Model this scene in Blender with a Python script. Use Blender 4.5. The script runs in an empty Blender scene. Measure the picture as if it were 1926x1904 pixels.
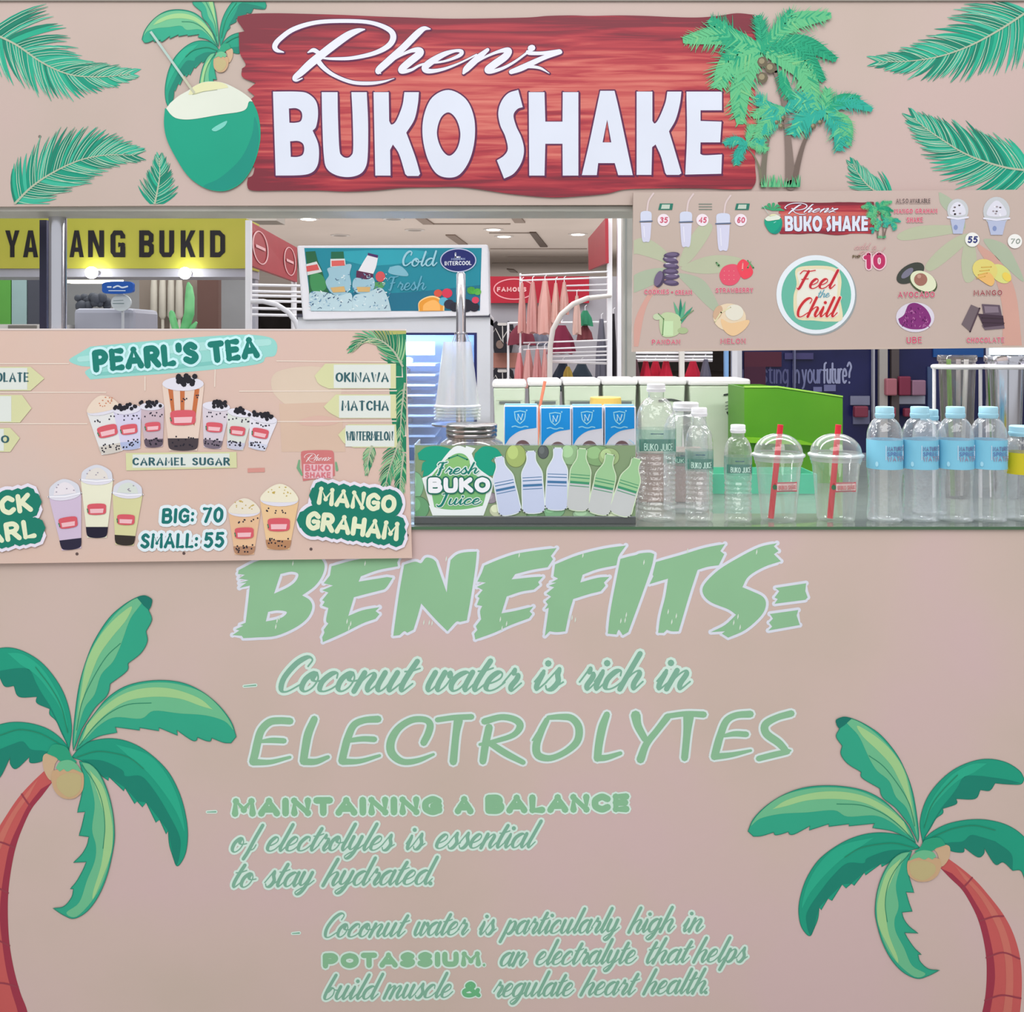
import bpy, bmesh, math, random
import numpy as np
from math import sin, cos, pi, radians as R, hypot
from mathutils import Vector, Matrix, geometry
random.seed(7)
SC = bpy.context.scene
COL = SC.collection

# ------------------------------------------------------------------ camera
D = 1.8                 # camera to counter front (metres); one photo pixel is 1 mm on that plane
EYE = 1.35
CX, HY = 963.0, 640.0   # photo pixel of the vanishing point
cam_d = bpy.data.cameras.new('camera')
cam = bpy.data.objects.new('camera', cam_d); COL.objects.link(cam)
cam.location = (0, -D, EYE); cam.rotation_euler = (pi/2, 0, 0)
cam_d.sensor_fit = 'HORIZONTAL'; cam_d.sensor_width = 36.0
cam_d.lens = 36.0 * D*1000/1926.0
cam_d.shift_y = -(952.0-HY)/1926.0
cam_d.clip_end = 200
SC.camera = cam
# ------------------------------------------------------------------ world, lamps, exposure
SC.view_settings.view_transform = 'Standard'; SC.view_settings.look = 'None'
SC.view_settings.gamma = 1.0; SC.view_settings.use_curve_mapping = False
SC.view_settings.exposure = 0.24
SC.cycles.transparent_max_bounces = 40; SC.cycles.max_bounces = 10
wd = bpy.data.worlds.new('world'); SC.world = wd; wd.use_nodes = True
bg = wd.node_tree.nodes['Background']; bg.inputs[0].default_value = (0.95, 0.97, 1.0, 1); bg.inputs[1].default_value = 0.66
def area(name, loc, rot, sx, sy, power, col=(1, 1, 1)):
    l = bpy.data.lights.new(name, 'AREA'); l.shape = 'RECTANGLE'; l.size = sx; l.size_y = sy
    l.energy = power; l.color = col
    o = bpy.data.objects.new(name, l); COL.objects.link(o); o.location = loc; o.rotation_euler = [R(a) for a in rot]
    return o
area('mall_lamp', (-0.5, -3.2, 3.9), (42, 0, 0), 4.5, 2.2, 84, (1, .98, .97))
area('mall_lamp', (0.9, -1.3, 3.6), (15, 0, 0), 0.9, 0.9, 7, (1, .97, .95))
area('shop_fill', (0, 7.2, 2.88), (0, 0, 0), 12, 2.6, 260, (1, .98, .96))  # added fill panel, hidden above the header, brightens store floor and ceiling
area('shop_fill', (0, 3.2, 3.6), (8, 0, 0), 6, 2, 120)
area('ceiling_fill', (0, 12, 1.9), (180, 0, 0), 14, 6, 150, (1, .97, .95))  # added upward light without a fixture, brightens the dark store ceiling
area('ceiling_fill', (0, 26, 1.9), (180, 0, 0), 18, 14, 240, (1, .97, .95))  # same unseen upward fill for the far ceiling
area('stall_fill', (0, .20, 1.665), (6, 0, 0), 2.6, .07, 13)  # added light, unseen behind the header, brightens worktop and bottles

# ------------------------------------------------------------------ materials
def lin(c):
    c = c/255.0
    return c/12.92 if c <= 0.04045 else ((c+0.055)/1.055)**2.4
ALB = 1.0
MATS = {}
def mat(rgb, rough=0.55, metal=0.0, spec=0.3, emit=0.0):
    key = (tuple(rgb), rough, metal, spec, emit)
    if key in MATS: return MATS[key]
    m = bpy.data.materials.new('m_%d_%d_%d' % tuple(rgb)); m.use_nodes = True
    b = m.node_tree.nodes['Principled BSDF']
    c = [min(.93, lin(v)*ALB) for v in rgb]+[1]
    b.inputs['Base Color'].default_value = c
    b.inputs['Roughness'].default_value = rough; b.inputs['Metallic'].default_value = metal
    b.inputs['Specular IOR Level'].default_value = spec
    # faint procedural tone so that nothing is perfectly flat
    if emit:
        b.inputs['Emission Color'].default_value = [lin(v) for v in rgb]+[1]; b.inputs['Emission Strength'].default_value = emit
    else:
        nt = m.node_tree; tc = nt.nodes.new('ShaderNodeTexCoord'); n = nt.nodes.new('ShaderNodeTexNoise'); n.inputs['Scale'].default_value = 9
        mx = nt.nodes.new('ShaderNodeMix'); mx.data_type = 'RGBA'
        nt.links.new(tc.outputs['Object'], n.inputs['Vector']); nt.links.new(n.outputs['Fac'], mx.inputs[0])
        mx.inputs[6].default_value = [v*.94 for v in c[:3]]+[1]; mx.inputs[7].default_value = [min(1, v*1.06) for v in c[:3]]+[1]
        nt.links.new(mx.outputs[2], b.inputs['Base Color'])
    MATS[key] = m
    return m
def noise_mat(name, stops, scale=(1, 1, 1), nscale=3.0, detail=3, rough=0.6, spec=.3, grad=None, bump=0):
    m = bpy.data.materials.new(name); m.use_nodes = True; nt = m.node_tree
    b = nt.nodes['Principled BSDF']; b.inputs['Roughness'].default_value = rough; b.inputs['Specular IOR Level'].default_value = spec
    tc = nt.nodes.new('ShaderNodeTexCoord'); mp = nt.nodes.new('ShaderNodeMapping'); mp.inputs['Scale'].default_value = scale
    n = nt.nodes.new('ShaderNodeTexNoise'); n.inputs['Scale'].default_value = nscale; n.inputs['Detail'].default_value = detail
    cr = nt.nodes.new('ShaderNodeValToRGB')
    nt.links.new(tc.outputs['Object'], mp.inputs[0]); nt.links.new(mp.outputs[0], n.inputs['Vector']); nt.links.new(n.outputs['Fac'], cr.inputs[0])
    el = cr.color_ramp.elements
    while len(el) > 1: el.remove(el[-1])
    for i, (p, rgb) in enumerate(stops):
        e = el[0] if i == 0 else el.new(p)
        e.position = p; e.color = [min(.93, lin(v)*ALB) for v in rgb]+[1]
    nt.links.new(cr.outputs[0], b.inputs['Base Color'])
    if bump:
        bp = nt.nodes.new('ShaderNodeBump'); bp.inputs['Strength'].default_value = bump; bp.inputs['Distance'].default_value = .002
        nt.links.new(n.outputs['Fac'], bp.inputs['Height']); nt.links.new(bp.outputs[0], b.inputs['Normal'])
    return m
def clear_mat(name, tint=(235, 240, 240), edge=(190, 200, 205), body=0.0, rough=0.03, bump=0, edgek=.4):
    """thin clear plastic or glass: see-through straight on, grey and shiny at grazing angles"""
    m = bpy.data.materials.new(name); m.use_nodes = True; nt = m.node_tree
    for n in list(nt.nodes):
        if n.type == 'BSDF_PRINCIPLED': nt.nodes.remove(n)
    out = nt.nodes['Material Output']
    tr = nt.nodes.new('ShaderNodeBsdfTransparent'); tr.inputs[0].default_value = [lin(v) for v in tint]+[1]
    gl = nt.nodes.new('ShaderNodeBsdfGlossy'); gl.inputs['Roughness'].default_value = rough; gl.inputs[0].default_value = (.95, .95, .95, 1)
    df = nt.nodes.new('ShaderNodeBsdfDiffuse'); df.inputs[0].default_value = [lin(v) for v in edge]+[1]
    lw = nt.nodes.new('ShaderNodeLayerWeight'); lw.inputs[0].default_value = .35
    m1 = nt.nodes.new('ShaderNodeMixShader'); m2 = nt.nodes.new('ShaderNodeMixShader')
    mth = nt.nodes.new('ShaderNodeMath'); mth.operation = 'MULTIPLY_ADD'; mth.inputs[1].default_value = edgek; mth.inputs[2].default_value = body
    nt.links.new(lw.outputs['Facing'], mth.inputs[0])
    nt.links.new(mth.outputs[0], m1.inputs[0]); nt.links.new(tr.outputs[0], m1.inputs[1]); nt.links.new(df.outputs[0], m1.inputs[2])
    fr = nt.nodes.new('ShaderNodeLayerWeight'); fr.inputs[0].default_value = .5
    pw = nt.nodes.new('ShaderNodeMath'); pw.operation = 'POWER'; pw.inputs[1].default_value = 3.2; nt.links.new(fr.outputs['Facing'], pw.inputs[0])
    pm = nt.nodes.new('ShaderNodeMath'); pm.operation = 'MULTIPLY_ADD'; pm.inputs[1].default_value = .6; pm.inputs[2].default_value = .08; nt.links.new(pw.outputs[0], pm.inputs[0])
    nt.links.new(pm.outputs[0], m2.inputs[0]); nt.links.new(m1.outputs[0], m2.inputs[1]); nt.links.new(gl.outputs[0], m2.inputs[2])
    if bump:
        tc = nt.nodes.new('ShaderNodeTexCoord'); n = nt.nodes.new('ShaderNodeTexNoise'); n.inputs['Scale'].default_value = 60
        bp = nt.nodes.new('ShaderNodeBump'); bp.inputs['Strength'].default_value = bump; bp.inputs['Distance'].default_value = .004
        nt.links.new(tc.outputs['Object'], n.inputs['Vector']); nt.links.new(n.outputs['Fac'], bp.inputs['Height'])
        nt.links.new(bp.outputs[0], gl.inputs['Normal']); nt.links.new(bp.outputs[0], fr.inputs['Normal'])
    nt.links.new(m2.outputs[0], out.inputs[0])
    return m

# ------------------------------------------------------------------ placing
def W(px, py, Y=0.0):
    k = (D+Y)/D*0.001
    return Vector(((px-CX)*k, Y, EYE+(HY-py)*k))
def K(Y): return (D+Y)/D*0.001

def tag(o, label=None, cat=None, group=None, kind=None):
    if label: o['label'] = label
    if cat: o['category'] = cat
    if group: o['group'] = group
    if kind: o['kind'] = kind
    return o
def thing(name, loc, label, cat, group=None):
    o = bpy.data.objects.new(name, None); COL.objects.link(o); o.location = loc; o.empty_display_size = .05
    return tag(o, label, cat, group)
def wloc(o):
    v = Vector((0, 0, 0))
    while o is not None: v += o.location; o = o.parent
    return v
def copy_tree(o, parent=None):
    c = o.copy(); COL.objects.link(c)
    if parent: c.parent = parent
    for ch in [x for x in bpy.data.objects if x.parent == o]: copy_tree(ch, c)
    return c

class MB:
    """collects solid shapes in world coordinates, builds ONE mesh object"""
    def __init__(s): s.v = []; s.f = []; s.m = []; s.cm = 0
    def add(s, vs, fs):
        b = len(s.v); s.v += [tuple(v) for v in vs]
        for f in fs: s.f.append([i+b for i in f]); s.m.append(s.cm)
        return s
    def box(s, x0, x1, y0, y1, z0, z1):
        s.add([(x, y, z) for x in (x0, x1) for y in (y0, y1) for z in (z0, z1)],
              [(0, 1, 3, 2), (4, 6, 7, 5), (0, 4, 5, 1), (2, 3, 7, 6), (0, 2, 6, 4), (1, 5, 7, 3)]); return s
    def pbox(s, px0, py0, px1, py1, Y, dep):
        a = W(px0, py0, Y); b = W(px1, py1, Y)
        return s.box(a.x, b.x, Y, Y+dep, b.z, a.z)
    def prism(s, pts, y0, y1):   # pts: world (x,z) loop, extruded along y
        n = len(pts); vs = [(x, y0, z) for x, z in pts]+[(x, y1, z) for x, z in pts]
        fs = [(i, (i+1) % n, n+(i+1) % n, n+i) for i in range(n)]
        tri = geometry.tessellate_polygon([[Vector((x, z, 0)) for x, z in pts]])
        fs += [tuple(t) for t in tri]+[tuple(i+n for i in reversed(t)) for t in tri]
        return s.add(vs, fs)
    def lathe(s, prof, cx, cy, z0=0, n=28, sx=1, sy=1, square=0):
        vs = []; fs = []
        for r, z in prof:
            for k in range(n):
                a = 2*pi*k/n; rr = r
                if square: rr = r*(1+square*(1-abs(cos(2*a)))**1.0) if False else r/((abs(cos(a))**(2+square)+abs(sin(a))**(2+square))**(1/(2+square)))
                vs.append((cx+rr*cos(a)*sx, cy+rr*sin(a)*sy, z0+z))
        m = len(prof)
        for j in range(m-1):
            for k in range(n):
                fs.append((j*n+k, j*n+(k+1) % n, (j+1)*n+(k+1) % n, (j+1)*n+k))
        if prof[0][0] > 1e-6 and getattr(s, 'capb', True): fs.append(tuple(range(n))[::-1])
        if prof[-1][0] > 1e-6 and getattr(s, 'capt', True): fs.append(tuple((m-1)*n+k for k in range(n)))
        return s.add(vs, fs)
    def tube(s, pts, r, n=10):
        pts = [Vector(p) for p in pts]; rs = r if isinstance(r, (list, tuple)) else [r]*len(pts)
        rings = []; up = Vector((0, 0, 1))
        prev = None
        for i, p in enumerate(pts):
            t = (pts[min(i+1, len(pts)-1)]-pts[max(i-1, 0)]).normalized()
            if prev is None:
                u = t.cross(up) if abs(t.z) < .95 else t.cross(Vector((0, 1, 0)))
            else: u = prev-t*prev.dot(t)
            u.normalize(); prev = u; w = t.cross(u)
            rings.append([p+(u*cos(2*pi*k/n)+w*sin(2*pi*k/n))*rs[i] for k in range(n)])
        vs = [v for rg in rings for v in rg]; fs = []
        for j in range(len(pts)-1):
            for k in range(n): fs.append((j*n+k, j*n+(k+1) % n, (j+1)*n+(k+1) % n, (j+1)*n+k))
        fs.append(tuple(range(n))); fs.append(tuple((len(pts)-1)*n+k for k in reversed(range(n))))
        return s.add(vs, fs)
    def ball(s, c, rx, ry=None, rz=None, n=14, m=9):
        ry = ry or rx; rz = rz or rx; vs = []; fs = []
        for j in range(m+1):
            t = pi*j/m
            for k in range(n):
                a = 2*pi*k/n; vs.append((c[0]+rx*sin(t)*cos(a), c[1]+ry*sin(t)*sin(a), c[2]+rz*cos(t)))
        for j in range(m):
            for k in range(n): fs.append((j*n+k, (j+1)*n+k, (j+1)*n+(k+1) % n, j*n+(k+1) % n))
        return s.add(vs, fs)
    def build(s, name, mats, parent=None, smooth=False, bevel=0, label=None, kind=None):
        base = wloc(parent) if parent else None
        if base is None:
            xs = [v[0] for v in s.v]; ys = [v[1] for v in s.v]; zs = [v[2] for v in s.v]
            base = Vector(((min(xs)+max(xs))/2, (min(ys)+max(ys))/2, min(zs)))
        me = bpy.data.meshes.new(name)
        me.from_pydata([(x-base.x, y-base.y, z-base.z) for x, y, z in s.v], [], s.f)
        if not isinstance(mats, (list, tuple)): mats = [mats]
        for m in mats: me.materials.append(m)
        for p, mi in zip(me.polygons, s.m): p.material_index = mi; p.use_smooth = smooth
        me.validate()
        bm = bmesh.new(); bm.from_mesh(me); bmesh.ops.recalc_face_normals(bm, faces=bm.faces)
        bm.to_mesh(me); bm.free(); me.update()
        o = bpy.data.objects.new(name, me); COL.objects.link(o)
        if parent: o.parent = parent
        else: o.location = base
        if bevel:
            b = o.modifiers.new('bevel', 'BEVEL'); b.width = bevel; b.segments = 2; b.limit_method = 'ANGLE'
        if smooth:
            try: me.set_sharp_from_angle(angle=R(40))
            except Exception: pass
        if label: o['label'] = label
        if kind: o['kind'] = kind
        return o

# ------------------------------------------------------------------ flat print: curves, strokes, fills
def parse(s, T=None):
    """'x,y x,yc ...' -> [(x, y, corner)], T=(ox, oy, scale) turns zoomed-crop numbers into photo pixels"""
    out = []
    for tok in s.replace(')c', 'c ').replace('(', ' ').replace(')', ' ').split():
        c = tok.endswith('c'); tok = tok.rstrip('c'); p = [float(v) for v in tok.split(',')]
        if T: p[0] = T[0]+p[0]/T[2]; p[1] = T[1]+p[1]/T[2]; p[2:] = [v/T[2] for v in p[2:]]
        out.append((tuple(p), c))
    return out
def catmull(p0, p1, p2, p3, t):
    return tuple(.5*((2*b)+(-a+c)*t+(2*a-5*b+4*c-d)*t*t+(-a+3*b-3*c+d)*t*t*t) for a, b, c, d in zip(p0, p1, p2, p3))
def smooth_open(P, seg=6):
    if len(P) < 3: return list(P)
    out = []
    for i in range(len(P)-1):
        a = P[i-1] if i else tuple(2*u-v for u, v in zip(P[0], P[1])); d = P[i+2] if i+2 < len(P) else tuple(2*u-v for u, v in zip(P[-1], P[-2]))
        for k in range(seg): out.append(catmull(a, P[i], P[i+1], d, k/seg))
    out.append(P[-1]); return out
def loop(pts, seg=5):
    """closed loop; smooth between corner points"""
    n = len(pts); cs = [i for i in range(n) if pts[i][1]]
    P = [p for p, c in pts]
    if not cs:
        out = []
        for i in range(n):
            for k in range(seg): out.append(catmull(P[i-1], P[i], P[(i+1) % n], P[(i+2) % n], k/seg))
        return out
    out = []
    for a, b in zip(cs, cs[1:]+[cs[0]+n]):
        run = [P[j % n] for j in range(a, b+1)]
        s = smooth_open(run, seg) if len(run) > 2 else run
        out += s[:-1]
    return out
def L(s, T=None, seg=5): return loop(parse(s, T), seg)
def xf(pts, ax, ay, bx, by, sx, sy, rot=0):
    """move loop from anchor a to anchor b with scale"""
    c, s_ = cos(rot), sin(rot); o = []
    for p in pts:
        x, y = (p[0]-ax)*sx, (p[1]-ay)*sy
        o.append((bx+x*c-y*s_, by+x*s_+y*c)+tuple(w*abs(sx) for w in p[2:]))
    return o
def ell(cx, cy, rx, ry, n=32, rot=0):
    return [(cx+rx*cos(2*pi*k/n)*cos(rot)-ry*sin(2*pi*k/n)*sin(rot), cy+rx*cos(2*pi*k/n)*sin(rot)+ry*sin(2*pi*k/n)*cos(rot)) for k in range(n)]
def rect(x0, y0, x1, y1): return [(x0, y0), (x1, y0), (x1, y1), (x0, y1)]

BN = 0
class Ink:
    """flat print: coloured triangles in photo-pixel units of one sign surface, built as ONE thin mesh"""
    def __init__(s, clip=None, stack=False): s.t = []; s.clip = clip; s.lay = 0; s.col = None; s.stack = stack; s.n = 0; s.op = ('f', 0)
    def c(s, rgb, lay=None):
        s.col = rgb if isinstance(rgb, bpy.types.Material) else mat(rgb, .5)
        if lay is not None: s.lay = lay
        return s
    def tri(s, *pp):
        poly = [a[:2] for a in pp]
        if s.clip:
            x0, y0, x1, y1 = s.clip
            for ax, v, sg in ((0, x0, 1), (0, x1, -1), (1, y0, 1), (1, y1, -1)):
                o = []
                for i in range(len(poly)):
                    p, q = poly[i-1], poly[i]; dp, dq = (p[ax]-v)*sg, (q[ax]-v)*sg
                    if (dp < 0) != (dq < 0):
                        t = dp/(dp-dq); o.append((p[0]+(q[0]-p[0])*t, p[1]+(q[1]-p[1])*t))
                    if dq >= 0: o.append(q)
                poly = o
                if len(poly) < 3: return
        s.t.append((poly, s.col, s.lay, s.op))
    def fill(s, *loops):
        s.n += 1; s.op = ('f', s.n)
        allp = [p for l in loops for p in l]
        if len(loops) > 1:      # with holes: constrained triangles, kept by the even-odd rule
            V = []; E = []
            for l in loops:
                b = len(V); V += [Vector((p[0], p[1])) for p in l]; E += [(b+i, b+(i+1) % len(l)) for i in range(len(l))]
            r = geometry.delaunay_2d_cdt(V, E, [], 0, 1e-4, False)
            for f in r[2]:
                if len(f) != 3: continue
                a, b, c = (r[0][i] for i in f); cx, cy = (a.x+b.x+c.x)/3, (a.y+b.y+c.y)/3; ins = False
                for i, j in E:
                    if (V[i].y > cy) != (V[j].y > cy) and cx < (V[j].x-V[i].x)*(cy-V[i].y)/(V[j].y-V[i].y)+V[i].x: ins = not ins
                if ins: s.tri(tuple(a), tuple(b), tuple(c))
            return s
        try: tr = geometry.tessellate_polygon([[Vector((p[0], p[1], 0)) for p in l] for l in loops])
        except Exception: return s
        for a, b, c in tr: s.tri(allp[a], allp[b], allp[c])
        return s
    def disc(s, x, y, r, ry=None, n=8, sub=False):
        ry = ry or r; e = ell(x, y, r, ry, n)
        if not sub: s.n += 1; s.op = ('f', s.n)
        s.tri(*e)
        return s
    def stroke(s, pts, w=None, grow=0, cap=True, closed=False):
        P = [(p[0], p[1], (p[2] if len(p) > 2 else w)+grow) for p in pts]
        if closed: P = P+[P[0]]
        n = len(P)
        if n < 2: return s
        s.n += 1; s.op = ('s', s.n)
        Ls = []; Rs = []
        for i in range(n):
            if closed and i in (0, n-1): a, b = P[-2], P[1]
            else: a, b = P[max(i-1, 0)], P[min(i+1, n-1)]
            dx, dy = b[0]-a[0], b[1]-a[1]; d = hypot(dx, dy) or 1; nx, ny = -dy/d, dx/d; h = P[i][2]/2
            Ls.append((P[i][0]+nx*h, P[i][1]+ny*h)); Rs.append((P[i][0]-nx*h, P[i][1]-ny*h))
        for i in range(n-1):
            q = [Ls[i], Rs[i], Rs[i+1], Ls[i+1]]; sg = [(q[k][0]-q[k-1][0])*(q[(k+1) % 4][1]-q[k][1])-(q[k][1]-q[k-1][1])*(q[(k+1) % 4][0]-q[k][0]) for k in range(4)]
            if min(sg) > 1e-4 or max(sg) < -1e-4: s.tri(*q)
            else: s.tri(Ls[i], Rs[i], Rs[i+1]); s.tri(Ls[i], Rs[i+1], Ls[i+1])
        for i in range(1, n-1):
            a, b, c = P[i-1], P[i], P[i+1]
            v1 = (b[0]-a[0], b[1]-a[1]); v2 = (c[0]-b[0], c[1]-b[1])
            cr = (v1[0]*v2[0]+v1[1]*v2[1])/((hypot(*v1) or 1)*(hypot(*v2) or 1))
            if cr < .93:
                if cap: s.disc(b[0], b[1], b[2]/2, sub=True)
                else: h = b[2]/2; s.tri((b[0]-h, b[1]-h), (b[0]+h, b[1]-h), (b[0]+h, b[1]+h)); s.tri((b[0]-h, b[1]-h), (b[0]+h, b[1]+h), (b[0]-h, b[1]+h))
        if closed: s.disc(P[0][0], P[0][1], P[0][2]/2, sub=True)
        elif cap and cap != 'j': s.disc(P[0][0], P[0][1], P[0][2]/2, sub=True); s.disc(P[-1][0], P[-1][1], P[-1][2]/2, sub=True)
        return s
    def outline(s, loops, w):
        for l in loops: s.stroke(l, w, closed=True)
        return s
    def build(s, name, parent, surf, label=None, kind=None):
        global BN
        BN += 1; off = (BN % 8)*.1; sf = surf; surf = lambda x, y, l: sf(x, y, l+off)
        base = wloc(parent); vs = []; fs = []; ms = []; mi = []
        groups = {}
        for poly, m, lay, op in s.t: groups.setdefault((lay, m.name), (m, []))[1].append((poly, op))
        def emit(poly, lay, m):
            ar = sum(poly[i-1][0]*poly[i][1]-poly[i][0]*poly[i-1][1] for i in range(len(poly)))
            if abs(ar) < 1e-5: return
            if ar < 0: poly = poly[::-1]
            b = len(vs)
            for p in poly: vs.append(tuple(surf(p[0], p[1], lay)-base))
            fs.append(tuple(range(b, b+len(poly)))); mi.append(ms.index(m))
        for (lay, _), (m, polys) in sorted(groups.items(), key=lambda q: q[0]):
            if m not in ms: ms.append(m)
            if s.stack:
                for poly, op in polys: emit(poly, lay+(op[1] % 60)*.015, m)
                continue
            # strokes of one colour that overlap are merged into one clean flat shape, cluster by cluster
            n = len(polys); bb = [(min(p[0] for p in q), min(p[1] for p in q), max(p[0] for p in q), max(p[1] for p in q)) for q, _o in polys]
            par = list(range(n))
            def find(i):
                while par[i] != i: par[i] = par[par[i]]; i = par[i]
                return i
            order = sorted(range(n), key=lambda i: bb[i][0]); act = []
            for i in order:
                x0, y0, x1, y1 = bb[i]; act = [j for j in act if bb[j][2] >= x0-.05]
                for j in act:
                    if bb[j][1] <= y1+.05 and bb[j][3] >= y0-.05: par[find(i)] = find(j)
                act.append(i)
            cl = {}
            for i in range(n): cl.setdefault(find(i), []).append(i)
            for ids in cl.values():
                ops = {polys[i][1] for i in ids}
                if len(ops) == 1 and next(iter(ops))[0] == 'f':
                    for i in ids: emit(polys[i][0], lay, m)
                    continue
                V = []; F = []; ix = {}
                for i in ids:
                    f = []
                    for p in polys[i][0]:
                        k = (round(p[0], 2), round(p[1], 2))
                        if k not in ix: ix[k] = len(V); V.append(Vector(k))
                        if not f or f[-1] != ix[k]: f.append(ix[k])
                    if len(f) > 1 and f[0] == f[-1]: f.pop()
                    if len(f) < 3: continue
                    ar = sum(V[f[q-1]].x*V[f[q]].y-V[f[q]].x*V[f[q-1]].y for q in range(len(f)))
                    if abs(ar) < .01: continue
                    F.append(f if ar > 0 else f[::-1])
                if not F: continue
                r = geometry.delaunay_2d_cdt(V, [], F, 0, 1e-4, False); b = len(vs)
                T3 = np.array([[V[f[0]][:], V[f[q]][:], V[f[q+1]][:]] for f in F for q in range(1, len(f)-1)])
                O = np.array([p[:] for p in r[0]]); R2 = [f for f in r[2] if len(f) == 3]
                C = np.array([(O[f[0]]+O[f[1]]+O[f[2]])/3 for f in R2]); inside = np.zeros(len(C), bool)
                lo = T3.min(1); hi = T3.max(1); od = np.argsort(C[:, 0])
                for k0 in range(0, len(C), 48):
                    idx = od[k0:k0+48]; c = C[idx]; ok = None
                    T4 = T3[(lo[:, 0] <= c[:, 0].max()) & (hi[:, 0] >= c[:, 0].min())]
                    if not len(T4): continue
                    c = c[:, None, :]
                    for u in range(3):
                        a_, b_ = T4[None, :, u], T4[None, :, (u+1) % 3]
                        t = ((b_-a_)[..., 0]*(c-a_)[..., 1]-(b_-a_)[..., 1]*(c-a_)[..., 0]) >= -1e-9
                        ok = t if ok is None else ok & t
                    inside[idx] = ok.any(1)
                for p in O: vs.append(tuple(surf(p[0], p[1], lay)-base))
                for f, og in zip(R2, inside):
                    if og: fs.append(tuple(b+i for i in f)); mi.append(ms.index(m))
        me = bpy.data.meshes.new(name); me.from_pydata(vs, [], fs)
        for m in ms: me.materials.append(m)
        for p, i in zip(me.polygons, mi): p.material_index = i
        me.update()
        o = bpy.data.objects.new(name, me); COL.objects.link(o); o.parent = parent
        if label: o['label'] = label
        if kind: o['kind'] = kind
        return o
def flat(Y, step=.0002, base=1.0):
    """surface facing the camera at depth Y; layer n stands n steps proud of it"""
    return lambda px, py, lay: W(px, py, Y)+Vector((0, -step*(lay+base), 0))
def around(cx, cy, r, Yref, step=.0004):
    """print wrapped on an upright cylinder"""
    k = K(Yref); c0 = CX+cx/k
    def f(px, py, lay):
        a = (px-c0)*k/r; rr = r+step*(lay+1)
        return Vector((cx+rr*sin(a), cy-rr*cos(a), EYE+(HY-py)*k))
    return f

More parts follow.
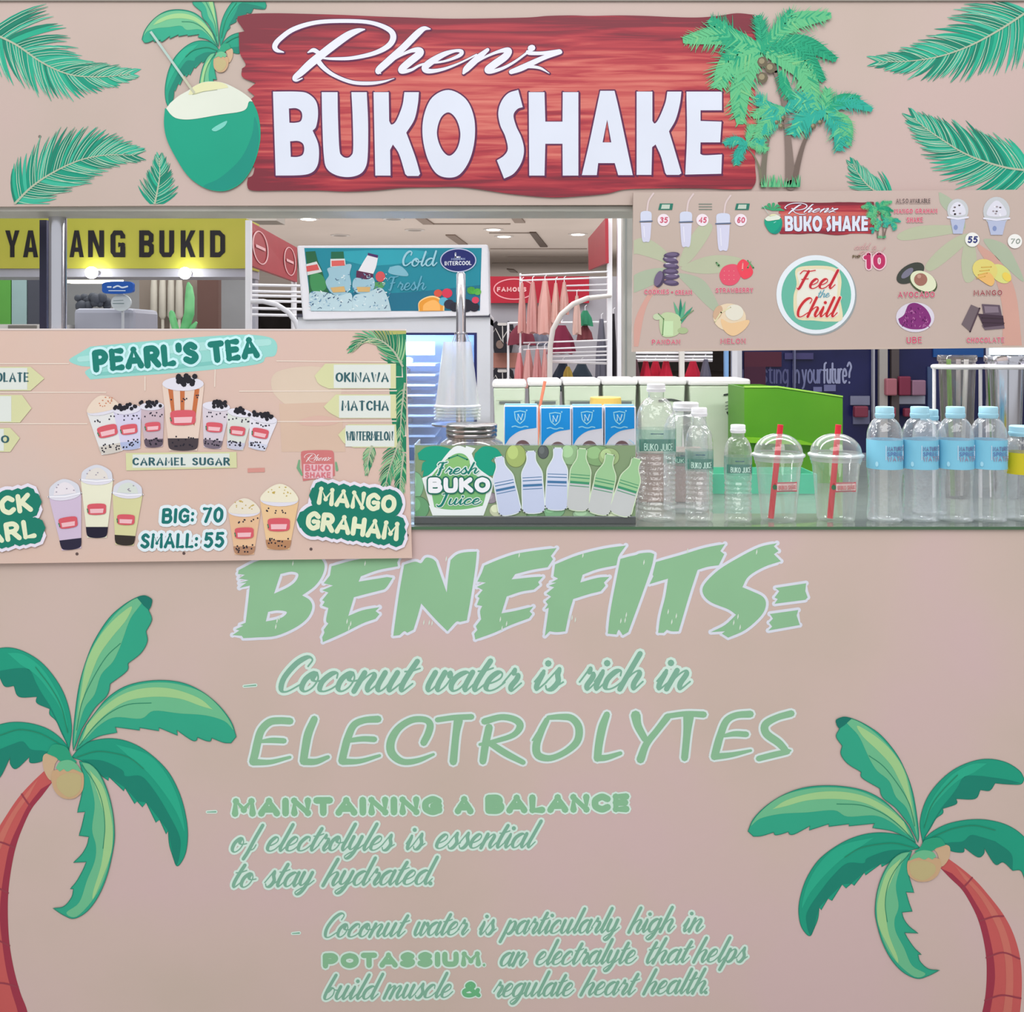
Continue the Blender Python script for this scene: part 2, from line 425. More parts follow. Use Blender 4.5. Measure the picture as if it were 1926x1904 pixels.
# ---- stroke lettering.  caps: box 0..w by 0..1, y up;  '~' marks a curved stroke
CAPS = {
 'A': (.8, "0,0 .4,1 .8,0|.15,.33 .65,.33"), 'B': (.68, "0,0 0,1|~0,1 .45,1 .6,.78 .45,.54 0,.54|~0,.54 .5,.54 .68,.27 .5,0 0,0"),
 'C': (.7, "~.7,.82 .4,1 .08,.78 .02,.5 .08,.2 .4,0 .7,.17"), 'D': (.7, "0,0 0,1|~0,1 .35,1 .64,.8 .7,.5 .64,.2 .35,0 0,0"),
 'E': (.56, ".56,1 0,1 0,0 .56,0|0,.52 .5,.52"), 'F': (.54, ".54,1 0,1 0,0|0,.52 .48,.52"),
 'G': (.74, "~.7,.82 .4,1 .08,.78 .02,.5 .08,.2 .4,0 .72,.15|.72,.12 .72,.46 .42,.46"), 'H': (.7, "0,0 0,1|.7,0 .7,1|0,.52 .7,.52"),
 'I': (.0, "0,0 0,1"), 'J': (.5, "~.5,1 .5,.3 .4,.03 .15,0 0,.2"), 'K': (.68, "0,0 0,1|.62,1 .03,.45|.18,.58 .68,0"), 'L': (.52, "0,1 0,0 .52,0"),
 'M': (.9, "0,0 .05,1 .45,.3 .85,1 .9,0"), 'N': (.7, "0,0 0,1 .7,0 .7,1"), 'O': (.78, "~.39,1 .1,.84 0,.5 .1,.16 .39,0 .68,.16 .78,.5 .68,.84 .39,1"),
 'P': (.64, "0,0 0,1|~0,1 .42,1 .62,.74 .42,.46 0,.46"), 'Q': (.78, "~.39,1 .1,.84 0,.5 .1,.16 .39,0 .68,.16 .78,.5 .68,.84 .39,1|.5,.25 .78,-.05"),
 'R': (.68, "0,0 0,1|~0,1 .42,1 .62,.75 .42,.5 0,.5|.3,.5 .68,0"), 'S': (.62, "~.58,.84 .32,1 .05,.8 .2,.57 .48,.43 .6,.2 .32,0 0,.14"),
 'T': (.68, "0,1 .68,1|.34,1 .34,0"), 'U': (.68, "~0,1 0,.35 .1,.06 .34,0 .58,.06 .68,.35 .68,1"), 'V': (.72, "0,1 .36,0 .72,1"),
 'W': (1.0, "0,1 .25,0 .5,.8 .75,0 1,1"), 'X': (.68, "0,0 .68,1|0,1 .68,0"), 'Y': (.7, "0,1 .35,.48 .7,1|.35,.48 .35,0"), 'Z': (.64, "0,1 .64,1 0,0 .64,0"),
 '0': (.58, "~.29,1 .05,.8 0,.5 .05,.2 .29,0 .53,.2 .58,.5 .53,.8 .29,1"), '1': (.22, "0,.8 .22,1 .22,0"), '2': (.56, "~0,.8 .28,1 .54,.76 .35,.4 0,0|0,0 .56,0"),
 '3': (.54, "~0,.9 .3,1 .5,.78 .22,.54|~.22,.54 .54,.3 .3,0 0,.1"), '4': (.6, ".46,0 .46,1 0,.3 .6,.3"), '5': (.54, ".5,1 .08,1 .04,.56|~.04,.56 .3,.66 .54,.34 .3,0 0,.1"),
 '6': (.56, "~.5,.92 .25,1 .02,.5 .1,.08 .35,0 .54,.3 .3,.58 .04,.36"), '7': (.54, "0,1 .54,1 .18,0"), '8': (.54, "~.27,.55 .04,.78 .27,1 .5,.78 .27,.55 0,.26 .27,0 .54,.26 .27,.55"),
 '9': (.56, "~.06,.08 .31,0 .54,.5 .46,.92 .21,1 .02,.7 .26,.42 .52,.64"), ':': (0, "0,.12 0,.16|0,.62 0,.66"), '.': (0, "0,0 0,.04"), "'": (0, "0,1 0,.75"), '-': (.3, "0,.45 .3,.45"),
 '?': (.5, "~0,.82 .25,1 .5,.78 .28,.5 .25,.28|.25,.0 .25,.03"), '&': (.8, "~.8,0 .3,.62 .2,.82 .38,1 .54,.82 .4,.6 .05,.35 .1,.05 .38,0 .66,.2 .76,.45"),
 ' ': (.25, "")}
SCR = {
 'a': (1.02, "(.74,.88)(.48,1)(.15,.75)(.08,.3)(.3,0)(.58,.2)(.74,.88)|(.78,1)(.74,.3)(.88,0)(1.12,.4)"),
 'b': (.9, "(.32,1.9)(.15,.7)(.18,.12)(.42,0)(.7,.3)(.66,.75)(.42,.88)(.22,.62)|(.66,.75)(.95,.7)"),
 'c': (.84, "(.68,.72)(.6,.98)(.34,.94)(.1,.55)(.14,.12)(.38,0)(.68,.15)(.92,.45)"),
 'd': (1.05, "(.74,.88)(.48,1)(.15,.75)(.08,.3)(.3,0)(.58,.2)(.74,.88)|(.86,1.95)(.78,1)(.74,.3)(.88,0)(1.14,.4)"),
 'e': (.82, "(.0,.4)(.3,.42)(.6,.65)(.58,.93)(.36,.98)(.13,.65)(.12,.2)(.35,0)(.65,.12)(.9,.45)"),
 'f': (.85, "(.62,1.9)(.5,1)(.4,0)(.3,-.5)|(.4,.1)(.68,.2)(.74,.5)"),
 'g': (1.0, "(.74,.88)(.48,1)(.15,.75)(.08,.3)(.3,0)(.58,.2)(.74,.88)|(.78,1)(.72,.15)(.55,-.4)(.3,-.58)(.12,-.42)(.35,-.18)(.8,.1)(1.08,.42)"),
 'h': (1.05, "(.36,1.9)(.2,.8)(.1,0)|(.14,.25)(.36,.75)(.62,.98)(.78,.8)(.7,.3)(.84,0)(1.12,.4)"),
 'i': (.52, "(0,.42)(.2,.98)(.18,.28)(.3,0)(.58,.4)|*(.24,1.4)"),
 'l': (.52, "(.38,1.9)(.24,.8)(.18,.28)(.32,0)(.58,.4)"),
 'm': (1.45, "(.18,1)(.1,0)|(.12,.2)(.3,.72)(.5,.98)(.64,.8)(.56,0)|(.58,.2)(.78,.72)(.98,.98)(1.13,.8)(1.06,.3)(1.2,0)(1.5,.4)"),
 'n': (.98, "(.18,1)(.1,0)|(.12,.2)(.32,.72)(.55,.98)(.7,.8)(.62,.3)(.76,0)(1.04,.4)"),
 'o': (.82, "(.56,.9)(.36,1)(.1,.68)(.1,.22)(.34,0)(.6,.22)(.66,.68)(.46,.98)(.4,.7)(.6,.55)(.9,.6)"),
 'p': (1.0, "(.26,1)(.14,0)(.04,-.6)|(.16,.3)(.36,.8)(.6,1)(.78,.75)(.7,.2)(.45,0)(.28,.15)|(.55,.03)(1.04,.4)"),
 'r': (.76, "(0,.4)(.24,1.12)(.3,.9)(.52,.86)(.56,.6)(.46,.22)(.6,0)(.86,.4)"),
 's': (.76, "(0,.3)(.34,1.1)(.42,.8)(.6,.42)(.48,.05)(.24,0)(.1,.2)|(.48,.05)(.86,.4)"),
 't': (.58, "(.34,1.6)(.22,.9)(.18,.28)(.32,0)(.62,.4)|(.0,1.05)(.3,1.08)(.62,1.22)"),
 'u': (1.02, "(.14,1)(.1,.3)(.28,0)(.5,.25)(.68,1)|(.7,1)(.64,.3)(.78,0)(1.08,.4)"),
 'w': (1.08, "(.14,1)(.1,.3)(.26,0)(.46,.3)(.56,.95)|(.58,1)(.54,.3)(.7,0)(.92,.3)(.98,.85)(.84,.98)(.9,.75)(1.14,.75)"),
 'y': (.98, "(.14,1)(.1,.35)(.28,.08)(.5,.3)(.68,1)|(.7,1)(.62,.1)(.46,-.4)(.22,-.58)(.06,-.42)(.3,-.18)(.76,.1)(1.04,.42)"),
 'C': (1.0, "(.92,1.35)(.98,1.7)(.7,1.85)(.32,1.5)(.08,.75)(.2,.12)(.52,0)(1.02,.42)"),
 'F': (1.15, "(0,1.55)(.2,1.85)(.7,1.8)(1.2,1.9)|(.66,1.8)(.5,.9)(.35,0)(.15,.05)|(.3,.95)(.85,1.02)"),
 'J': (.9, "(.3,1.75)(.95,1.85)|(.72,1.8)(.6,.6)(.45,-.15)(.15,-.3)(.0,-.05)"),
 'Q': (0, ""), '.': (.3, "*(.1,.06)"), ' ': (.4, "")}
def script_word(ink, word, x0, yb, x1, yb1, xh, thick, thin, rgb, lay, halo=0, hrgb=None, shear=.42, extra=None):
    """joined brush lettering: down strokes thick, up strokes thin"""
    adv = sum(SCR[c][0] for c in word); ascpad = .35
    sx = (x1-x0)/((adv+.12)*xh); ang = math.atan2(yb1-yb, x1-x0)
    passes = ([(hrgb, lay, halo)] if halo else [])+[(rgb, lay+1, 0)]
    for col, ly, gr in passes:
        ink.c(col, ly); x = 0
        for ch in word:
            w, st = SCR[ch]
            for s in st.split('|'):
                if not s: continue
                dot = s[0] == '*'; pts = [p for p, c in parse(s.lstrip('*'))]
                P = [((x+px+shear*(py-.2))*xh*sx, -py*xh) for px, py in pts]
                P = [(x0+a*cos(ang)-b*sin(ang), yb+a*sin(ang)+b*cos(ang)) for a, b in P]
                if dot: ink.disc(P[0][0], P[0][1], thick*.62+gr/2); continue
                P = smooth_open(P, 4); Q = []
                for i, p in enumerate(P):
                    a, b = P[max(i-1, 0)], P[min(i+1, len(P)-1)]; dx, dy = b[0]-a[0], b[1]-a[1]; d = hypot(dx, dy) or 1
                    # downward and leaning: thick
                    t = max(0, (dy*.92-dx*.38)/d); Q.append((p[0], p[1], thin+(thick-thin)*min(1, t*1.25)))
                for k in range(2):
                    Q = [(q[0], q[1], (Q[max(i-1, 0)][2]+q[2]*2+Q[min(i+1, len(Q)-1)][2])/4) for i, q in enumerate(Q)]
                ink.stroke(Q, grow=gr)
            x += w
def caps_text(ink, text, x0, yb0, x1, yb1, h, w, rgb, lay, halo=0, hrgb=None, gap=.28, slant=0, cap=True, thin=None, halo2=0, h2rgb=None, jig=0):
    """stroke capitals fitted between two baseline ends"""
    ws = [CAPS[c][0]+w/h for c in text]; tot = sum(ws)+gap*(len(text)-1)
    Lg = hypot(x1-x0, yb1-yb0); sx = Lg/(tot*h); ang = math.atan2(yb1-yb0, x1-x0)
    ps = []
    if halo2: ps.append((h2rgb, lay-1, halo2))
    if halo: ps.append((hrgb, lay, halo))
    ps.append((rgb, lay+1, 0))
    for col, ly, gr in ps:
        ink.c(col, ly); x = 0; rnd = random.Random(3)
        for ch, wd in zip(text, ws):
            jy = rnd.uniform(-jig, jig); ja = rnd.uniform(-jig, jig)*.8
            for s in CAPS[ch][1].split('|'):
                if not s: continue
                cur = s[0] == '~'; pts = [p for p, c in parse(s.lstrip('~'))]
                if cur: pts = smooth_open(pts, 5)
                P = []
                hw = w/h/2
                for px, py in pts:
                    yy = hw+py*(1-2*hw)
                    a = (x+hw+px+slant*yy+ja*(yy-.5))*h*sx; b = -(yy+jy)*h
                    P.append((x0+a*cos(ang)-b*sin(ang), yb0+a*sin(ang)+b*cos(ang)))
                if thin:
                    Q = []
                    for i, p in enumerate(P):
                        a, b = P[max(i-1, 0)], P[min(i+1, len(P)-1)]; dx, dy = abs(b[0]-a[0]), abs(b[1]-a[1]); d = hypot(dx, dy) or 1
                        Q.append((p[0], p[1], thin+(w-thin)*dy/d))
                    P = Q
                ink.stroke(P, w, grow=gr, cap=cap)
            x += wd+gap
    return ink
# ------------------------------------------------------------------ shared print artwork
G_OUT = (216, 226, 232)
def palm_art(ink, tx, lay=0, detail=True, trunk_too=True):
    """cartoon coconut palm; numbers are in one zoomed crop, tx turns them into photo pixels"""
    A = (0, 1100, 4.139)
    def P(s, seg=5): return tx(L(s, A, seg))
    def S(s): return tx(smooth_open([p for p, c in parse(s, A)], 5))
    MID, LT, YE, DK, DK2, TEAL, LINE = (46, 166, 134), (108, 188, 142), (160, 206, 142), (26, 156, 126), (18, 130, 110), (16, 118, 104), (30, 120, 100)
    # trunk
    trunk = "(345,1450)c(250,1540)(150,1650)(60,1780)(-60,1980)(-140,2180)(-190,2420)(-200,2700)(-180,3000)(-140,3330)(-110,3600)c(265,3600)c(215,3330)(160,3180)(110,3000)(75,2800)(62,2600)(65,2400)(90,2200)(130,2020)(190,1860)(250,1740)(330,1640)(405,1540)c"
    if not trunk_too: P0 = P; P = lambda s, seg=5: [(0, 0), (.01, 0), (0, .01)]; S0 = S; S = lambda s: [(0, 0), (.01, 0)]
    ink.c((196, 90, 88), lay).fill(P(trunk))
    ink.c((156, 52, 72), lay+1).fill(P("(405,1540)c(330,1640)(250,1740)(190,1860)(130,2020)(90,2200)(65,2400)(62,2600)(75,2800)(110,3000)(160,3180)(215,3330)(265,3600)c(190,3600)c(140,3330)(95,3180)(50,3000)(20,2800)(0,2600)(10,2400)(40,2200)(80,2020)(150,1860)(220,1720)(320,1590)c"))
    ink.c((202, 112, 100), lay+1).fill(P("(300,1510)c(200,1630)(90,1780)(-20,1980)(-90,2180)(-130,2420)(-135,2700)(-115,3000)(-60,3330)(-30,3600)c(40,3600)c(0,3330)(-50,3000)(-80,2700)(-75,2420)(-35,2180)(30,1990)(120,1800)(230,1640)c"))
    ink.c((150, 62, 76), lay+2)
    for s in ("(170,1630)(210,1690)(245,1735)", "(-62,2000)(10,2005)(112,2045)", "(-184,2410)(-60,2350)(65,2400)", "(-192,2790)(-50,2760)(75,2810)", "(-160,3130)(0,3100)(140,3130)"):
        ink.stroke(S(s), 3.2)
    if not trunk_too: P = P0; S = S0
    # dark side leaves
    l5 = "(540,1290)c(560,1100)(520,900)(440,740)(320,600)(180,515)(50,488)(-80,520)(-180,600)(-217,680)c(-190,730)(-90,730)(0,720)c(40,790)(110,785)c(150,870)(290,870)c(290,920)(390,965)c(390,1010)(440,1060)(480,1150)(515,1220)c"
    l6 = "(540,1270)c(460,1180)(350,1110)(200,1072)(50,1075)(-100,1130)(-220,1243)(-330,1450)(-360,1700)c(-300,1690)(-220,1640)c(-190,1560)(-130,1560)c(-60,1480)(0,1500)(80,1345)c(85,1400)(130,1430)(230,1340)c(240,1385)(330,1370)(370,1300)c(450,1340)(540,1330)c"
    l3 = "(560,1340)c(620,1270)(700,1220)(850,1195)(1000,1220)(1150,1300)(1300,1440)(1390,1600)(1440,1760)(1463,1924)(1450,2074)(1410,2164)(1375,2186)(1350,2124)c(1320,2024)(1310,1914)c(1295,1939)c(1245,1829)c(1215,1849)c(1140,1694)c(1110,1729)c(1070,1684)c(1050,1704)c(975,1579)c(965,1604)c(850,1494)c(845,1524)c(800,1492)c(740,1430)(640,1370)c"
    for s in (l5, l6, l3):
        p = P(s); ink.c(DK, lay+3).fill(p); ink.c(LINE, lay+5).outline([p], .9 if detail else .5)
    if detail:
        ink.c(DK2, lay+4).fill(P("(0,670)c(130,650)(230,660)(280,760)(330,850)(400,960)(480,1130)(530,1250)(440,1060)(390,965)c(290,920)(290,870)c(150,870)(110,785)c(40,790)(0,720)c(-90,730)(-190,720)c(-100,690)"))
        ink.fill(P("(0,1280)c(100,1240)(180,1220)(240,1280)(330,1290)(370,1300)c(330,1370)(240,1385)(230,1340)c(130,1430)(85,1400)(80,1345)c(0,1500)(-60,1480)(-130,1560)c(-120,1400)"))
        ink.fill(P("(640,1360)c(800,1370)(950,1440)(980,1490)(1100,1490)(1200,1600)(1300,1760)(1400,1960)(1400,2100)(1375,2180)(1350,2124)c(1310,1914)c(1245,1829)c(1140,1694)c(1070,1684)c(975,1579)c(850,1494)c(800,1490)(740,1430)c"))
        ink.c((38, 172, 138), lay+4).fill(P("(900,1240)c(1150,1320)(1300,1480)(1400,1700)(1440,1920)(1380,1780)(1280,1620)(1150,1460)(1000,1330)c"))
        ink.fill(P("(60,530)c(180,540)(320,640)(430,800)(500,960)(530,1120)(470,960)(380,820)(280,700)(160,620)c"))
    # light leaves
    l1 = "(575,1290)c(570,1200)(590,980)(620,780)(670,600)(740,430)(850,260)(960,160)(1060,100)(1130,82)(1185,110)c(1180,160)(1160,195)c(1185,270)(1140,360)c(1150,440)(1100,530)(1000,610)c(990,670)(860,770)c(850,830)(820,880)(740,960)(640,1120)c"
    l2 = "(590,1290)c(650,1130)(730,1010)(850,870)(1000,780)(1200,742)(1400,755)(1560,820)(1700,930)(1800,1060)(1842,1180)c(1800,1230)c(1740,1225)(1650,1190)c(1640,1215)(1600,1210)(1540,1185)c(1530,1210)(1490,1205)(1380,1130)c(1385,1170)c(1240,1110)c(1240,1135)c(1090,1110)c(1090,1130)c(900,1105)c(915,1148)c(780,1175)(680,1225)c"
    l4 = "(620,1370)c(700,1390)(780,1470)(840,1600)(880,1760)(895,1924)(885,2050)(840,2250)(770,2420)(680,2540)(580,2595)(500,2570)(415,2515)c(500,2500)(560,2430)(575,2365)c(550,2364)c(600,2304)(650,2214)(675,2154)c(575,2159)c(640,2094)(680,2024)(695,1959)c(618,1949)c(640,1874)(665,1764)c(605,1769)c(640,1624)(655,1500)(640,1440)c"
    for s in (l1, l2, l4):
        p = P(s); ink.c(MID, lay+6).fill(p); ink.c(LINE, lay+10).outline([p], .9 if detail else .5)
    ink.c(LT, lay+7).fill(P("(575,1280)c(600,1000)(660,640)(760,420)(900,230)(1050,110)(1110,130)(1020,260)(960,420)(930,500)(880,600)(790,700)(740,850)(660,960)(600,1150)c"))
    ink.fill(P("(610,1250)c(700,1060)(830,910)(1000,800)(1200,760)(1400,775)(1600,850)(1750,1000)(1820,1130)(1750,1060)(1600,1015)(1400,1000)(1200,980)(1100,1040)(900,1030)(780,1090)(680,1190)c"))
    ink.fill(P("(640,1380)c(740,1420)(830,1600)(880,1800)(880,2000)(830,2240)(740,2430)(600,2580)(520,2550)(620,2470)(680,2300)(740,2150)(750,2030)(720,1900)(740,1700)(700,1500)c"))
    ink.c(YE, lay+8).fill(P("(640,800)(680,600)(760,430)(870,290)(1000,180)(1030,180)(980,280)(880,400)(780,540)(720,680)(660,850)(610,1050)"))
    ink.fill(P("(680,1090)c(800,960)(960,850)(1150,800)(1350,810)(1550,880)(1660,970)c(1560,940)(1400,885)(1200,870)(1000,900)(860,980)(740,1090)(640,1220)c"))
    ink.fill(P("(700,1440)c(800,1560)(850,1720)(880,1900)(870,2080)(800,2280)(730,2440)(730,2380)(790,2180)(815,1980)(815,1800)(770,1640)c"))
    if detail:
        ink.c(TEAL, lay+8).fill(P("(1070,100)c(1130,82)(1185,110)(1180,160)(1160,195)c(1120,160)c"))
        ink.c((44, 136, 104), lay+9)
        for s in ("(600,1130)(640,920)(720,740)(830,560)(940,455)", "(620,1250)(720,1120)(850,1000)(1000,930)(1180,918)", "(640,1400)(740,1540)(800,1700)(820,1880)(805,2050)",
                  "(600,1340)(750,1295)(900,1310)(1020,1350)(1120,1430)", "(280,640)(400,800)(480,950)(530,1150)", "(0,1170)(150,1125)(300,1150)(420,1210)(500,1260)"): ink.stroke(S(s), 1.4)
    # coconuts
    ink.c((202, 172, 138), lay+7).fill(P("(340,1330)(400,1310)(460,1340)(430,1400)(400,1520)(345,1440)"))
    ink.c((200, 166, 128), lay+11).fill(P("(410,1460)(405,1520)(430,1600)(480,1650)(540,1665)(600,1650)(650,1590)(655,1480)(620,1440)(520,1430)(430,1440)"))
    ink.c((190, 176, 128), lay+12).fill(P("(455,1500)(450,1570)(500,1630)(550,1650)(610,1620)(635,1560)(630,1480)(540,1460)"))
    ink.c(LT, lay+13).fill(P("(440,1420)c(470,1375)(540,1360)(600,1390)(650,1465)c(600,1440)(570,1430)c(530,1450)(500,1430)c(470,1450)c"))
    ink.c((40, 160, 122), lay+12).fill(P("(370,1310)c(420,1240)(520,1260)(560,1330)(600,1380)(480,1370)(440,1340)c"))

def frond(ink, rachis, ln, lay, n=46, lean=.9, cols=((14, 150, 122), (36, 172, 138), (20, 128, 104), (60, 180, 150)), lt=(170, 206, 180), w=5.5, seed=1, sides=(1, 1)):
    """feather palm leaf: many tapering leaflets either side of a midrib; ln(t)=leaflet length"""
    rnd = random.Random(seed); pts = smooth_open(rachis, 10); tot = [0]
    for a, b in zip(pts, pts[1:]): tot.append(tot[-1]+hypot(b[0]-a[0], b[1]-a[1]))
    def at(t):
        d = t*tot[-1]
        for i in range(len(pts)-1):
            if tot[i+1] >= d: break
        u = (d-tot[i])/max(1e-6, tot[i+1]-tot[i]); a, b = pts[i], pts[i+1]
        ang = math.atan2(b[1]-a[1], b[0]-a[0]); return a[0]+(b[0]-a[0])*u, a[1]+(b[1]-a[1])*u, ang
    for k in range(n):
        t = (k+.5)/n; x, y, a = at(t)
        for sd in (-1, 1):
            l = ln(t)*(1.12-.5*t**4)*(sides[0] if sd < 0 else sides[1])*rnd.uniform(.88, 1.1)
            th = a+sd*(lean*(1.15-.6*t)+rnd.uniform(-.06, .06)); cv = -sd*.22
            P = []
            for q in range(6):
                u = q/5; P.append((x+l*u*cos(th+cv*u), y+l*u*sin(th+cv*u), w*(.8+1.2*u)*(1-u**1.7)+.4))
            ink.c(rnd.choice(cols), lay+k % 3).stroke(P, cap=False)
            if rnd.random() < .7:
                Q = [(p[0]+rnd.uniform(-.3, .3), p[1]+1.0, max(.4, p[2]*.2)) for p in P]
                ink.c(lt, lay+4).stroke(Q, cap=False)
    ink.c((176, 184, 160), lay+5).stroke([(p[0], p[1], 3.2*(1-i/len(pts))+1) for i, p in enumerate(pts)], cap=False)

WHT = (216, 222, 236)
BOARD = ("(448,32)c(475,27)(520,26)(570,27)(640,29)(710,32)(770,34)(830,36)(890,36)(990,34)(1030,31)(1075,30)(1110,31)(1165,30)(1215,31)(1260,33)(1310,34)(1350,31)(1385,26)(1418,29)c"
         "(1421,80)(1418,150)(1422,220)(1419,300)(1421,340)(1413,356)c(1375,357)(1320,355)(1230,355)(1175,357)(1140,365)(1085,370)(1035,372)(965,366)(930,361)(870,353)(815,353)(760,354)(705,359)(650,361)(600,359)(530,359)(476,359)(466,350)(467,335)c(476,330)(480,316)c(470,300)(484,270)(478,215)(470,190)c"
         "(480,181)c(466,170)c(482,157)c(457,146)(456,130)c(463,122)(452,100)(450,62)c(461,60)c(447,40)c")
def wood_print_mat(name='printed_wood'):
    m = bpy.data.materials.new(name); m.use_nodes = True; nt = m.node_tree; b = nt.nodes['Principled BSDF']; b.inputs['Roughness'].default_value = .5
    tc = nt.nodes.new('ShaderNodeTexCoord'); mp = nt.nodes.new('ShaderNodeMapping'); mp.inputs['Scale'].default_value = (1.5, 1, 30)
    n = nt.nodes.new('ShaderNodeTexNoise'); n.inputs['Scale'].default_value = 3.2; n.inputs['Detail'].default_value = 5; n.inputs['Distortion'].default_value = .6
    sp = nt.nodes.new('ShaderNodeSeparateXYZ')
    nt.links.new(tc.outputs['Generated'], sp.inputs[0])
    # picture of a plank: burnt towards its upper and lower rims
    def math_(op, a, b_=None, c=None):
        q = nt.nodes.new('ShaderNodeMath'); q.operation = op
        for i, v in enumerate((a, b_, c)):
            if v is None: continue
            if isinstance(v, (int, float)): q.inputs[i].default_value = v
            else: nt.links.new(v, q.inputs[i])
        return q.outputs[0]
    e = math_('ABSOLUTE', math_('SUBTRACT', sp.outputs['Z'], .48)); e2 = math_('POWER', math_('MULTIPLY', e, 2.0), 2.4)
    ex = math_('POWER', math_('MULTIPLY', math_('ABSOLUTE', math_('SUBTRACT', sp.outputs['X'], .6)), 1.7), 5)
    nt.links.new(tc.outputs['Object'], mp.inputs[0]); nt.links.new(mp.outputs[0], n.inputs['Vector'])
    f = math_('SUBTRACT', math_('MULTIPLY_ADD', n.outputs['Fac'], 1.5, -.22), math_('ADD', math_('MULTIPLY', e2, .62), math_('MULTIPLY', ex, .35)))
    cr = nt.nodes.new('ShaderNodeValToRGB'); nt.links.new(f, cr.inputs[0]); el = cr.color_ramp.elements
    st = [(0, (118, 18, 40)), (.16, (150, 24, 46)), (.34, (176, 48, 58)), (.5, (196, 86, 80)), (.8, (212, 118, 104))]
    el[0].position = 0; el[0].color = [lin(v)*ALB for v in st[0][1]]+[1]; el[1].position = .8; el[1].color = [lin(v)*ALB for v in st[4][1]]+[1]
    for p, c in st[1:4]: q = el.new(p); q.color = [lin(v)*ALB for v in c]+[1]
    nt.links.new(cr.outputs[0], b.inputs['Base Color'])
    return m
WOODM = wood_print_mat()
BUKO = [("(248,668)c(420,668)(500,682)(560,740)(574,830)(560,920)(535,950)c(573,1040)(581,1120)(570,1200)(530,1252)(450,1272)(268,1275)c", "(363,790)c(415,788)(450,808)(460,845)(448,882)(410,893)(367,893)c", "(372,1027)c(430,1025)(465,1045)(474,1085)(462,1125)(425,1140)(377,1140)c"),
        ("(600,672)c(715,672)c(718,850)(728,1080)(745,1130)(780,1147)(812,1132)(828,1080)(824,850)(815,672)c(926,672)c(936,900)(933,1130)(915,1220)(870,1268)(790,1286)(700,1270)(635,1220)(615,1120)(605,900)",),
        ("(975,672)c(1085,672)c(1088,880)c(1105,906)(1140,878)(1183,770)(1198,672)c(1303,672)c(1295,760)(1270,870)(1212,965)c(1240,1040)(1280,1150)(1312,1262)c(1300,1278)c(1220,1278)c(1205,1265)c(1160,1120)(1115,1050)c(1095,1090)c(1098,1275)c(988,1275)c",),
        ("(1518,656)(1640,720)(1700,850)(1706,1010)(1670,1160)(1600,1265)(1518,1290)(1430,1260)(1365,1150)(1330,990)(1340,840)(1400,710)", "(1518,818)(1575,870)(1603,975)(1580,1080)(1522,1132)(1465,1080)(1433,970)(1460,860)")]
SHAKE = [("(172,655)c(205,780)c(165,795)(138,840)(158,920)(195,1000)(214,1090)(195,1180)(140,1260)(70,1297)c(18,1165)c(70,1130)(97,1080)(78,990)(42,910)(28,820)(50,740)(100,680)",),
         ("(248,672)c(362,672)c(368,885)c(492,885)c(494,672)c(607,672)c(607,1275)c(494,1275)c(492,1045)c(368,1045)c(362,1275)c(252,1275)c",),
         ("(765,662)c(868,662)c(905,820)(1000,1272)c(895,1272)c(870,1185)c(750,1185)c(740,1272)c(632,1272)c(690,1020)", "(815,870)c(845,1035)c(782,1035)c"),
         ("(1028,668)c(1142,668)c(1142,880)c(1160,898)(1190,860)(1235,750)(1250,668)c(1352,668)c(1340,760)(1310,870)(1262,955)c(1300,1080)(1352,1258)c(1335,1270)c(1245,1270)c(1235,1255)c(1205,1140)(1165,1050)c(1140,1070)c(1135,1270)c(1028,1270)c",),
         ("(1388,668)c(1645,668)c(1645,803)c(1490,803)c(1490,880)c(1642,885)c(1632,1035)c(1490,1035)c(1488,1118)c(1520,1128)(1645,1122)c(1640,1262)c(1380,1268)c(1392,980)",)]
RHENZ = ["(325,383,8)(275,368,30)(262,335,38)(300,285,36)(400,215,34)(560,168,30)(760,157,28)(950,168,28)(1080,215,36)(1118,270,44)(1085,335,40)(980,390,32)(820,425,26)(680,430,20)(600,425,12)",
         "(910,218,10)(860,228,36)(790,260,52)(690,330,58)(600,400,58)(520,465,58)(450,530,50)(405,570,36)(420,588,16)(460,572,8)", "(500,385,8)(540,368,30)(575,385,30)",
         "(560,430,40)(620,500,32)(700,555,26)(820,600,26)(940,608,26)(1040,597,18)(1125,572,4)",
         "(1385,215,8)(1340,212,34)(1290,250,48)(1190,350,50)(1080,450,52)(1010,515,46)(1025,535,10)",
         "(1020,520,12)(1130,430,16)(1240,375,26)(1300,368,44)(1310,392,52)(1240,450,54)(1178,505,48)(1190,522,34)(1250,510,22)(1330,470,16)(1480,450,16)(1590,410,26)(1612,380,30)(1570,372,22)(1480,400,38)(1380,460,50)(1345,500,46)(1380,520,34)(1480,505,22)(1600,460,14)(1720,400,12)",
         "(1800,365,26)(1730,425,46)(1650,500,46)(1625,535,18)", "(1640,515,12)(1760,430,16)(1880,378,24)(1950,370,44)(1930,412,52)(1850,470,54)(1800,510,48)(1830,522,30)(1910,498,22)(1990,455,18)(2060,405,16)(2100,375,18)",
         "(2112,355,46)(2122,352,46)", "(2090,382,30)(2110,390,28)(2200,390,26)(2320,378,34)", "(2325,382,30)(2200,425,34)(2050,495,44)(1970,525,34)", "(1975,520,24)(2070,490,22)(2170,495,20)(2245,535,5)"]
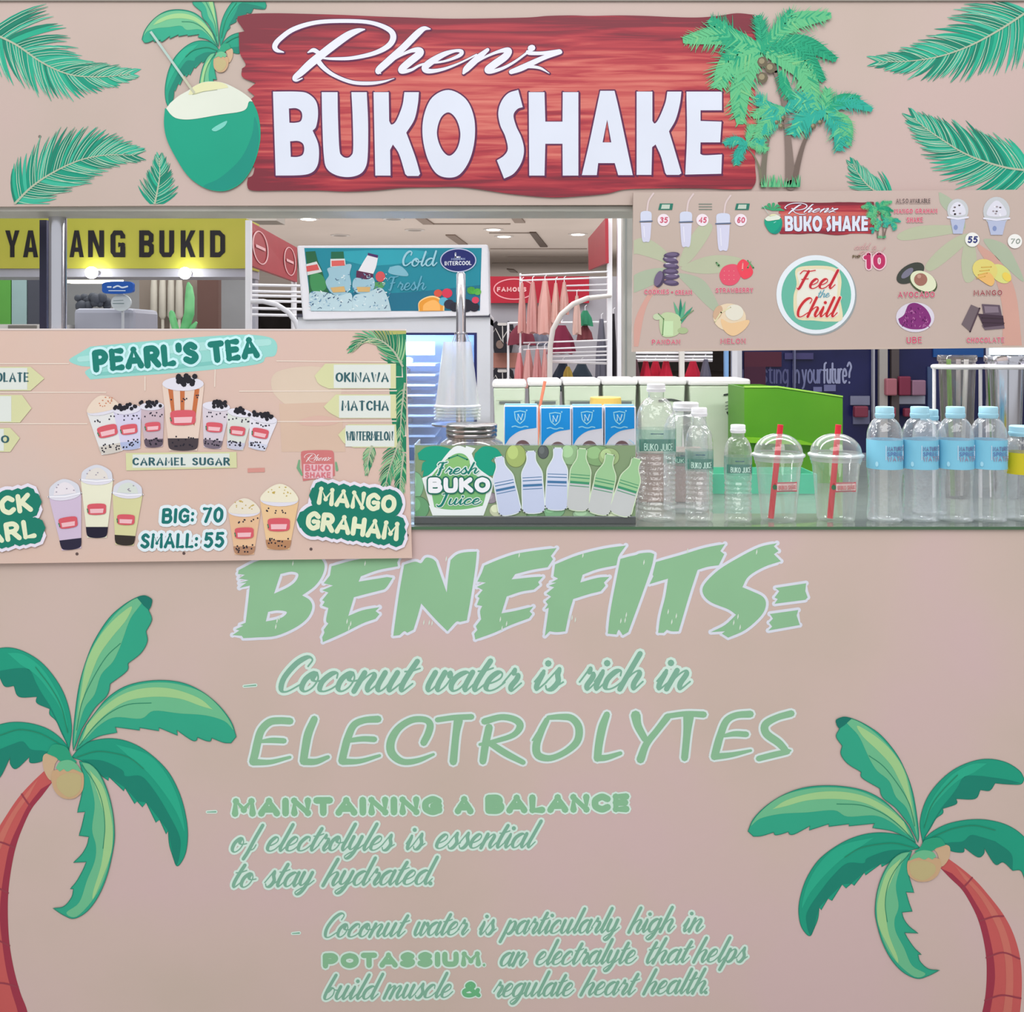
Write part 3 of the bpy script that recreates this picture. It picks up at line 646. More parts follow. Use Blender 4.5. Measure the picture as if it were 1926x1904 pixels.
def sign_lettering(ink, f, lay, wt=2.6):
    """the stall's name: script word over block capitals, white with a maroon rim"""
    ZB, ZS = (450, 0, 3.852), (930, 0, 3.852); RIM = (92, 34, 74)
    for src, T in ((BUKO, ZB), (SHAKE, ZS)):
        for g in src:
            lo = [f(L(s, T, 6)) for s in g]
            ink.c(RIM, lay).outline(lo, wt*2.2*f.k)
            ink.outline([[(x+1.6*f.k, y+1.8*f.k) for x, y in l] for l in lo[:1]], wt*1.8*f.k)
            ink.c(WHT, lay+1).fill(*lo)
    for s in RHENZ:
        P = f(smooth_open([p for p, c in parse(s, ZB)], 6))
        ink.c(RIM, lay).stroke([(x+.8*f.k, y+.9*f.k, w) for x, y, w in P], grow=4.2*f.k)
        ink.c((226, 228, 238), lay+1).stroke(P)
class Fit:
    def __init__(s, ax, ay, bx, by, k, ky=None): s.a = (ax, ay, bx, by); s.k = k; s.ky = ky or k
    def __call__(s, pts): return xf(pts, *s.a, s.k, s.ky)
def coconut_art(ink, f, lay):
    Z = (0, 0, 3.852)
    ink.c((16, 158, 128), lay+2).fill(f(L("(1200,790)c(1193,900)(1213,1010)(1270,1130)(1360,1270)(1460,1350)(1560,1385)(1660,1380)(1760,1320)(1840,1200)(1885,1050)(1890,930)(1870,820)(1835,742)c(1500,700)c", Z)))
    ink.c((12, 142, 124), lay+3).fill(f(L("(1880,1000)(1840,1180)(1760,1310)(1650,1375)(1560,1378)(1480,1350)(1600,1290)(1750,1150)(1830,980)(1850,850)", Z)))
    ink.c((120, 206, 190), lay+4).fill(f(L("(1540,940)(1600,900)(1650,880)(1630,920)(1570,955)", Z)))
    ink.c((220, 226, 212), lay+5).fill(f(L("(1210,790)c(1250,840)(1300,865)(1400,868)(1600,835)(1740,815)(1790,790)(1808,742)(1835,740)c(1810,710)(1740,660)(1640,610)(1560,595)(1480,600)(1420,625)(1370,660)(1300,700)(1240,750)c", Z)))
    ink.c((222, 222, 176), lay+6).fill(f(L("(1370,690)c(1390,650)(1440,615)(1500,600)(1580,597)(1640,615)(1660,640)c(1560,655)(1480,670)(1420,690)c", Z)))
    ink.c((150, 160, 130), lay+7).stroke(f([(1400/3.852, 690/3.852, .8), (1480/3.852, 668/3.852, .8), (1580/3.852, 655/3.852, .6)]))
    ink.c((176, 200, 192), lay+8).stroke(f([(1098/3.852, 235/3.852, 4.6), (1330/3.852, 560/3.852, 4.6)]), cap=False)
    ink.c((190, 192, 168), lay+8).stroke(f([(1330/3.852, 560/3.852, 4.6), (1415/3.852, 680/3.852, 4.6)]), cap=False)

def small_palms(ink, f, lay, seed=4):
    """cluster of printed photo-style palms (crop of the header, 1280,0 at 2.981)"""
    Z = (1280, 0, 2.981)
    def S(s): return f(smooth_open([p for p, c in parse(s, Z)], 6))
    for c, s in (((128, 112, 104), "(530,400,26)(575,560,28)(592,700,30)(605,850,40)(615,1040,58)"), ((112, 96, 88), "(735,720,14)(690,800,22)(655,920,30)(632,1040,36)"), ((116, 110, 96), "(520,690,12)(485,790,22)(465,920,30)(458,1040,36)"),
                 ((120, 118, 96), "(370,830,6)(410,880,9)(440,950,12)(450,1030,16)")):
        ink.c(c, lay).stroke(S(s))
    rn = random.Random(seed)
    def leaf(x0, y0, x1, y1, bend, wd, cols, n=26):
        mx, my = (x0+x1)/2, (y0+y1)/2; dx, dy = x1-x0, y1-y0; d = hypot(dx, dy)
        c = (mx-dy/d*bend, my+dx/d*bend); P = f([(1280+a/2.981, b/2.981) for a, b in smooth_open([(x0, y0), c, (x1, y1)], 8)])
        a_ = math.atan2(P[-1][1]-P[0][1], P[-1][0]-P[0][0]); base = cols[0]; wd = wd*f.k/2.981
        ink.c(base, lay+2+rn.randint(0, 2)).stroke([(p[0], p[1], wd*.95*math.sin(pi*min(1, .12+.82*i/len(P)))) for i, p in enumerate(P)], cap=False)
        for i in range(int(n*1.7)):
            t = i/(n*1.7); p = P[int(t*(len(P)-1))]; q = P[min(len(P)-1, int(t*(len(P)-1))+1)]; th = math.atan2(q[1]-p[1], q[0]-p[0])
            for sd in (-1, 1):
                ll = wd*(.75+.5*rn.random())*math.sin(pi*(.15+.75*t)); an = th+sd*rn.uniform(.6, 1.0)+.25*(1 if sin(th) > -.5 else 0)*(1 if cos(an_ := th) > 0 else -1)
                ink.c(base if rn.random() < .75 else rn.choice(cols), lay+5).stroke([(p[0], p[1], wd*.11), (p[0]+ll*cos(an), p[1]+ll*sin(an), .3)], cap=False)
    A = ((96, 188, 132), (120, 192, 130), (40, 160, 118)); B = ((26, 160, 118), (16, 140, 108), (70, 180, 130)); C = ((40, 170, 150), (30, 150, 130), (110, 196, 140))
    for a in ((450, 280, 430, 90, 10, 70, B), (450, 280, 620, 60, 20, 80, B), (450, 280, 840, 90, -60, 100, A), (450, 280, 870, 340, -70, 90, B), (450, 280, 800, 460, -90, 90, B), (480, 300, 760, 640, -90, 110, A),
              (450, 280, 160, 110, -30, 110, B), (450, 280, 10, 230, 50, 110, A), (450, 290, 240, 330, 10, 90, B), (450, 290, 200, 500, 60, 130, A), (440, 300, 330, 700, 50, 120, A), (560, 400, 620, 560, 10, 60, B),
              (800, 630, 1070, 620, -50, 70, C), (800, 630, 1000, 550, -30, 60, B), (800, 630, 600, 560, 30, 90, C), (800, 630, 820, 500, 0, 60, A), (800, 630, 620, 760, 30, 100, C), (800, 630, 880, 850, -50, 90, C), (800, 630, 940, 820, -60, 70, A),
              (580, 620, 420, 540, -30, 70, C), (580, 620, 400, 660, 20, 70, A), (560, 640, 420, 780, 20, 80, A), (580, 620, 740, 590, -20, 70, C), (580, 620, 470, 760, 30, 70, C),
              (370, 810, 240, 810, 20, 46, C), (370, 810, 310, 930, 20, 50, C), (370, 810, 480, 850, -20, 50, A), (370, 800, 400, 700, 0, 40, A), (380, 810, 470, 800, -10, 40, C)):
        leaf(*a)
    for x, y, r in ((455, 352, 30), (500, 385, 32), (455, 440, 32), (560, 712, 16), (535, 690, 12), (572, 665, 12), (740, 712, 16), (778, 690, 14)):
        p = f([(1280+x/2.981, y/2.981)])[0]; ink.c((104, 96, 76), lay+7).disc(p[0], p[1], r/2.981*f.k); ink.c((150, 140, 112), lay+8).disc(p[0]-1.5*f.k, p[1]-1.5*f.k, r*.55/2.981*f.k)
    for i in range(46):
        x = 450+rn.random()*210; y = 1052; p = f([(1280+x/2.981, y/2.981), (1280+(x+rn.uniform(-14, 14))/2.981, (y-rn.uniform(20, 75))/2.981)])
        ink.c(rn.choice(((80, 176, 122), (110, 186, 132), (50, 150, 104))), lay+9).stroke([(p[0][0], p[0][1], 3.4*f.k), (p[1][0], p[1][1], .4)], cap=False)
# ------------------------------------------------------------------ kiosk counter with its printed front
PINK = noise_mat('printed_pink_beige', [(.35, (200, 181, 169)), (.5, (205, 183, 174)), (.65, (207, 181, 179))], nscale=2.2, rough=.42, spec=.35)
counter = thing('kiosk_counter', (0, .5, 0), 'wide pink-beige serving counter printed with coconut water benefits and cartoon palms', 'counter')
MB().box(-1.75, 1.75, 0, .02, 0, .996).build('front_panel', PINK, counter)
MB().box(-1.75, -1.73, .02, 1.0, 0, .985).build('side_panel', PINK, counter)
MB().box(1.73, 1.75, .02, 1.0, 0, .985).build('side_panel', PINK, counter)
MB().box(-1.74, 1.74, .02, 1.0, .982, .9965).build('worktop', noise_mat('grey_worktop', [(.4, (152, 154, 146)), (.6, (166, 168, 160))], nscale=30, rough=.35), counter)
MB().box(-1.75, 1.75, -.004, .99, .9965, 1.0).build('glass_top', clear_mat('worktop_glass', (236, 242, 238), (176, 186, 178), .04), counter, label='clear glass sheet')
MB().box(-1.75, 1.75, -.006, -.004, .9945, 1.0).build('glass_edge', mat((74, 104, 78), .3), counter, label='dark green edge of the glass sheet')
s0 = flat(0.0)
INK_GREEN = (142, 190, 148)
a = Ink((-280, 991, 2200, 1988)); palm_art(a, lambda p: p); a.build('palm_print', counter, s0, 'printed cartoon palm on the left')
a = Ink((-280, 991, 2200, 1988)); palm_art(a, lambda p: xf(p, 138, 1410, 1727, 1583, -1.045, .81)); a.build('palm_print', counter, s0, 'printed cartoon palm on the right')
# BENEFITS:
ZC, ZD = (420, 1010, 3.439), (970, 1010, 3.379)
ben = [("(100,215)c(240,150)(450,120)(620,125)c(655,180)(640,250)(590,320)(510,378)c(560,410)(575,460)(540,530)(460,590)(340,640)(220,650)(130,655)c(120,640)c(60,635)c(105,605)c(80,598)c(130,575)c(110,570)c(145,555)c(160,430)(172,315)c(105,330)c(150,295)c(105,300)c(165,280)c(100,270)c(140,245)c(95,240)c", ZC, ["(370,240)c(440,225)(485,240)(470,285)(420,325)(328,368)c(350,300)", "(290,485)c(350,475)(410,485)(390,515)(340,535)(275,547)c"]),
       ("(700,190)c(850,150)(1000,130)(1140,132)c(1125,165)c(1130,190)c(1000,215)(890,255)c(875,290)c(1060,260)c(1095,265)c(1060,320)(1040,340)c(940,365)(845,390)c(808,512)c(900,475)(1010,455)c(985,480)c(1010,500)c(985,530)c(900,560)(780,620)(645,680)c(640,650)c(655,620)c(650,600)c(680,560)c(665,540)(680,460)c(640,445)c(655,420)(640,410)c(680,360)c(640,345)c(710,315)c(650,300)c(690,250)c", ZC, []),
       ("(1170,180)c(1240,160)(1280,170)(1310,135)(1350,140)(1375,160)c(1410,260)(1445,360)c(1455,260)(1470,150)c(1510,115)(1560,100)(1640,95)c(1630,200)(1600,400)(1575,540)c(1530,550)c(1505,550)(1450,610)c(1370,530)(1280,430)c(1255,520)(1230,600)c(1190,620)c(1170,610)(1140,635)c(1100,640)c(1110,560)(1140,350)", ZC, []),
       ("(911,1064)c(940,1052)(970,1042)(1005,1036)(1047,1031)c(1036,1046)c(1040,1052)c(1030,1067)c(1000,1072)(969,1080)c(962,1090)c(1000,1086)(1021,1085)c(1012,1095)c(1015,1100)c(1004,1109)c(980,1113)(953,1122)c(943,1154)c(970,1149)(1003,1141)c(996,1150)c(1001,1155)c(995,1163)c(960,1176)(930,1190)(894,1203)c(892,1192)c(898,1185)c(895,1178)c(905,1165)c(903,1150)(907,1140)c(897,1138)c(902,1125)c(898,1122)c(908,1110)c(897,1104)c(914,1096)c(898,1094)c(906,1078)c", None, []),
       ("(250,175)c(400,115)(560,75)(700,55)c(660,110)c(650,130)c(640,180)c(520,205)(425,240)c(410,290)c(520,260)(595,255)c(560,290)c(570,310)c(540,345)c(460,365)(365,395)c(340,480)(315,600)c(260,605)(215,600)c(185,630)c(195,560)(210,450)c(185,460)c(205,430)c(190,410)c(225,380)c(195,360)c(245,320)c(210,310)c(260,290)c(225,290)c(270,265)c(240,250)c", ZD, []),
       ("(665,140)c(720,125)(765,115)(790,105)(850,100)(880,110)c(860,200)(790,400)(715,605)c(680,625)c(655,590)(640,620)c(585,615)c(605,450)", ZD, []),
       ("(890,160)c(1050,115)(1200,70)(1330,45)c(1300,90)c(1325,110)c(1290,180)c(1220,190)(1155,210)c(1100,380)(1035,600)c(990,600)(960,590)c(940,610)c(905,610)c(920,500)(950,380)(968,265)c(900,285)(850,300)c(875,250)c(870,240)c", ZD, []),
       ("(1660,40)c(1640,60)c(1670,90)c(1640,110)c(1685,155)c(1580,190)(1480,250)(1440,320)c(1500,345)(1570,380)(1590,430)(1560,500)(1460,590)(1350,640)c(1310,615)c(1330,600)c(1240,605)c(1330,560)(1400,495)c(1350,460)(1240,415)(1190,360)(1200,300)(1290,210)(1420,130)(1550,65)", ZD, []),
       ("(1650,325)c(1845,295)c(1840,345)c(1855,385)c(1840,400)c(1645,425)c(1665,395)c(1645,385)c(1675,345)c", ZD, []), ("(1615,490)c(1795,465)c(1785,500)c(1805,560)c(1605,595)c(1630,570)c(1610,545)c(1635,520)c", ZD, [])]
for g, T, holes in ben:
    a = Ink(); lo = [L(g, T, 4)]+[L(h, T, 4) for h in holes]
    a.c((218, 222, 234), 0).outline(lo, 10.5); a.fill(*lo)
    a.c(INK_GREEN, 1).fill(*lo)
    c = [sum(v)/len(lo[0]) for v in zip(*lo[0])]; bot = max(p[1] for p in lo[0]); rn = random.Random(int(c[0]))
    top = min(p[1] for p in lo[0])
    for k in range(4):   # flecks of missing paint near the foot and head of each brush letter
        xx = c[0]+rn.uniform(-10, 12)+(-14 if k < 3 else 16)*(1 if bot-top > 60 else .4); yy = (bot-14-rn.uniform(0, 22)) if k < 3 else top+16+rn.uniform(0, 10)
        if bot-top > 60: a.c((214, 226, 214), 2).stroke([(xx, yy, 1), (xx+.8, yy-4, 2.6), (xx+1.4, yy-9, .6)])
    a.build('painted_letter', counter, s0)
# ELECTROLYTES
ZE, ZF = (440, 1220, 3.502), (970, 1220, 3.502)
el = [(ZE, ["(370,478,46)(300,475,46)(235,485,48)(180,540,50)(155,620,52)(140,690,52)(125,745,50)", "(180,612,22)(250,605,36)(330,608,36)", "(125,748,46)(240,748,32)(370,716,20)"]),
      (ZE, ["(530,465,46)(490,560,54)(470,660,52)(458,742,50)", "(458,745,46)(540,745,40)(620,715,26)"]),
      (ZE, ["(950,465,46)(860,472,42)(790,505,46)(750,590,50)(728,670,50)(712,740,50)", "(765,605,30)(850,595,36)(925,598,38)", "(715,745,44)(830,742,32)(960,705,20)"]),
      (ZE, ["(1250,620,46)(1280,560,48)(1292,500,46)(1255,468,40)(1170,472,42)(1085,525,46)(1035,610,54)(1040,690,54)(1110,745,42)(1210,738,34)(1315,697,18)"]),
      (ZE, ["(1340,470,34)(1450,455,36)(1565,450,38)", "(1478,475,60)(1462,570,48)(1445,745,50)"]),
      (ZE, ["(1640,742,46)(1655,640,50)(1680,520,50)", "(1650,480,44)(1760,452,40)(1850,468,44)(1885,510,48)(1840,570,36)(1720,610,30)(1620,632,20)", "(1690,625,40)(1790,690,44)(1905,750,34)"]),
      (ZF, ["(215,455,30)(300,450,40)(370,460,46)(415,520,50)(405,610,48)(330,680,40)(230,722,40)(150,705,50)(135,640,52)(165,550,46)(205,470,36)", "(110,605,10)(150,560,30)"]),
      (ZF, ["(600,435,42)(570,520,54)(548,630,52)(538,722,50)", "(538,722,44)(600,718,38)(690,690,26)"]),
      (ZF, ["(790,440,64)(805,510,52)(850,595,44)", "(1000,450,46)(930,540,42)(860,630,46)(822,730,54)"]),
      (ZF, ["(1000,445,34)(1120,430,36)(1238,435,42)", "(1138,450,70)(1128,560,50)(1112,720,46)"]),
      (ZF, ["(1545,432,46)(1450,440,42)(1385,480,46)(1345,580,50)(1325,650,52)(1308,712,48)", "(1370,575,22)(1440,562,36)(1518,565,38)", "(1310,712,44)(1420,700,34)(1548,672,18)"]),
      (ZF, ["(1815,428,44)(1720,455,42)(1645,500,50)(1650,560,52)(1730,620,50)(1780,670,40)(1810,672,12)", "(1790,680,36)(1700,700,40)(1600,725,38)"])]
for T, ss in el:
    a = Ink(); SS = [smooth_open([p for p, c in parse(s, T)], 5) for s in ss]
    a.c((216, 230, 228), 0)
    for P in SS: a.stroke(P, grow=8)
    a.c((140, 188, 150), 1)
    for P in SS: a.stroke(P)
    a.build('brush_letter', counter, s0)
HG, SG = (210, 234, 222), (128, 178, 154)
lines = [([("Coconut", 522, 1301, 776, 1300), ("water", 800, 1300, 978, 1299), ("is", 1002, 1297, 1057, 1297), ("rich", 1087, 1297, 1208, 1296), ("in", 1232, 1296, 1297, 1296)], 35, 10.2, 3.2, 10.5),
         ([("of", 434, 1603, 485, 1602), ("electrolyles", 500, 1601, 740, 1599), ("is", 762, 1598, 798, 1597), ("essential", 818, 1596, 1006, 1594)], 26, 6.6, 2.3, 8),
         ([("to", 434, 1669, 478, 1669), ("stay", 497, 1668, 590, 1667), ("hydrated.", 607, 1666, 820, 1663)], 26, 6.6, 2.3, 8),
         ([("Coconut", 608, 1763, 762, 1761), ("water", 778, 1760, 880, 1758), ("is", 900, 1758, 932, 1757), ("particularly", 947, 1757, 1164, 1754), ("high", 1182, 1754, 1268, 1752), ("in", 1283, 1752, 1322, 1752)], 24, 6.0, 2.2, 7.8),
         ([("an", 940, 1817, 990, 1816), ("electralyte", 1007, 1815, 1196, 1812), ("that", 1213, 1812, 1296, 1810), ("helps", 1304, 1810, 1404, 1809)], 24, 6.0, 2.2, 7.8),
         ([("build", 607, 1880, 710, 1879), ("muscle", 722, 1878, 850, 1876), ("regulate", 927, 1875, 1078, 1873), ("heart", 1092, 1872, 1195, 1871), ("health.", 1210, 1870, 1336, 1868)], 24, 6.0, 2.2, 7.8)]
for words, xh, tk, tn, halo in lines:
    for w in words:
        a = Ink(); script_word(a, *w, xh, tk, tn, SG, 1, halo, HG); a.build('script_word', counter, s0)
for x, y, x1, y1 in ((459, 1291, 481, 1289), (390, 1527.5, 406, 1527), (550, 1756, 563, 1755)):
    a = Ink(); a.c(HG, 1).stroke([(x, y, 6), (x1, y1, 7)]); a.c(SG, 2).stroke([(x, y, 1.6), (x1, y1, 2.8)]); a.build('dash_mark', counter, s0)
for t, x, y, x1, y1, h in (("MAINTAINING", 436, 1537, 833, 1533, 36), ("A", 856, 1532, 890, 1532, 35), ("BALANCE", 913, 1531, 1184, 1528, 36), ("POTASSIUM", 607, 1822, 905, 1818, 29)):
    a = Ink(); caps_text(a, t, x, y, x1, y1, h, 12.6 if h > 30 else 10.2, (136, 188, 148), 1, 7, HG, gap=.1); a.build('capital_word', counter, s0)
a = Ink(); caps_text(a, ".", 908, 1818, 913, 1818, 20, 5, (136, 188, 148), 1, 4, HG); a.build('full_stop', counter, s0)
a = Ink(); caps_text(a, "&", 867, 1876, 905, 1876, 30, 8, (104, 180, 128), 1, 5, HG); a.build('ampersand', counter, s0)

# ------------------------------------------------------------------ header sign over the stall
BEIGE = noise_mat('printed_beige', [(.35, (190, 173, 162)), (.5, (195, 176, 167)), (.65, (199, 176, 170))], nscale=2.0, rough=.45, spec=.3)
HYY = -.03
hk = K(HYY)
head = thing('header_sign', W(963, 385, HYY), 'long beige header board over the stall with red plank print and green coconut', 'sign')
def hp(px, py): v = W(px, py, HYY); return (v.x, v.z)
MB().prism([hp(*p) for p in ((-260, 2), (2200, 2), (2200, 386), (1190, 385.5), (300, 387), (-260, 390))], HYY, HYY+.11).build('sign_board', BEIGE, head)
FR = noise_mat('aluminium_frame', [(.4, (172, 170, 162)), (.6, (190, 188, 180))], nscale=4, rough=.4)
MB().box(hp(-262, 0)[0], hp(2202, 0)[0], HYY-.004, HYY+.115, hp(0, 3)[1], hp(0, -6)[1]).build('edge_trim', mat((150, 146, 138)), head)
MB().box(hp(-262, 0)[0], hp(2202, 0)[0], HYY+.01, HYY+.115, hp(0, 396)[1], hp(0, 386.5)[1]).build('bottom_rail', FR, head)
hs = flat(HYY)
hclip = (-260, 4, 2200, 384)
one = Fit(0, 0, 0, 0, 1.0)
a = Ink(hclip); a.c(WOODM, 15).fill(L(BOARD)); a.build('plank_print', head, hs, 'printed red wooden plank')
a = Ink(hclip); sign_lettering(a, one, 17); a.build('lettering', head, hs, 'white raised-look name lettering with maroon rim')
a = Ink(hclip); palm_art(a, lambda p: xf(p, 138, 1410, 412, 88, -.47, .53), 0, True, False); a.build('palm_print', head, hs, 'cartoon palm behind the coconut')
a = Ink(hclip); coconut_art(a, one, 16); a.build('coconut_print', head, hs, 'printed green coconut with straw')
a = Ink(hclip, True); small_palms(a, one, 20); a.build('palm_cluster_print', head, hs, 'cluster of palms at the right end of the plank')
for i, (rr, ln, sd, sides) in enumerate((
        ([(-20, 60), (30, 84), (80, 118), (130, 140), (185, 145), (246, 140)], lambda t: 92*(1-.62*t), 2, (1.05, .95)),
        ([(28, 384), (60, 352), (100, 325), (150, 302), (200, 292), (252, 292)], lambda t: 78*(1-.55*t)*(.75+.5*min(1, t*3)), 3, (1.05, .9)),
        ([(290, 390), (296, 362), (301, 330), (300, 298)], lambda t: 44*(1-.5*t), 5, (1, 1)),
        ([(1935, 20), (1880, 56), (1820, 88), (1760, 108), (1700, 116), (1652, 116)], lambda t: 92*(1-.6*t), 6, (1, 1.05)),
        ([(1940, 322), (1885, 314), (1820, 292), (1770, 262), (1736, 238), (1718, 222)], lambda t: 82*(1-.6*t)*(.8+.4*min(1, t*3)), 8, (1, 1)),
        ([(1680, 372), (1650, 362), (1625, 342), (1602, 308)], lambda t: 46*(1-.5*t), 9, (1, 1)))):
    a = Ink(hclip, True); frond(a, rr, ln, 1, n=(44 if i not in (2, 5) else 20), seed=sd, sides=sides, w=6.5 if i not in (2, 5) else 5, lean=.95); a.build('frond_print', head, hs, 'printed feathery palm frond')
for x_, y_ in ((75, 257), (1862, 258)): a = Ink(); a.c((120, 112, 104), 1).disc(x_, y_, 3); a.build('screw', head, hs)
# posts that carry the header
CHROME = mat((205, 205, 212), .16, 1.0)
CHR2 = mat((188, 188, 196), .22, 1.0)
for px, lb in ((109, 'thick polished chrome post at the left between header and tea menu board'), (1990, 'chrome post carrying the right end of the header')):
    v = W(px, 640, .07); t = thing('chrome_post', (v.x, v.y, 1.0), lb, 'post')
    MB().tube([(v.x, v.y, 1.0), (v.x, v.y, W(0, 396, HYY).z)], .0165, 24).build('tube', CHROME, t, True)
    MB().lathe([(.034, 0), (.034, .006), (.02, .012)], v.x, v.y, 1.0).build('foot_flange', CHROME, t, True)
t = thing('grey_column', (W(1181, 0, 2.3).x, 2.35, 0), 'slim grey square column seen left of the flavour menu board, behind the bins', 'column')
MB().box(W(1172, 0, 2.3).x, W(1196, 0, 2.3).x, 2.3, 2.36, 0, 2.3).build('column_body', FR, t)
MB().box(W(1176, 0, 2.3).x, W(1179, 0, 2.3).x, 2.297, 2.3, 0, 2.3).build('groove', mat((150, 154, 150)), t)
t = thing('black_post', (W(95, 640, .14).x, .14, 1.0), 'thin dark post just left of the thick chrome post', 'post')
MB().box(W(88, 0, .14).x, W(101, 0, .14).x, .11, .125, 1.0, W(0, 396, HYY).z).build('post_body', mat((34, 34, 56), .4), t)

# ------------------------------------------------------------------ tea menu board (left, in front of the counter)
TY = -.012
TB = noise_mat('printed_peach', [(.3, (211, 191, 182)), (.5, (217, 189, 175)), (.7, (215, 186, 179))], nscale=2.6, rough=.45, spec=.3)
tea = thing('tea_menu_board', W(300, 1056, TY), "peach menu board at lower left headed PEARL'S TEA with bubble tea cups and prices", 'sign')
def tp(px, py): v = W(px, py, TY); return (v.x, v.z)
MB().prism([tp(*p) for p in ((-200, 620), (762, 621), (775, 1050), (-200, 1063))], TY, TY+.006).build('board', TB, tea)
MB().prism([tp(*p) for p in ((-200, 618), (763, 619), (763, 622), (-200, 621))], TY-.001, TY+.007).build('board_edge', mat((222, 210, 206)), tea)
ts = flat(TY); tc_ = (-195, 622, 772, 1056)
TEAL = (20, 124, 112)
a = Ink(tc_); a.c((150, 214, 206), 0).fill(L("(130,678)(150,664)(170,652)c(300,640)(440,630)(500,633)(520,645)(518,668)(500,672)c(480,686)(350,700)(240,708)(170,714)c(160,700)(175,690)c(150,688)"))
a.c((172, 224, 218), 1).stroke([(150, 676, 10), (250, 664, 14), (400, 650, 16), (505, 644, 12)])
a.c((126, 198, 190), 1).stroke([(180, 704, 6), (300, 694, 8), (460, 676, 6)])
a.build('brush_swash_print', tea, ts)
a = Ink(tc_); caps_text(a, "PEARL'S", 178, 701, 374, 685, 43, 12, TEAL, 4, 10, (200, 240, 244), gap=.14, jig=.02); caps_text(a, "TEA", 396, 684, 488, 674, 42, 12, TEAL, 4, 10, (200, 244, 248), gap=.16, jig=.02)
a.build('heading_lettering', tea, ts, 'teal heading lettering with pale glow')
# faint background cups and ruled lines
a = Ink(tc_, True)
CREAM = (220, 206, 172)
a.c((215, 195, 172), 0).fill(L("(100,740)c(150,700)(190,720)c(195,830)c(180,1010)c(100,1010)c")).build('background_print', tea, ts, 'faint cup print at the left') if False else a.c((219, 200, 180), 0).fill(L("(520,700)(600,690)(640,720)(630,760)(560,770)(515,740)"))
a.c((214, 186, 166), 0).fill(L("(525,760)c(640,756)c(650,850)c(530,850)c")).c((216, 180, 166), 1).fill(L("(565,790)(600,782)(640,790)(620,800)(570,800)"))
a.build('background_print', tea, ts)
a = Ink(tc_); a.c((232, 216, 202), 2)
for s in ([(-195, 684), (130, 684)], [(520, 679), (756, 681), (757, 709), (745, 709)], [(-195, 738), (200, 738)], [(450, 736), (758, 735), (760, 764), (748, 765)], [(-195, 797), (165, 797)], [(520, 793), (762, 792), (763, 820), (750, 821)],
          [(405, 695), (404, 728)], [(273, 708), (273, 735)]): a.stroke(s, 2.2, cap=False)
a.build('rule_lines_print', tea, ts)
# palm in the right margin
a = Ink((600, 622, 764, 1000), True); a.c((178, 180, 104), 1).fill(rect(705, 622, 764, 640)); a.c((30, 130, 94), 1).fill(L("(728,630)c(764,628)c(764,850)c(742,850)c(730,700)"))
for rr, l_, sd in (([(758, 690), (740, 660), (715, 640), (690, 638), (662, 655)], 42, 3), ([(762, 720), (755, 780), (752, 850)], 22, 5), ([(752, 830), (740, 860), (728, 900), (722, 950)], 30, 6), ([(700, 838), (694, 860), (690, 890)], 18, 7), ([(760, 850), (754, 900), (750, 950)], 26, 8)):
    frond(a, rr, lambda t, l=l_: l*(1-.45*t), 2, n=20, seed=sd, cols=((40, 140, 96), (84, 170, 124), (24, 116, 84), (130, 190, 140)), lt=(214, 216, 176), w=3.4, lean=.8)
a.build('palm_print', tea, ts, 'palm printed down the right margin')
# name tags
def tagshape(pts, txt, box, lay=5, small=False):
    a = Ink(tc_); a.c((214, 216, 168), lay).fill(pts)
    xs = [p[0] for p in pts]; cx = sum(xs)/len(xs)
    a.c((222, 228, 222), lay+1).fill(box[4])
    if txt.strip(): caps_text(a, txt, box[0], box[1], box[2], box[1], box[3], 3.9 if not small else 3.0, (52, 96, 104), lay+2, gap=.2, thin=1.8)
    for x in (box[0]-.5,): pass
    a.build('name_tag_print', tea, ts)
tagshape(L("(592,707)c(612,684)c(745,684)c(745,731)c(618,731)c(600,722)"), "OKINAWA", (632, 719, 731, 19, rect(628, 686, 735, 730)))
tagshape(L("(609,765)c(632,742)c(745,742)c(746,787)c(640,787)c(620,776)"), "MATCHA", (643, 773, 731, 20, rect(638, 744, 735, 786)))
tagshape(L("(636,818)c(655,798)c(745,798)c(748,842)c(665,842)c(648,834)"), "WINTERMELON", (652, 829, 739, 18, rect(650, 800, 742, 840)), small=True)
tagshape(L("(-180,690)c(58,690)c(84,712)c(58,735)c(-180,735)c"), "CHOCOLATE", (-60, 719, 55, 19, rect(-170, 692, 52, 733)))
tagshape(L("(-180,743)c(42,743)c(60,768)c(38,795)c(-180,795)c"), " ", (-60, 778, -48, 19, rect(-170, 745, 22, 793)))
tagshape(L("(-180,805)c(20,805)c(38,824)c(20,850)c(-180,850)c"), "DO", (-14, 834, 18, 16, rect(-170, 807, 8, 848)))
tagshape(L("(237,852)c(445,850)c(446,880)c(238,885)c"), "CARAMEL SUGAR", (250, 876, 433, 16, L("(250,855)c(432,853)c(432,878)c(250,880)c")))
a = Ink(); lo = L("(237,852)c(445,850)c(446,880)c(238,885)c")
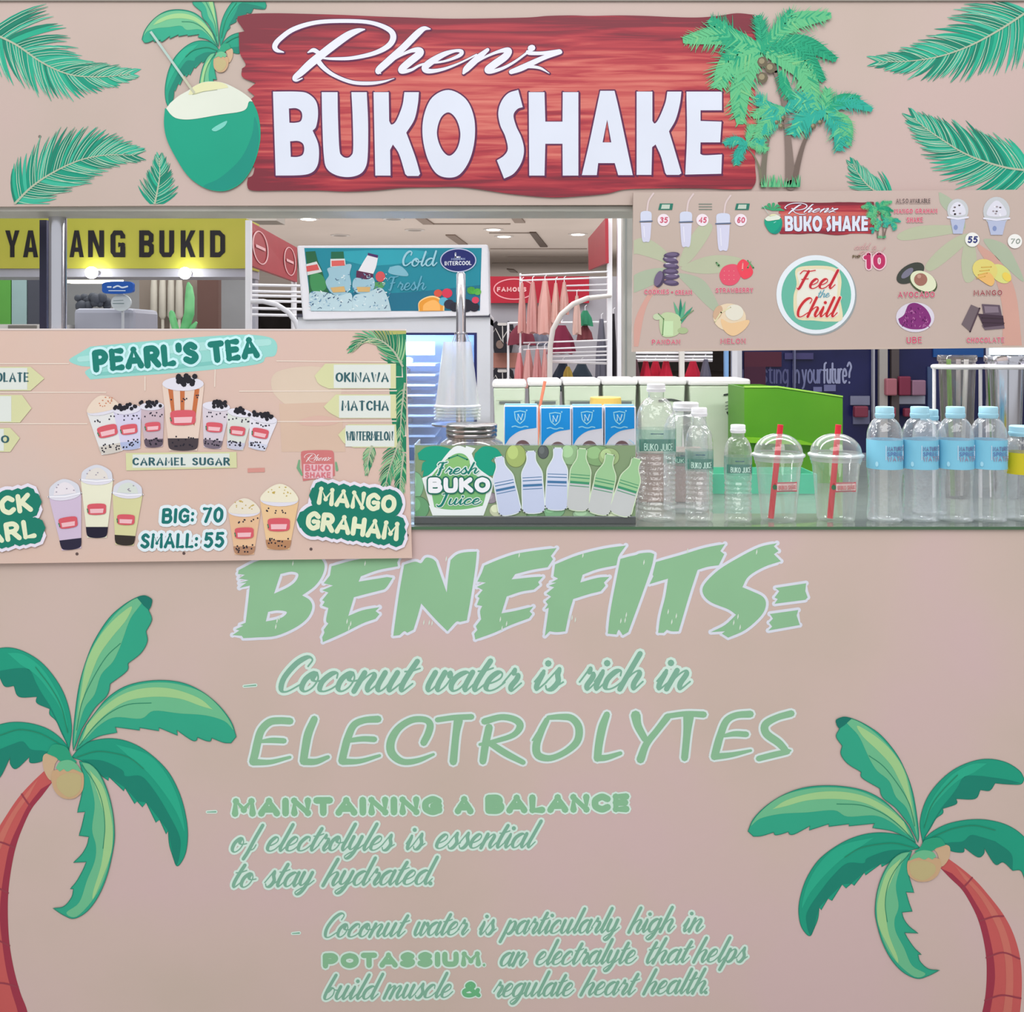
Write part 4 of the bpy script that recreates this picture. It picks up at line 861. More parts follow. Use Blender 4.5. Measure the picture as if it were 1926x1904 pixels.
# cups
def cup(cx, top, bot, wt, wb, rot, body, foot, cream=None, pearls=True, topc=(30, 28, 38), label=True, rim=True, bigpearls=False, dome=None, seed=1, streak=None):
    a = Ink(tc_, True); h = bot-top; rn = random.Random(seed)
    def q(pts): return [(cx+v[0]*cos(rot)-v[1]*sin(rot), bot+v[0]*sin(rot)+v[1]*cos(rot))+tuple(v[2:]) for v in pts]
    def wy(t): return (wb+(wt-wb)*t)/2      # t 0 bottom .. 1 top
    def quad(t0, t1): return q([(-wy(t0), -h*t0), (wy(t0), -h*t0), (wy(t1), -h*t1), (-wy(t1), -h*t1)])
    a.c(body, 6).fill(q(loop([((-wb/2*.8, 3), False), ((wb/2*.8, 3), False), ((wb/2, -6), False), ((wt/2, -h*.95), True), ((wt/2, -h), True), ((-wt/2, -h), True), ((-wt/2, -h*.95), True), ((-wb/2, -6), False)], 4)))
    a.c(foot, 7).fill(q(loop([((-wb/2*.78, 2), False), ((0, 4), False), ((wb/2*.78, 2), False), ((wy(.02), -4), False), ((wy(.16), -h*.16), True), ((-wy(.16), -h*.16), True), ((-wy(.02), -4), False)], 4)))
    if streak:
        a.c(streak, 7)
        for sx_ in (-.62, -.05, .66): a.fill(q([(sx_*wt/2-4, -h*.92), (sx_*wt/2+5, -h*.92), (sx_*wt/2*.7+3, -h*.35), (sx_*wt/2*.7-3, -h*.45)]))
    if pearls:
        for k in range(15): x = rn.uniform(-.42, .42)*wb; y = -rn.uniform(.02, .2)*h; p = q([(x, y)])[0]; a.c((34, 32, 46), 8).disc(p[0], p[1], 1.7, n=6)
        for k in range(8): x = rn.uniform(-.42, .42)*wt; y = -rn.uniform(.72, .84)*h; p = q([(x, y)])[0]; a.c((44, 42, 58), 8).disc(p[0], p[1], 1.6, n=6)
    e = q(ell(0, -h, wt/2, wt*.17, 20)); a.c((224, 222, 234), 9).fill(e)
    if dome:
        a.c((216, 218, 228), 9).fill(q(loop([((-wt/2, -h), True), ((-wt*.42, -h-dome*.6), False), ((0, -h-dome), False), ((wt*.42, -h-dome*.6), False), ((wt/2, -h), True), ((0, -h+4), False)], 5)))
        a.c(cream or (232, 226, 232), 10).fill(q(loop([((-wt*.36, -h-1), True), ((-wt*.25, -h-dome*.55), False), ((.04*wt, -h-dome*.8), False), ((wt*.28, -h-dome*.5), False), ((wt*.36, -h-1), True)], 5)))
        a.c((240, 240, 248), 11).stroke(q([(-wt/2-1, -h, 3), (0, -h+3.4, 3), (wt/2+1, -h, 3)]))
        a.c((150, 140, 160), 12)
        for k in range(5): p = q([(rn.uniform(-.3, .3)*wt, -h-rn.uniform(.1, .7)*dome)])[0]; a.disc(p[0], p[1], 1.5, 1, n=6)
    elif cream:
        a.c(cream, 10).fill(q(loop([((-wt*.5, -h-2), False), ((-wt*.3, -h-wt*.28), False), ((0, -h-wt*.42), False), ((wt*.3, -h-wt*.3), False), ((wt*.5, -h-2), False), ((wt*.3, -h+4), False), ((-wt*.3, -h+4), False)], 4)))
        for k in range(14): p = q([(rn.uniform(-.32, .34)*wt, -h-wt*rn.uniform(.08, .34))])[0]; a.c(topc, 11).disc(p[0], p[1], rn.uniform(1, 2.2), 1.2, n=6)
    else:
        for k in range(16): p = q([(rn.gauss(0, .19)*wt, -h-rn.uniform(-.02, .2)*wt)])[0]; a.c(topc, 11).disc(p[0], p[1], wt*.058+.8, n=7)
    if label:
        t0 = .46; lw = wy(t0)*1.45; lh = max(9, lw*.42)
        a.c((214, 92, 104), 12).fill(q(loop([((-lw/2, -h*t0-lh*.2), False), ((-lw*.4, -h*t0-lh*.75), False), ((lw*.4, -h*t0-lh*.8), False), ((lw/2, -h*t0-lh*.2), False), ((lw*.4, -h*t0+lh*.5), False), ((-lw*.4, -h*t0+lh*.55), False)], 4)))
        a.c((238, 190, 196), 13).fill(q([(-lw*.36, -h*t0-lh*.15), (lw*.38, -h*t0-lh*.2), (lw*.34, -h*t0+lh*.36), (-lw*.34, -h*t0+lh*.4)]))
        a.c((60, 140, 100), 13).stroke(q([(-lw*.5, -h*t0-2, 2), (-lw*.46, -h*t0+4, 2)]))
    a.build('bubble_tea_print', tea, ts)
LAV = (212, 208, 232)
cup(211, 768, 849, 62, 42, -.2, (226, 226, 226), (206, 200, 192), cream=(232, 214, 196), topc=(206, 130, 96), seed=1)
cup(247, 770, 842, 52, 36, -.1, LAV, (176, 186, 220), seed=2); cup(290, 764, 838, 46, 34, -.05, (200, 180, 190), (96, 82, 96), seed=3)
cup(400, 764, 840, 52, 34, .1, (214, 204, 214), (120, 108, 122), seed=5); cup(443, 776, 842, 48, 32, .14, (216, 220, 214), (196, 196, 214), seed=6); cup(484, 785, 842, 52, 34, .22, (228, 226, 236), (206, 210, 228), seed=7)
cup(345, 722, 844, 78, 54, .0, (228, 206, 192), (70, 60, 66), seed=4, streak=(196, 112, 66), rim=True)
cup(135, 930, 1030, 60, 38, -.12, (208, 190, 214), (40, 36, 60), dome=30, seed=8, pearls=False); cup(183, 902, 1008, 60, 38, .0, (232, 232, 208), (28, 24, 48), dome=28, seed=9, pearls=False, cream=(226, 220, 214)); cup(235, 928, 1022, 56, 36, .06, (214, 212, 160), (50, 44, 40), dome=26, seed=10, pearls=False, cream=(214, 222, 214))
cup(460, 962, 1040, 60, 38, .0, (228, 188, 150), (176, 132, 104), cream=(232, 224, 206), topc=(200, 172, 84), seed=11); cup(524, 940, 1030, 72, 44, .02, (232, 196, 150), (180, 132, 96), cream=(236, 230, 206), topc=(196, 170, 80), seed=12)
# small faded shop badge
a = Ink(tc_); a.c((206, 120, 120), 3).fill(L("(566,855)c(572,848)(620,847)(628,852)c(630,895)c(570,905)c")).c((232, 190, 196), 4).fill(rect(571, 873, 626, 900)); caps_text(a, "BUKO", 574, 886, 622, 886, 12, 3, (214, 120, 130), 5, gap=.2); caps_text(a, "SHAKE", 574, 899, 622, 899, 11, 2.6, (214, 120, 130), 5, gap=.2)
fb = Fit(510, 40, 572, 853, .094, .14); a.c((238, 222, 222), 5)
for s_ in RHENZ: a.stroke([(u, v_, w_*.12/.094) for u, v_, w_ in fb(smooth_open([p for p, c in parse(s_, (450, 0, 3.852))], 5))])
a.c((120, 170, 130), 4).stroke([(563, 866, 3), (561, 880, 6), (568, 893, 4)]).stroke([(632, 870, 3), (634, 884, 5)])
a.build('badge_print', tea, ts); a = Ink(tc_); a.c((214, 150, 140), 3).stroke([(466, 885, 8), (498, 884, 8)], cap=False); a.build('faded_tag_print', tea, ts)
# price lettering
a = Ink(tc_)
for t, x, y, x1, h in (("BIG:", 305, 985, 364, 29), ("70", 381, 984, 419, 30), ("SMALL:", 265, 1032, 371, 29), ("55", 384, 1031, 421, 30)):
    caps_text(a, t, x, y, x1, y-1, h, 6, (22, 116, 112), 6, 12, (226, 238, 244), gap=.2, slant=.12)
a.build('price_lettering', tea, ts)
def sticker(lines_, lay=14):
    a = Ink(tc_)
    for (t, x, y, x1, y1, h) in lines_:
        caps_text(a, t, x, y, x1, y1, h, h*.25, (20, 124, 104), lay, h*.95, (232, 226, 240), gap=.12)
    for (t, x, y, x1, y1, h) in lines_:
        caps_text(a, t, x, y, x1, y1, h, h*.25, (228, 234, 200), lay+2, h*.6, (20, 124, 104), gap=.12)
        L0 = hypot(x1-x, y1-y)
        a.c((20, 124, 104), lay+2).stroke([(x+4, y-h*.5), (x1-4, y1-h*.5)], h*1.1)
    a.build('sticker_print', tea, ts)
sticker((("MANGO", 597, 949, 743, 966, 35), ("GRAHAM", 575, 996, 748, 1018, 37)))
sticker((("BLACK", -88, 984, 64, 962, 37), ("PEARL", -84, 1034, 71, 1011, 37)))
for x_, y_ in ((145, 1042), (346, 1041), (585, 1033), (766, 1007)): a = Ink(); a.c((96, 78, 76), 1).disc(x_, y_, 3); a.build('screw', tea, ts)

# ------------------------------------------------------------------ flavour menu board (upper right)
FY = -.045
fl = thing('flavour_menu_board', W(1556, 657, FY), 'beige flavour and price board hung under the right half of the header', 'sign')
def fp(px, py): v = W(px, py, FY); return (v.x, v.z)
MB().prism([fp(*p) for p in ((1191, 362), (1300, 361), (2060, 356), (2060, 648), (1925, 652), (1189, 660))], FY, FY+.008).build('board', BEIGE, fl)
MB().prism([fp(*p) for p in ((1189, 657), (1925, 650), (2060, 646), (2060, 650), (1925, 654), (1189, 662))], FY-.001, FY+.01).build('board_edge', mat((196, 178, 166)), fl)
fs = flat(FY)
fcl = (1192, 362, 2055, 652)
a = Ink(fcl)
FG, FG2 = (182, 188, 160), (170, 182, 158)
a.c(FG, 0).fill(L("(1190,455)(1215,448)(1250,470)(1275,505)(1240,490)(1200,478)(1190,478)")).fill(L("(1277,500)(1290,460)(1320,420)(1340,425)(1330,450)(1300,490)")).fill(L("(1280,505)(1320,485)(1360,480)(1400,490)(1370,510)(1320,515)"))
a.c(FG2, 0).fill(L("(1190,520)(1230,505)(1275,508)(1240,530)(1200,548)(1190,548)")).fill(L("(1275,515)(1320,525)(1345,560)(1355,590)(1335,580)(1300,545)"))
a.c((208, 160, 148), 0).fill(L("(1275,510)c(1240,540)(1215,580)(1200,655)c(1192,655)c(1195,600)(1225,545)(1265,512)c"))
a.build('faint_palm_print', fl, fs, 'faint palm behind the left flavours'); a = Ink(fcl)
a.c(FG, 0).fill(L("(1690,440)(1730,425)(1800,425)(1810,435)(1740,448)(1695,452)")).fill(L("(1740,500)(1765,470)(1800,445)(1830,440)(1810,465)(1775,495)(1750,510)")).fill(L("(1820,440)(1835,470)(1835,520)(1815,530)(1808,490)"))
a.c(FG2, 0).fill(L("(1765,360)c(1790,375)(1810,400)(1815,430)(1795,410)(1770,385)")).fill(L("(1850,450)(1890,460)(1915,500)(1925,530)(1900,510)(1870,480)"))
a.c((206, 160, 146), 0).fill(L("(1835,455)c(1880,490)(1910,550)(1922,650)c(1885,650)c(1885,580)(1870,520)(1840,470)c"))
a.build('faint_palm_print', fl, fs, 'faint palm behind the right flavours')
SM = Fit(450, 32, 1463, 380, .168, .168)
class Fit2(Fit): pass
f2 = Fit(448, 28, 1463, 380, .186, .182)
a = Ink(fcl); a.c(WOODM, 2).fill(f2(L(BOARD))); sign_lettering(a, f2, 4, 3.2)
coconut_art(a, f2, 6)
for an in (-2.6, -2.0, -1.4, -.8, -.2): a.c(((60, 160, 110), (90, 176, 120))[int(an*10) % 2], 6).stroke([(1452, 396, 1), (1452+14*cos(an), 396+12*sin(an), 6), (1452+24*cos(an), 396+16*sin(an)+4, .5)])
a.build('logo_print', fl, fs, 'small repeat of the plank logo')
a = Ink(fcl, True); small_palms(a, Fit(1280, 0, 1618, 374, .21, .21), 6); a.build('palm_cluster_print', fl, fs)
# slush cups and prices
for cx, ty, hh, ww in ((1215, 362, 92, 21), (1290, 363, 100, 23), (1360, 366, 104, 26)):
    a = Ink(fcl); a.c((214, 196, 196), 2).stroke(smooth_open([(cx+14, ty+2), (cx+5, ty+16), (cx+2, ty+34)], 4), 3.2)
    y0 = ty+32; a.c((206, 212, 232), 3).fill(L("(%f,%f)c(%f,%f)(%f,%f)(%f,%f)c" % (cx-ww/2, y0+22, cx-ww*.42, y0+5, cx+ww*.42, y0+5, cx+ww/2, y0+22)))
    a.c((98, 112, 140), 4).stroke([(cx-ww/2-1, y0+23, 2.4), (cx+ww/2+1, y0+22, 2.4)])
    a.c((208, 208, 230), 3).fill(L("(%f,%f)c(%f,%f)c(%f,%f)(%f,%f)(%f,%f)" % (cx-ww*.48, y0+25, cx+ww*.48, y0+25, cx+ww*.34, ty+hh-2, cx, ty+hh+1, cx-ww*.34, ty+hh-2)))
    a.c((226, 226, 240), 4).stroke([(cx-ww*.2, y0+32, 2), (cx-ww*.14, ty+hh-8, 2)]); a.build('cup_print', fl, fs)
for cx, cy, t in ((1248, 414, "35"), (1321, 414, "45"), (1393, 414, "60")):
    a = Ink(fcl); a.c((236, 224, 232), 3).disc(cx, cy, 11.5, n=24); caps_text(a, t, cx-7, cy+5.5, cx+7, cy+5.5, 11, 2, (206, 84, 112), 4, gap=.2, slant=.15); a.build('price_disc_print', fl, fs)
for cx, st in ((1252, 0), (1326, 1), (1396, 0)):
    a = Ink(fcl); a.c((40, 118, 100), 3)
    if st == 0: a.fill([(cx-11, 383), (cx+14, 383), (cx+12, 395), (cx-14, 395)]).c((190, 204, 190), 4).fill([(cx-7, 385), (cx+8, 385), (cx+7, 393), (cx-9, 393)])
    else:
        for yy in (384, 389, 394): a.c((110, 130, 120), 3).stroke([(cx-12, yy, 1.3), (cx+13, yy, 1.3)], cap=False)
    a.build('size_mark_print', fl, fs)
RED = (208, 92, 118)
for t, x, x1, y, h, c in (("COOKIES", 1212, 1258, 554, 9, RED), ("CREAM", 1270, 1301, 555, 9, RED), ("STRAWBERRY", 1346, 1416, 551, 9, RED), ("PANDAN", 1226, 1279, 648, 9, RED), ("MELON", 1355, 1402, 647, 10, RED),
                          ("AVOCADO", 1689, 1757, 560, 11, (200, 66, 104)), ("UBE", 1705, 1733, 646, 12, (200, 60, 100)), ("MANGO", 1831, 1884, 556, 10, (150, 62, 66)), ("CHOCOLATE", 1818, 1888, 645, 10, RED),
                          ("ALSO", 1685, 1708, 383, 9, (110, 96, 92)), ("AVAILABLE", 1711, 1749, 383, 9, (104, 92, 88)), ("MANGO GRAHAM", 1682, 1762, 402, 9, RED), ("SHAKE", 1705, 1735, 419, 10, RED)):
    a = Ink(fcl); caps_text(a, t, x, y, x1, y-.5, h, 1.7, c, 5, 1.6, (212, 186, 180), gap=.3); a.build('caption_lettering', fl, fs)
a = Ink(fcl); a.c(RED, 4).disc(1264, 550, 2); a.build('dot_print', fl, fs)
a = Ink(fcl); caps_text(a, "10", 1625, 507, 1664, 506, 31, 8, (186, 44, 96), 5, 5, (232, 196, 206), gap=.25); script_word(a, "add", 1606, 470, 1634, 469, 6, 1.2, .7, (206, 160, 160), 5); script_word(a, "a", 1640, 470, 1648, 469, 6, 1.2, .7, (206, 160, 160), 5); script_word(a, "pearl", 1614, 480, 1660, 479, 7, 1.2, .7, (206, 160, 160), 5)
caps_text(a, "PHP", 1603, 486, 1618, 486, 6, 1.5, (110, 96, 70), 5, gap=.2); a.build('price_lettering', fl, fs)
# round slogan
a = Ink(fcl); a.c((150, 158, 160), 1).disc(1536, 556, 75, n=56); a.c((226, 234, 240), 2).disc(1534, 554, 74, n=56); a.c((104, 182, 160), 3).disc(1535, 555, 65.5, n=56)
a.c((226, 216, 180), 4).fill(L("(1497,506)(1530,500)(1570,504)(1582,525)(1580,560)(1584,600)(1560,605)(1530,603)(1497,598)(1492,560)(1498,535)")); a.c((228, 226, 214), 5).fill(L("(1500,512)(1530,506)(1566,510)(1575,530)(1574,560)(1577,592)(1555,597)(1530,596)(1504,592)(1498,560)(1503,535)"))
script_word(a, "Feel", 1496, 543, 1570, 543, 18, 5, 1.8, (190, 40, 54), 7, 2.5, (240, 214, 200), shear=.3); script_word(a, "the", 1537, 560, 1560, 559, 7.5, 1.7, 1, (96, 160, 180), 8, shear=.3); script_word(a, "Chill", 1497, 596, 1574, 596, 19, 5, 1.8, (196, 44, 50), 7, 2.5, (240, 214, 200), shear=.3)
a.build('slogan_print', fl, fs, 'round green and white slogan badge')
# pictures of flavours
def pic(name, fn, lb=None): a = Ink(fcl, True); fn(a); a.build(name, fl, fs, lb)
def cookies(a):
    for i, (x, y) in enumerate(((1262, 532), (1263, 521), (1261, 511), (1262, 501), (1261, 490), (1263, 480))):
        a.c((84, 70, 100), 3+i).fill(ell(x, y, 15, 5.6, 18, (.12, -.1, .05, .15, .25, -.1)[i])); a.c((214, 206, 222), 3+i).stroke([(x-11, y-4.6, 1.8), (x, y-5.8, 2), (x+11, y-4, 1.8)]) if i in (1, 3, 4) else None
        a.c((110, 96, 128), 4+i).fill(ell(x, y-1.5, 11, 3.2, 14))
    a.c((112, 98, 128), 9).fill(ell(1238, 524, 7, 15, 18, .35)); a.c((72, 60, 86), 8).fill(ell(1241, 526, 8, 15.5, 18, .35))
pic('cookie_stack_print', cookies)
def straw(a):
    a.c((222, 84, 108), 3).fill(L("(1353,518)(1360,503)(1375,497)(1388,500)(1394,515)(1388,530)(1376,537)(1360,534)")); a.c((232, 70, 88), 4).fill(L("(1386,500)(1396,488)(1408,495)(1416,510)(1412,520)(1400,525)(1392,518)"))
    a.c((240, 150, 150), 5).stroke([(1397, 494, 2), (1396, 508, 3)]); a.c((110, 160, 110), 5).stroke([(1406, 490, 2), (1417, 504, 3)]).stroke([(1412, 492, 1), (1406, 504, 3)]).stroke([(1347, 494, 3), (1352, 500, 4)])
    for i in range(9): a.c((246, 170, 170), 5).disc(1362+i % 3*9, 510+i//3*8, .8, n=5)
pic('strawberry_print', straw)
def pandan(a):
    for an, l_ in ((-1.9, 40), (-1.57, 44), (-1.35, 40), (-.9, 36), (-2.5, 22)): a.c(((60, 150, 122), (96, 170, 132), (36, 128, 104))[int(l_) % 3], 3).stroke([(1280, 606, 6), (1280+l_*.6*cos(an), 606+l_*.6*sin(an), 6), (1280+l_*cos(an), 606+l_*sin(an), .5)])
    a.c((186, 204, 160), 4).fill(L("(1240,600)(1250,588)(1270,590)(1280,600)(1278,625)(1262,634)(1244,630)")); a.c((196, 222, 176), 5).fill(rect(1246, 604, 1266, 632)); a.c((112, 150, 100), 6).stroke([(1238, 590, 1.5), (1248, 600, 2), (1246, 630, 2)]).stroke([(1280, 602, 2), (1288, 596, 2), (1304, 584, 1.5)])
    a.c((190, 206, 170), 4).fill(ell(1236, 596, 8, 6)).c((168, 186, 140), 4).fill(ell(1284, 622, 10, 6))
pic('pandan_print', pandan)
def melon(a):
    a.c((228, 208, 178), 3).fill(ell(1372, 597, 31, 26, 28, .1)); a.c((232, 196, 150), 4).fill(L("(1356,600)(1375,608)(1408,602)(1402,618)(1380,632)(1362,622)")); a.c((226, 222, 206), 5).fill(ell(1381, 588, 17, 15)); a.c((204, 170, 140), 4).fill(ell(1350, 588, 8, 14, 14, .4)); a.c((220, 214, 172), 6).stroke([(1344, 606, 2), (1356, 588, 3), (1374, 578, 2)])
pic('melon_print', melon)
def avo(a):
    a.c((62, 66, 60), 3).fill(ell(1712, 514, 29, 16, 26, -.55)); a.c((120, 118, 136), 4).fill(ell(1706, 514, 14, 6, 18, -.7)); a.c((70, 84, 52), 4).fill(ell(1736, 531, 28, 19, 28, .5)); a.c((222, 226, 194), 5).fill(ell(1736, 529, 26, 17.5, 28, .5)); a.c((160, 110, 96), 6).fill(ell(1731, 526, 12.5, 12, 20)); a.c((190, 146, 130), 7).disc(1728, 520, 4)
pic('avocado_print', avo)
def ube(a):
    a.c((214, 208, 222), 3).fill(ell(1721, 597, 36, 28, 36)); a.c((128, 44, 116), 4).fill(L("(1689,600)c(1700,592)(1708,574)(1722,570)(1738,578)(1748,592)(1750,606)(1738,618)(1712,619)(1694,611)"))
    rn = random.Random(2)
    for i in range(60): x = rn.uniform(1696, 1746); y = rn.uniform(578, 614); a.c(rn.choice(((176, 84, 156), (104, 30, 100), (196, 120, 178))), 5).stroke([(x, y, 1.6), (x+rn.uniform(-3, 3), y+3, 1.2)]) if abs(x-1721)/28+(600-y)/34 < 1.0 else None
pic('ube_print', ube)
def mango(a):
    a.c((214, 216, 130), 3).fill(ell(1882, 515, 22, 15, 24, .7)); a.c((222, 208, 120), 4).fill(ell(1852, 508, 24, 20, 24, .4)); a.c((232, 184, 110), 5).fill(L("(1838,520)(1858,512)(1870,526)(1864,538)(1848,530)")); a.c((216, 176, 84), 6)
    for i in range(4): a.stroke([(1836+i*3, 524-i*7, 1.4), (1852+i*4, 520-i*6, 1.6)])
    a.c((232, 206, 92), 5).fill(ell(1893, 521, 10, 7, 16, .8))
pic('mango_print', mango)
def choc(a):
    a.c((112, 98, 104), 3).fill([(1808, 610), (1826, 573), (1842, 580), (1824, 624)]); a.c((84, 66, 76), 4).stroke([(1842, 580, 3), (1824, 624, 3)]); a.c((98, 82, 96), 4).fill([(1846, 572), (1880, 574), (1884, 594), (1850, 596)]); a.c((70, 52, 66), 5).fill(L("(1838,590)c(1886,594)c(1888,612)c(1850,616)c(1843,600)")); a.c((134, 118, 132), 6).fill([(1850, 576), (1876, 577), (1878, 588), (1852, 589)])
    a.c((60, 44, 54), 6).stroke([(1846, 598, 1.6), (1886, 600, 1.6)]).stroke([(1848, 607, 1.6), (1888, 608, 1.6)]); a.c((110, 94, 106), 4).fill([(1846, 612), (1888, 610), (1889, 618), (1852, 621)])
pic('chocolate_print', choc)
for cx, cy, r, t, tcol in ((1801, 398, 19, "55", (52, 60, 120)), (1874, 400, 24, "70", (120, 130, 124))):
    a = Ink(fcl); a.c((196, 200, 204), 3).fill(ell(cx, cy-2, r*1.05, r*1.15, 24)); a.c((218, 218, 230), 4).fill(L("(%f,%f)(%f,%f)(%f,%f)(%f,%f)(%f,%f)" % (cx-r*.7, cy+6, cx-r*.6, cy-10, cx, cy-r*.95, cx+r*.6, cy-10, cx+r*.7, cy+6)))
    rn = random.Random(cx)
    for i in range(9): a.c(rn.choice(((110, 100, 100), (160, 150, 156), (236, 236, 244))), 5).disc(cx+rn.uniform(-9, 9), cy+rn.uniform(-12, 8), 2.4, 1.6, n=7)
    a.c((226, 226, 240), 6).stroke([(cx-r, cy+11, 3.4), (cx, cy+14, 3.4), (cx+r, cy+11, 3.4)]); a.c((180, 188, 214), 5).fill([(cx-r*.74, cy+15), (cx+r*.74, cy+15), (cx+r*.46, cy+42), (cx-r*.46, cy+42)]); a.c((130, 146, 190), 6).disc(cx-4, cy+30, 4, 5)
    a.build('domed_cup_print', fl, fs)
for cx, cy, t, c, lh in ((1828, 451, "55", (52, 60, 120), 13), (1908, 454, "70", (140, 150, 140), 10)):
    a = Ink(fcl); a.c((236, 236, 232), 7).disc(cx, cy, 13.5, n=26); caps_text(a, t, cx-9, cy+lh/2, cx+9, cy+lh/2, lh, 2.8 if lh > 11 else 1.8, c, 8, gap=.2, slant=.15); a.build('price_disc_print', fl, fs)
# ------------------------------------------------------------------ things on the counter
WHITE = mat((232, 232, 236), .35)
def px_lathe(prof, px, Y, mats=None, n=32, square=0):
    """prof: (half width in pixels, pixel y) from foot to top, stood at depth Y; foot snapped to the worktop"""
    k = K(Y); v = W(px, 640, Y); z0 = 1.0; pb = prof[0][1]; zb = EYE+(HY-pb)*k; ztop = EYE+(HY-prof[-1][1])*k
    return [(hw*k, (EYE+(HY-py)*k-zb)*(ztop-1.0)/(ztop-zb)+0.0) for hw, py in prof], v.x
BOT = clear_mat('clear_bottle_plastic', (250, 251, 252), (222, 226, 232), .10, .05, bump=.9, edgek=.3)
JBOT = clear_mat('clear_juice_bottle', (250, 251, 250), (226, 224, 224), .05, .06, bump=1.4, edgek=.3)
CUPC = clear_mat('clear_cup_plastic', (250, 252, 251), (216, 222, 220), .04, .05, edgek=.36)
FROST = clear_mat('milky_cup_plastic', (244, 246, 250), (222, 224, 232), .3, .12)
BLUECAP = mat((158, 206, 224), .4)
def capm(px, py0, py1, hw, Y, z_shift=0):
    k = K(Y); x = W(px, 0, Y).x; z0 = EYE+(HY-py1)*k; z1 = EYE+(HY-py0)*k; m = MB(); prof = [(hw*k*.97, 0), (hw*k, .001), (hw*k, (z1-z0)*.3), (hw*k*.95, (z1-z0)*.34), (hw*k*.95, (z1-z0)-.0015), (hw*k*.88, z1-z0)]
    m.lathe(prof, x, Y, z0, 28); return m
def bottle(px, Y, top, hw, label, cap_mat, cap, neck, sh, lab=None, rib=None, waist=None, glass=BOT, name='water_bottle', cat='bottle', group=None, labelcol=(128, 198, 224), text=None, base_py=None):
    """top: cap top y; cap: (height px, half width); neck y; sh: shoulder y; lab: (y0, y1)"""
    k = K(Y); x = W(px, 0, Y).x; base = HY+(EYE-1.0)/k; t = thing(name, (x, Y, 1.0), label, cat, group)
    prof = [(hw*.80, base), (hw*.98, base-4), (hw, base-10)]
    y = base-16
    y1 = lab[1]+3 if lab else sh
    sh = sh or neck+20
    i = 0
    while y > y1+2:
        u = (base-y)/(base-y1); w_ = hw-(waist or 0)*sin(pi*min(1, max(0, (u-.15)/.85)))
        prof.append((w_-((rib or 0) if i % 2 else 0), y)); y -= (4.6 if rib else 8); i += 1
    prof.append((hw, y1))
    if lab: prof += [(hw, lab[0]-2)]
    n = 9
    for q in range(1, n+1):
        u = q/n; prof.append((hw+(cap[1]*.82-hw)*(u**1.7), min(lab[0]-3 if lab else sh, sh)+(neck-min(lab[0]-3 if lab else sh, sh))*(1-(1-u)**1.5)))
    prof += [(cap[1]*.82, top+cap[0]+1), (cap[1]*.82, top+3)]
    pr = [(h*k, EYE+(HY-yy)*k-1.0) for h, yy in prof]; pr[0] = (pr[0][0], 0)
    m = MB(); m.capt = False; m.lathe(pr, x, Y, 1.0, 36); m.build('bottle_body', glass, t, True)
    bt_cap = capm(px, top, top+cap[0], cap[1], Y).build('cap', cap_mat, t, True)
    m = MB(); m.lathe([(cap[1]*.95*k, 0), (cap[1]*.95*k, .0022)], x, Y, EYE+(HY-(top+cap[0]+2))*k, 28).build('neck_ring', cap_mat, bt_cap, True)
    if lab:
        m = MB(); m.capb = m.capt = False
        lw = m.lathe([(hw*k+.0004, EYE+(HY-lab[1])*k-1.0), (hw*k+.0004, EYE+(HY-lab[0])*k-1.0)], x, Y, 1.0, 40).build('label_wrap', labelcol if isinstance(labelcol, bpy.types.Material) else mat(labelcol, .35), t, True)
        if text:
            a = Ink(); text(a, px, lab, hw); a.build('label_print', lw, around(x, Y, hw*k+.0006, Y))
    return t
def spring(a, px, lab, hw):
    c = CX+(W(px, 0, 0).x)/K(0); h = lab[1]-lab[0]
    a.c((214, 222, 238), 0).fill(rect(px-hw*.32, lab[0]+9, px+hw*.98, lab[1]-18))
    for i, (t, s) in enumerate((("NATURE'S", 8), ("SPRING", 8), ("WATER", 9))):
        caps_text(a, t, px-hw*.24, lab[0]+19+i*9.6, px+hw*(.9 if i != 1 else .7), lab[0]+19+i*9.6, s, 1.25, ((110, 114, 158), (98, 122, 176), (158, 122, 150))[i], 1, gap=.25)
    a.c((170, 222, 240), 1).disc(px-hw*.8, lab[1]-10, 3, 5)
labs = ['leftmost of four blue-labelled spring water bottles, beside a domed cup', 'second blue-labelled water bottle from the left in the front row', 'third blue-labelled water bottle, in front of the clear glass tumbler', 'rightmost of four blue-labelled water bottles in the front row, beside the yellow-labelled bottle']
G = 'blue-labelled water bottles at the right end of the counter'
for px, lb in zip((1664, 1730, 1797, 1859), labs):
    bottle(px, .052, 765, 32.3, lb, BLUECAP, (19, 17.5), 786, 822, (826, 880), rib=1.2, waist=2.2, group=G, text=spring)
bottle(1748, .125, 770, 30, 'blue-capped water bottle standing in a second row, mostly hidden by the front row', BLUECAP, (18, 16.5), 790, 822, (824, 876), rib=1.2, waist=2, group=G)
def yel(a, px, lab, hw):
    caps_text(a, "C2", px-14, lab[0]+17, px+8, lab[0]+17, 11, 2.4, (80, 78, 30), 1); a.c((214, 214, 216), 1).fill(rect(px-10, lab[0]+23, px+20, lab[0]+37)); a.c((90, 80, 70), 2).stroke([(px-7, lab[0]+28, 1.4), (px+14, lab[0]+28, 1.4)]).stroke([(px-7, lab[0]+33, 1.4), (px+12, lab[0]+33, 1.4)])
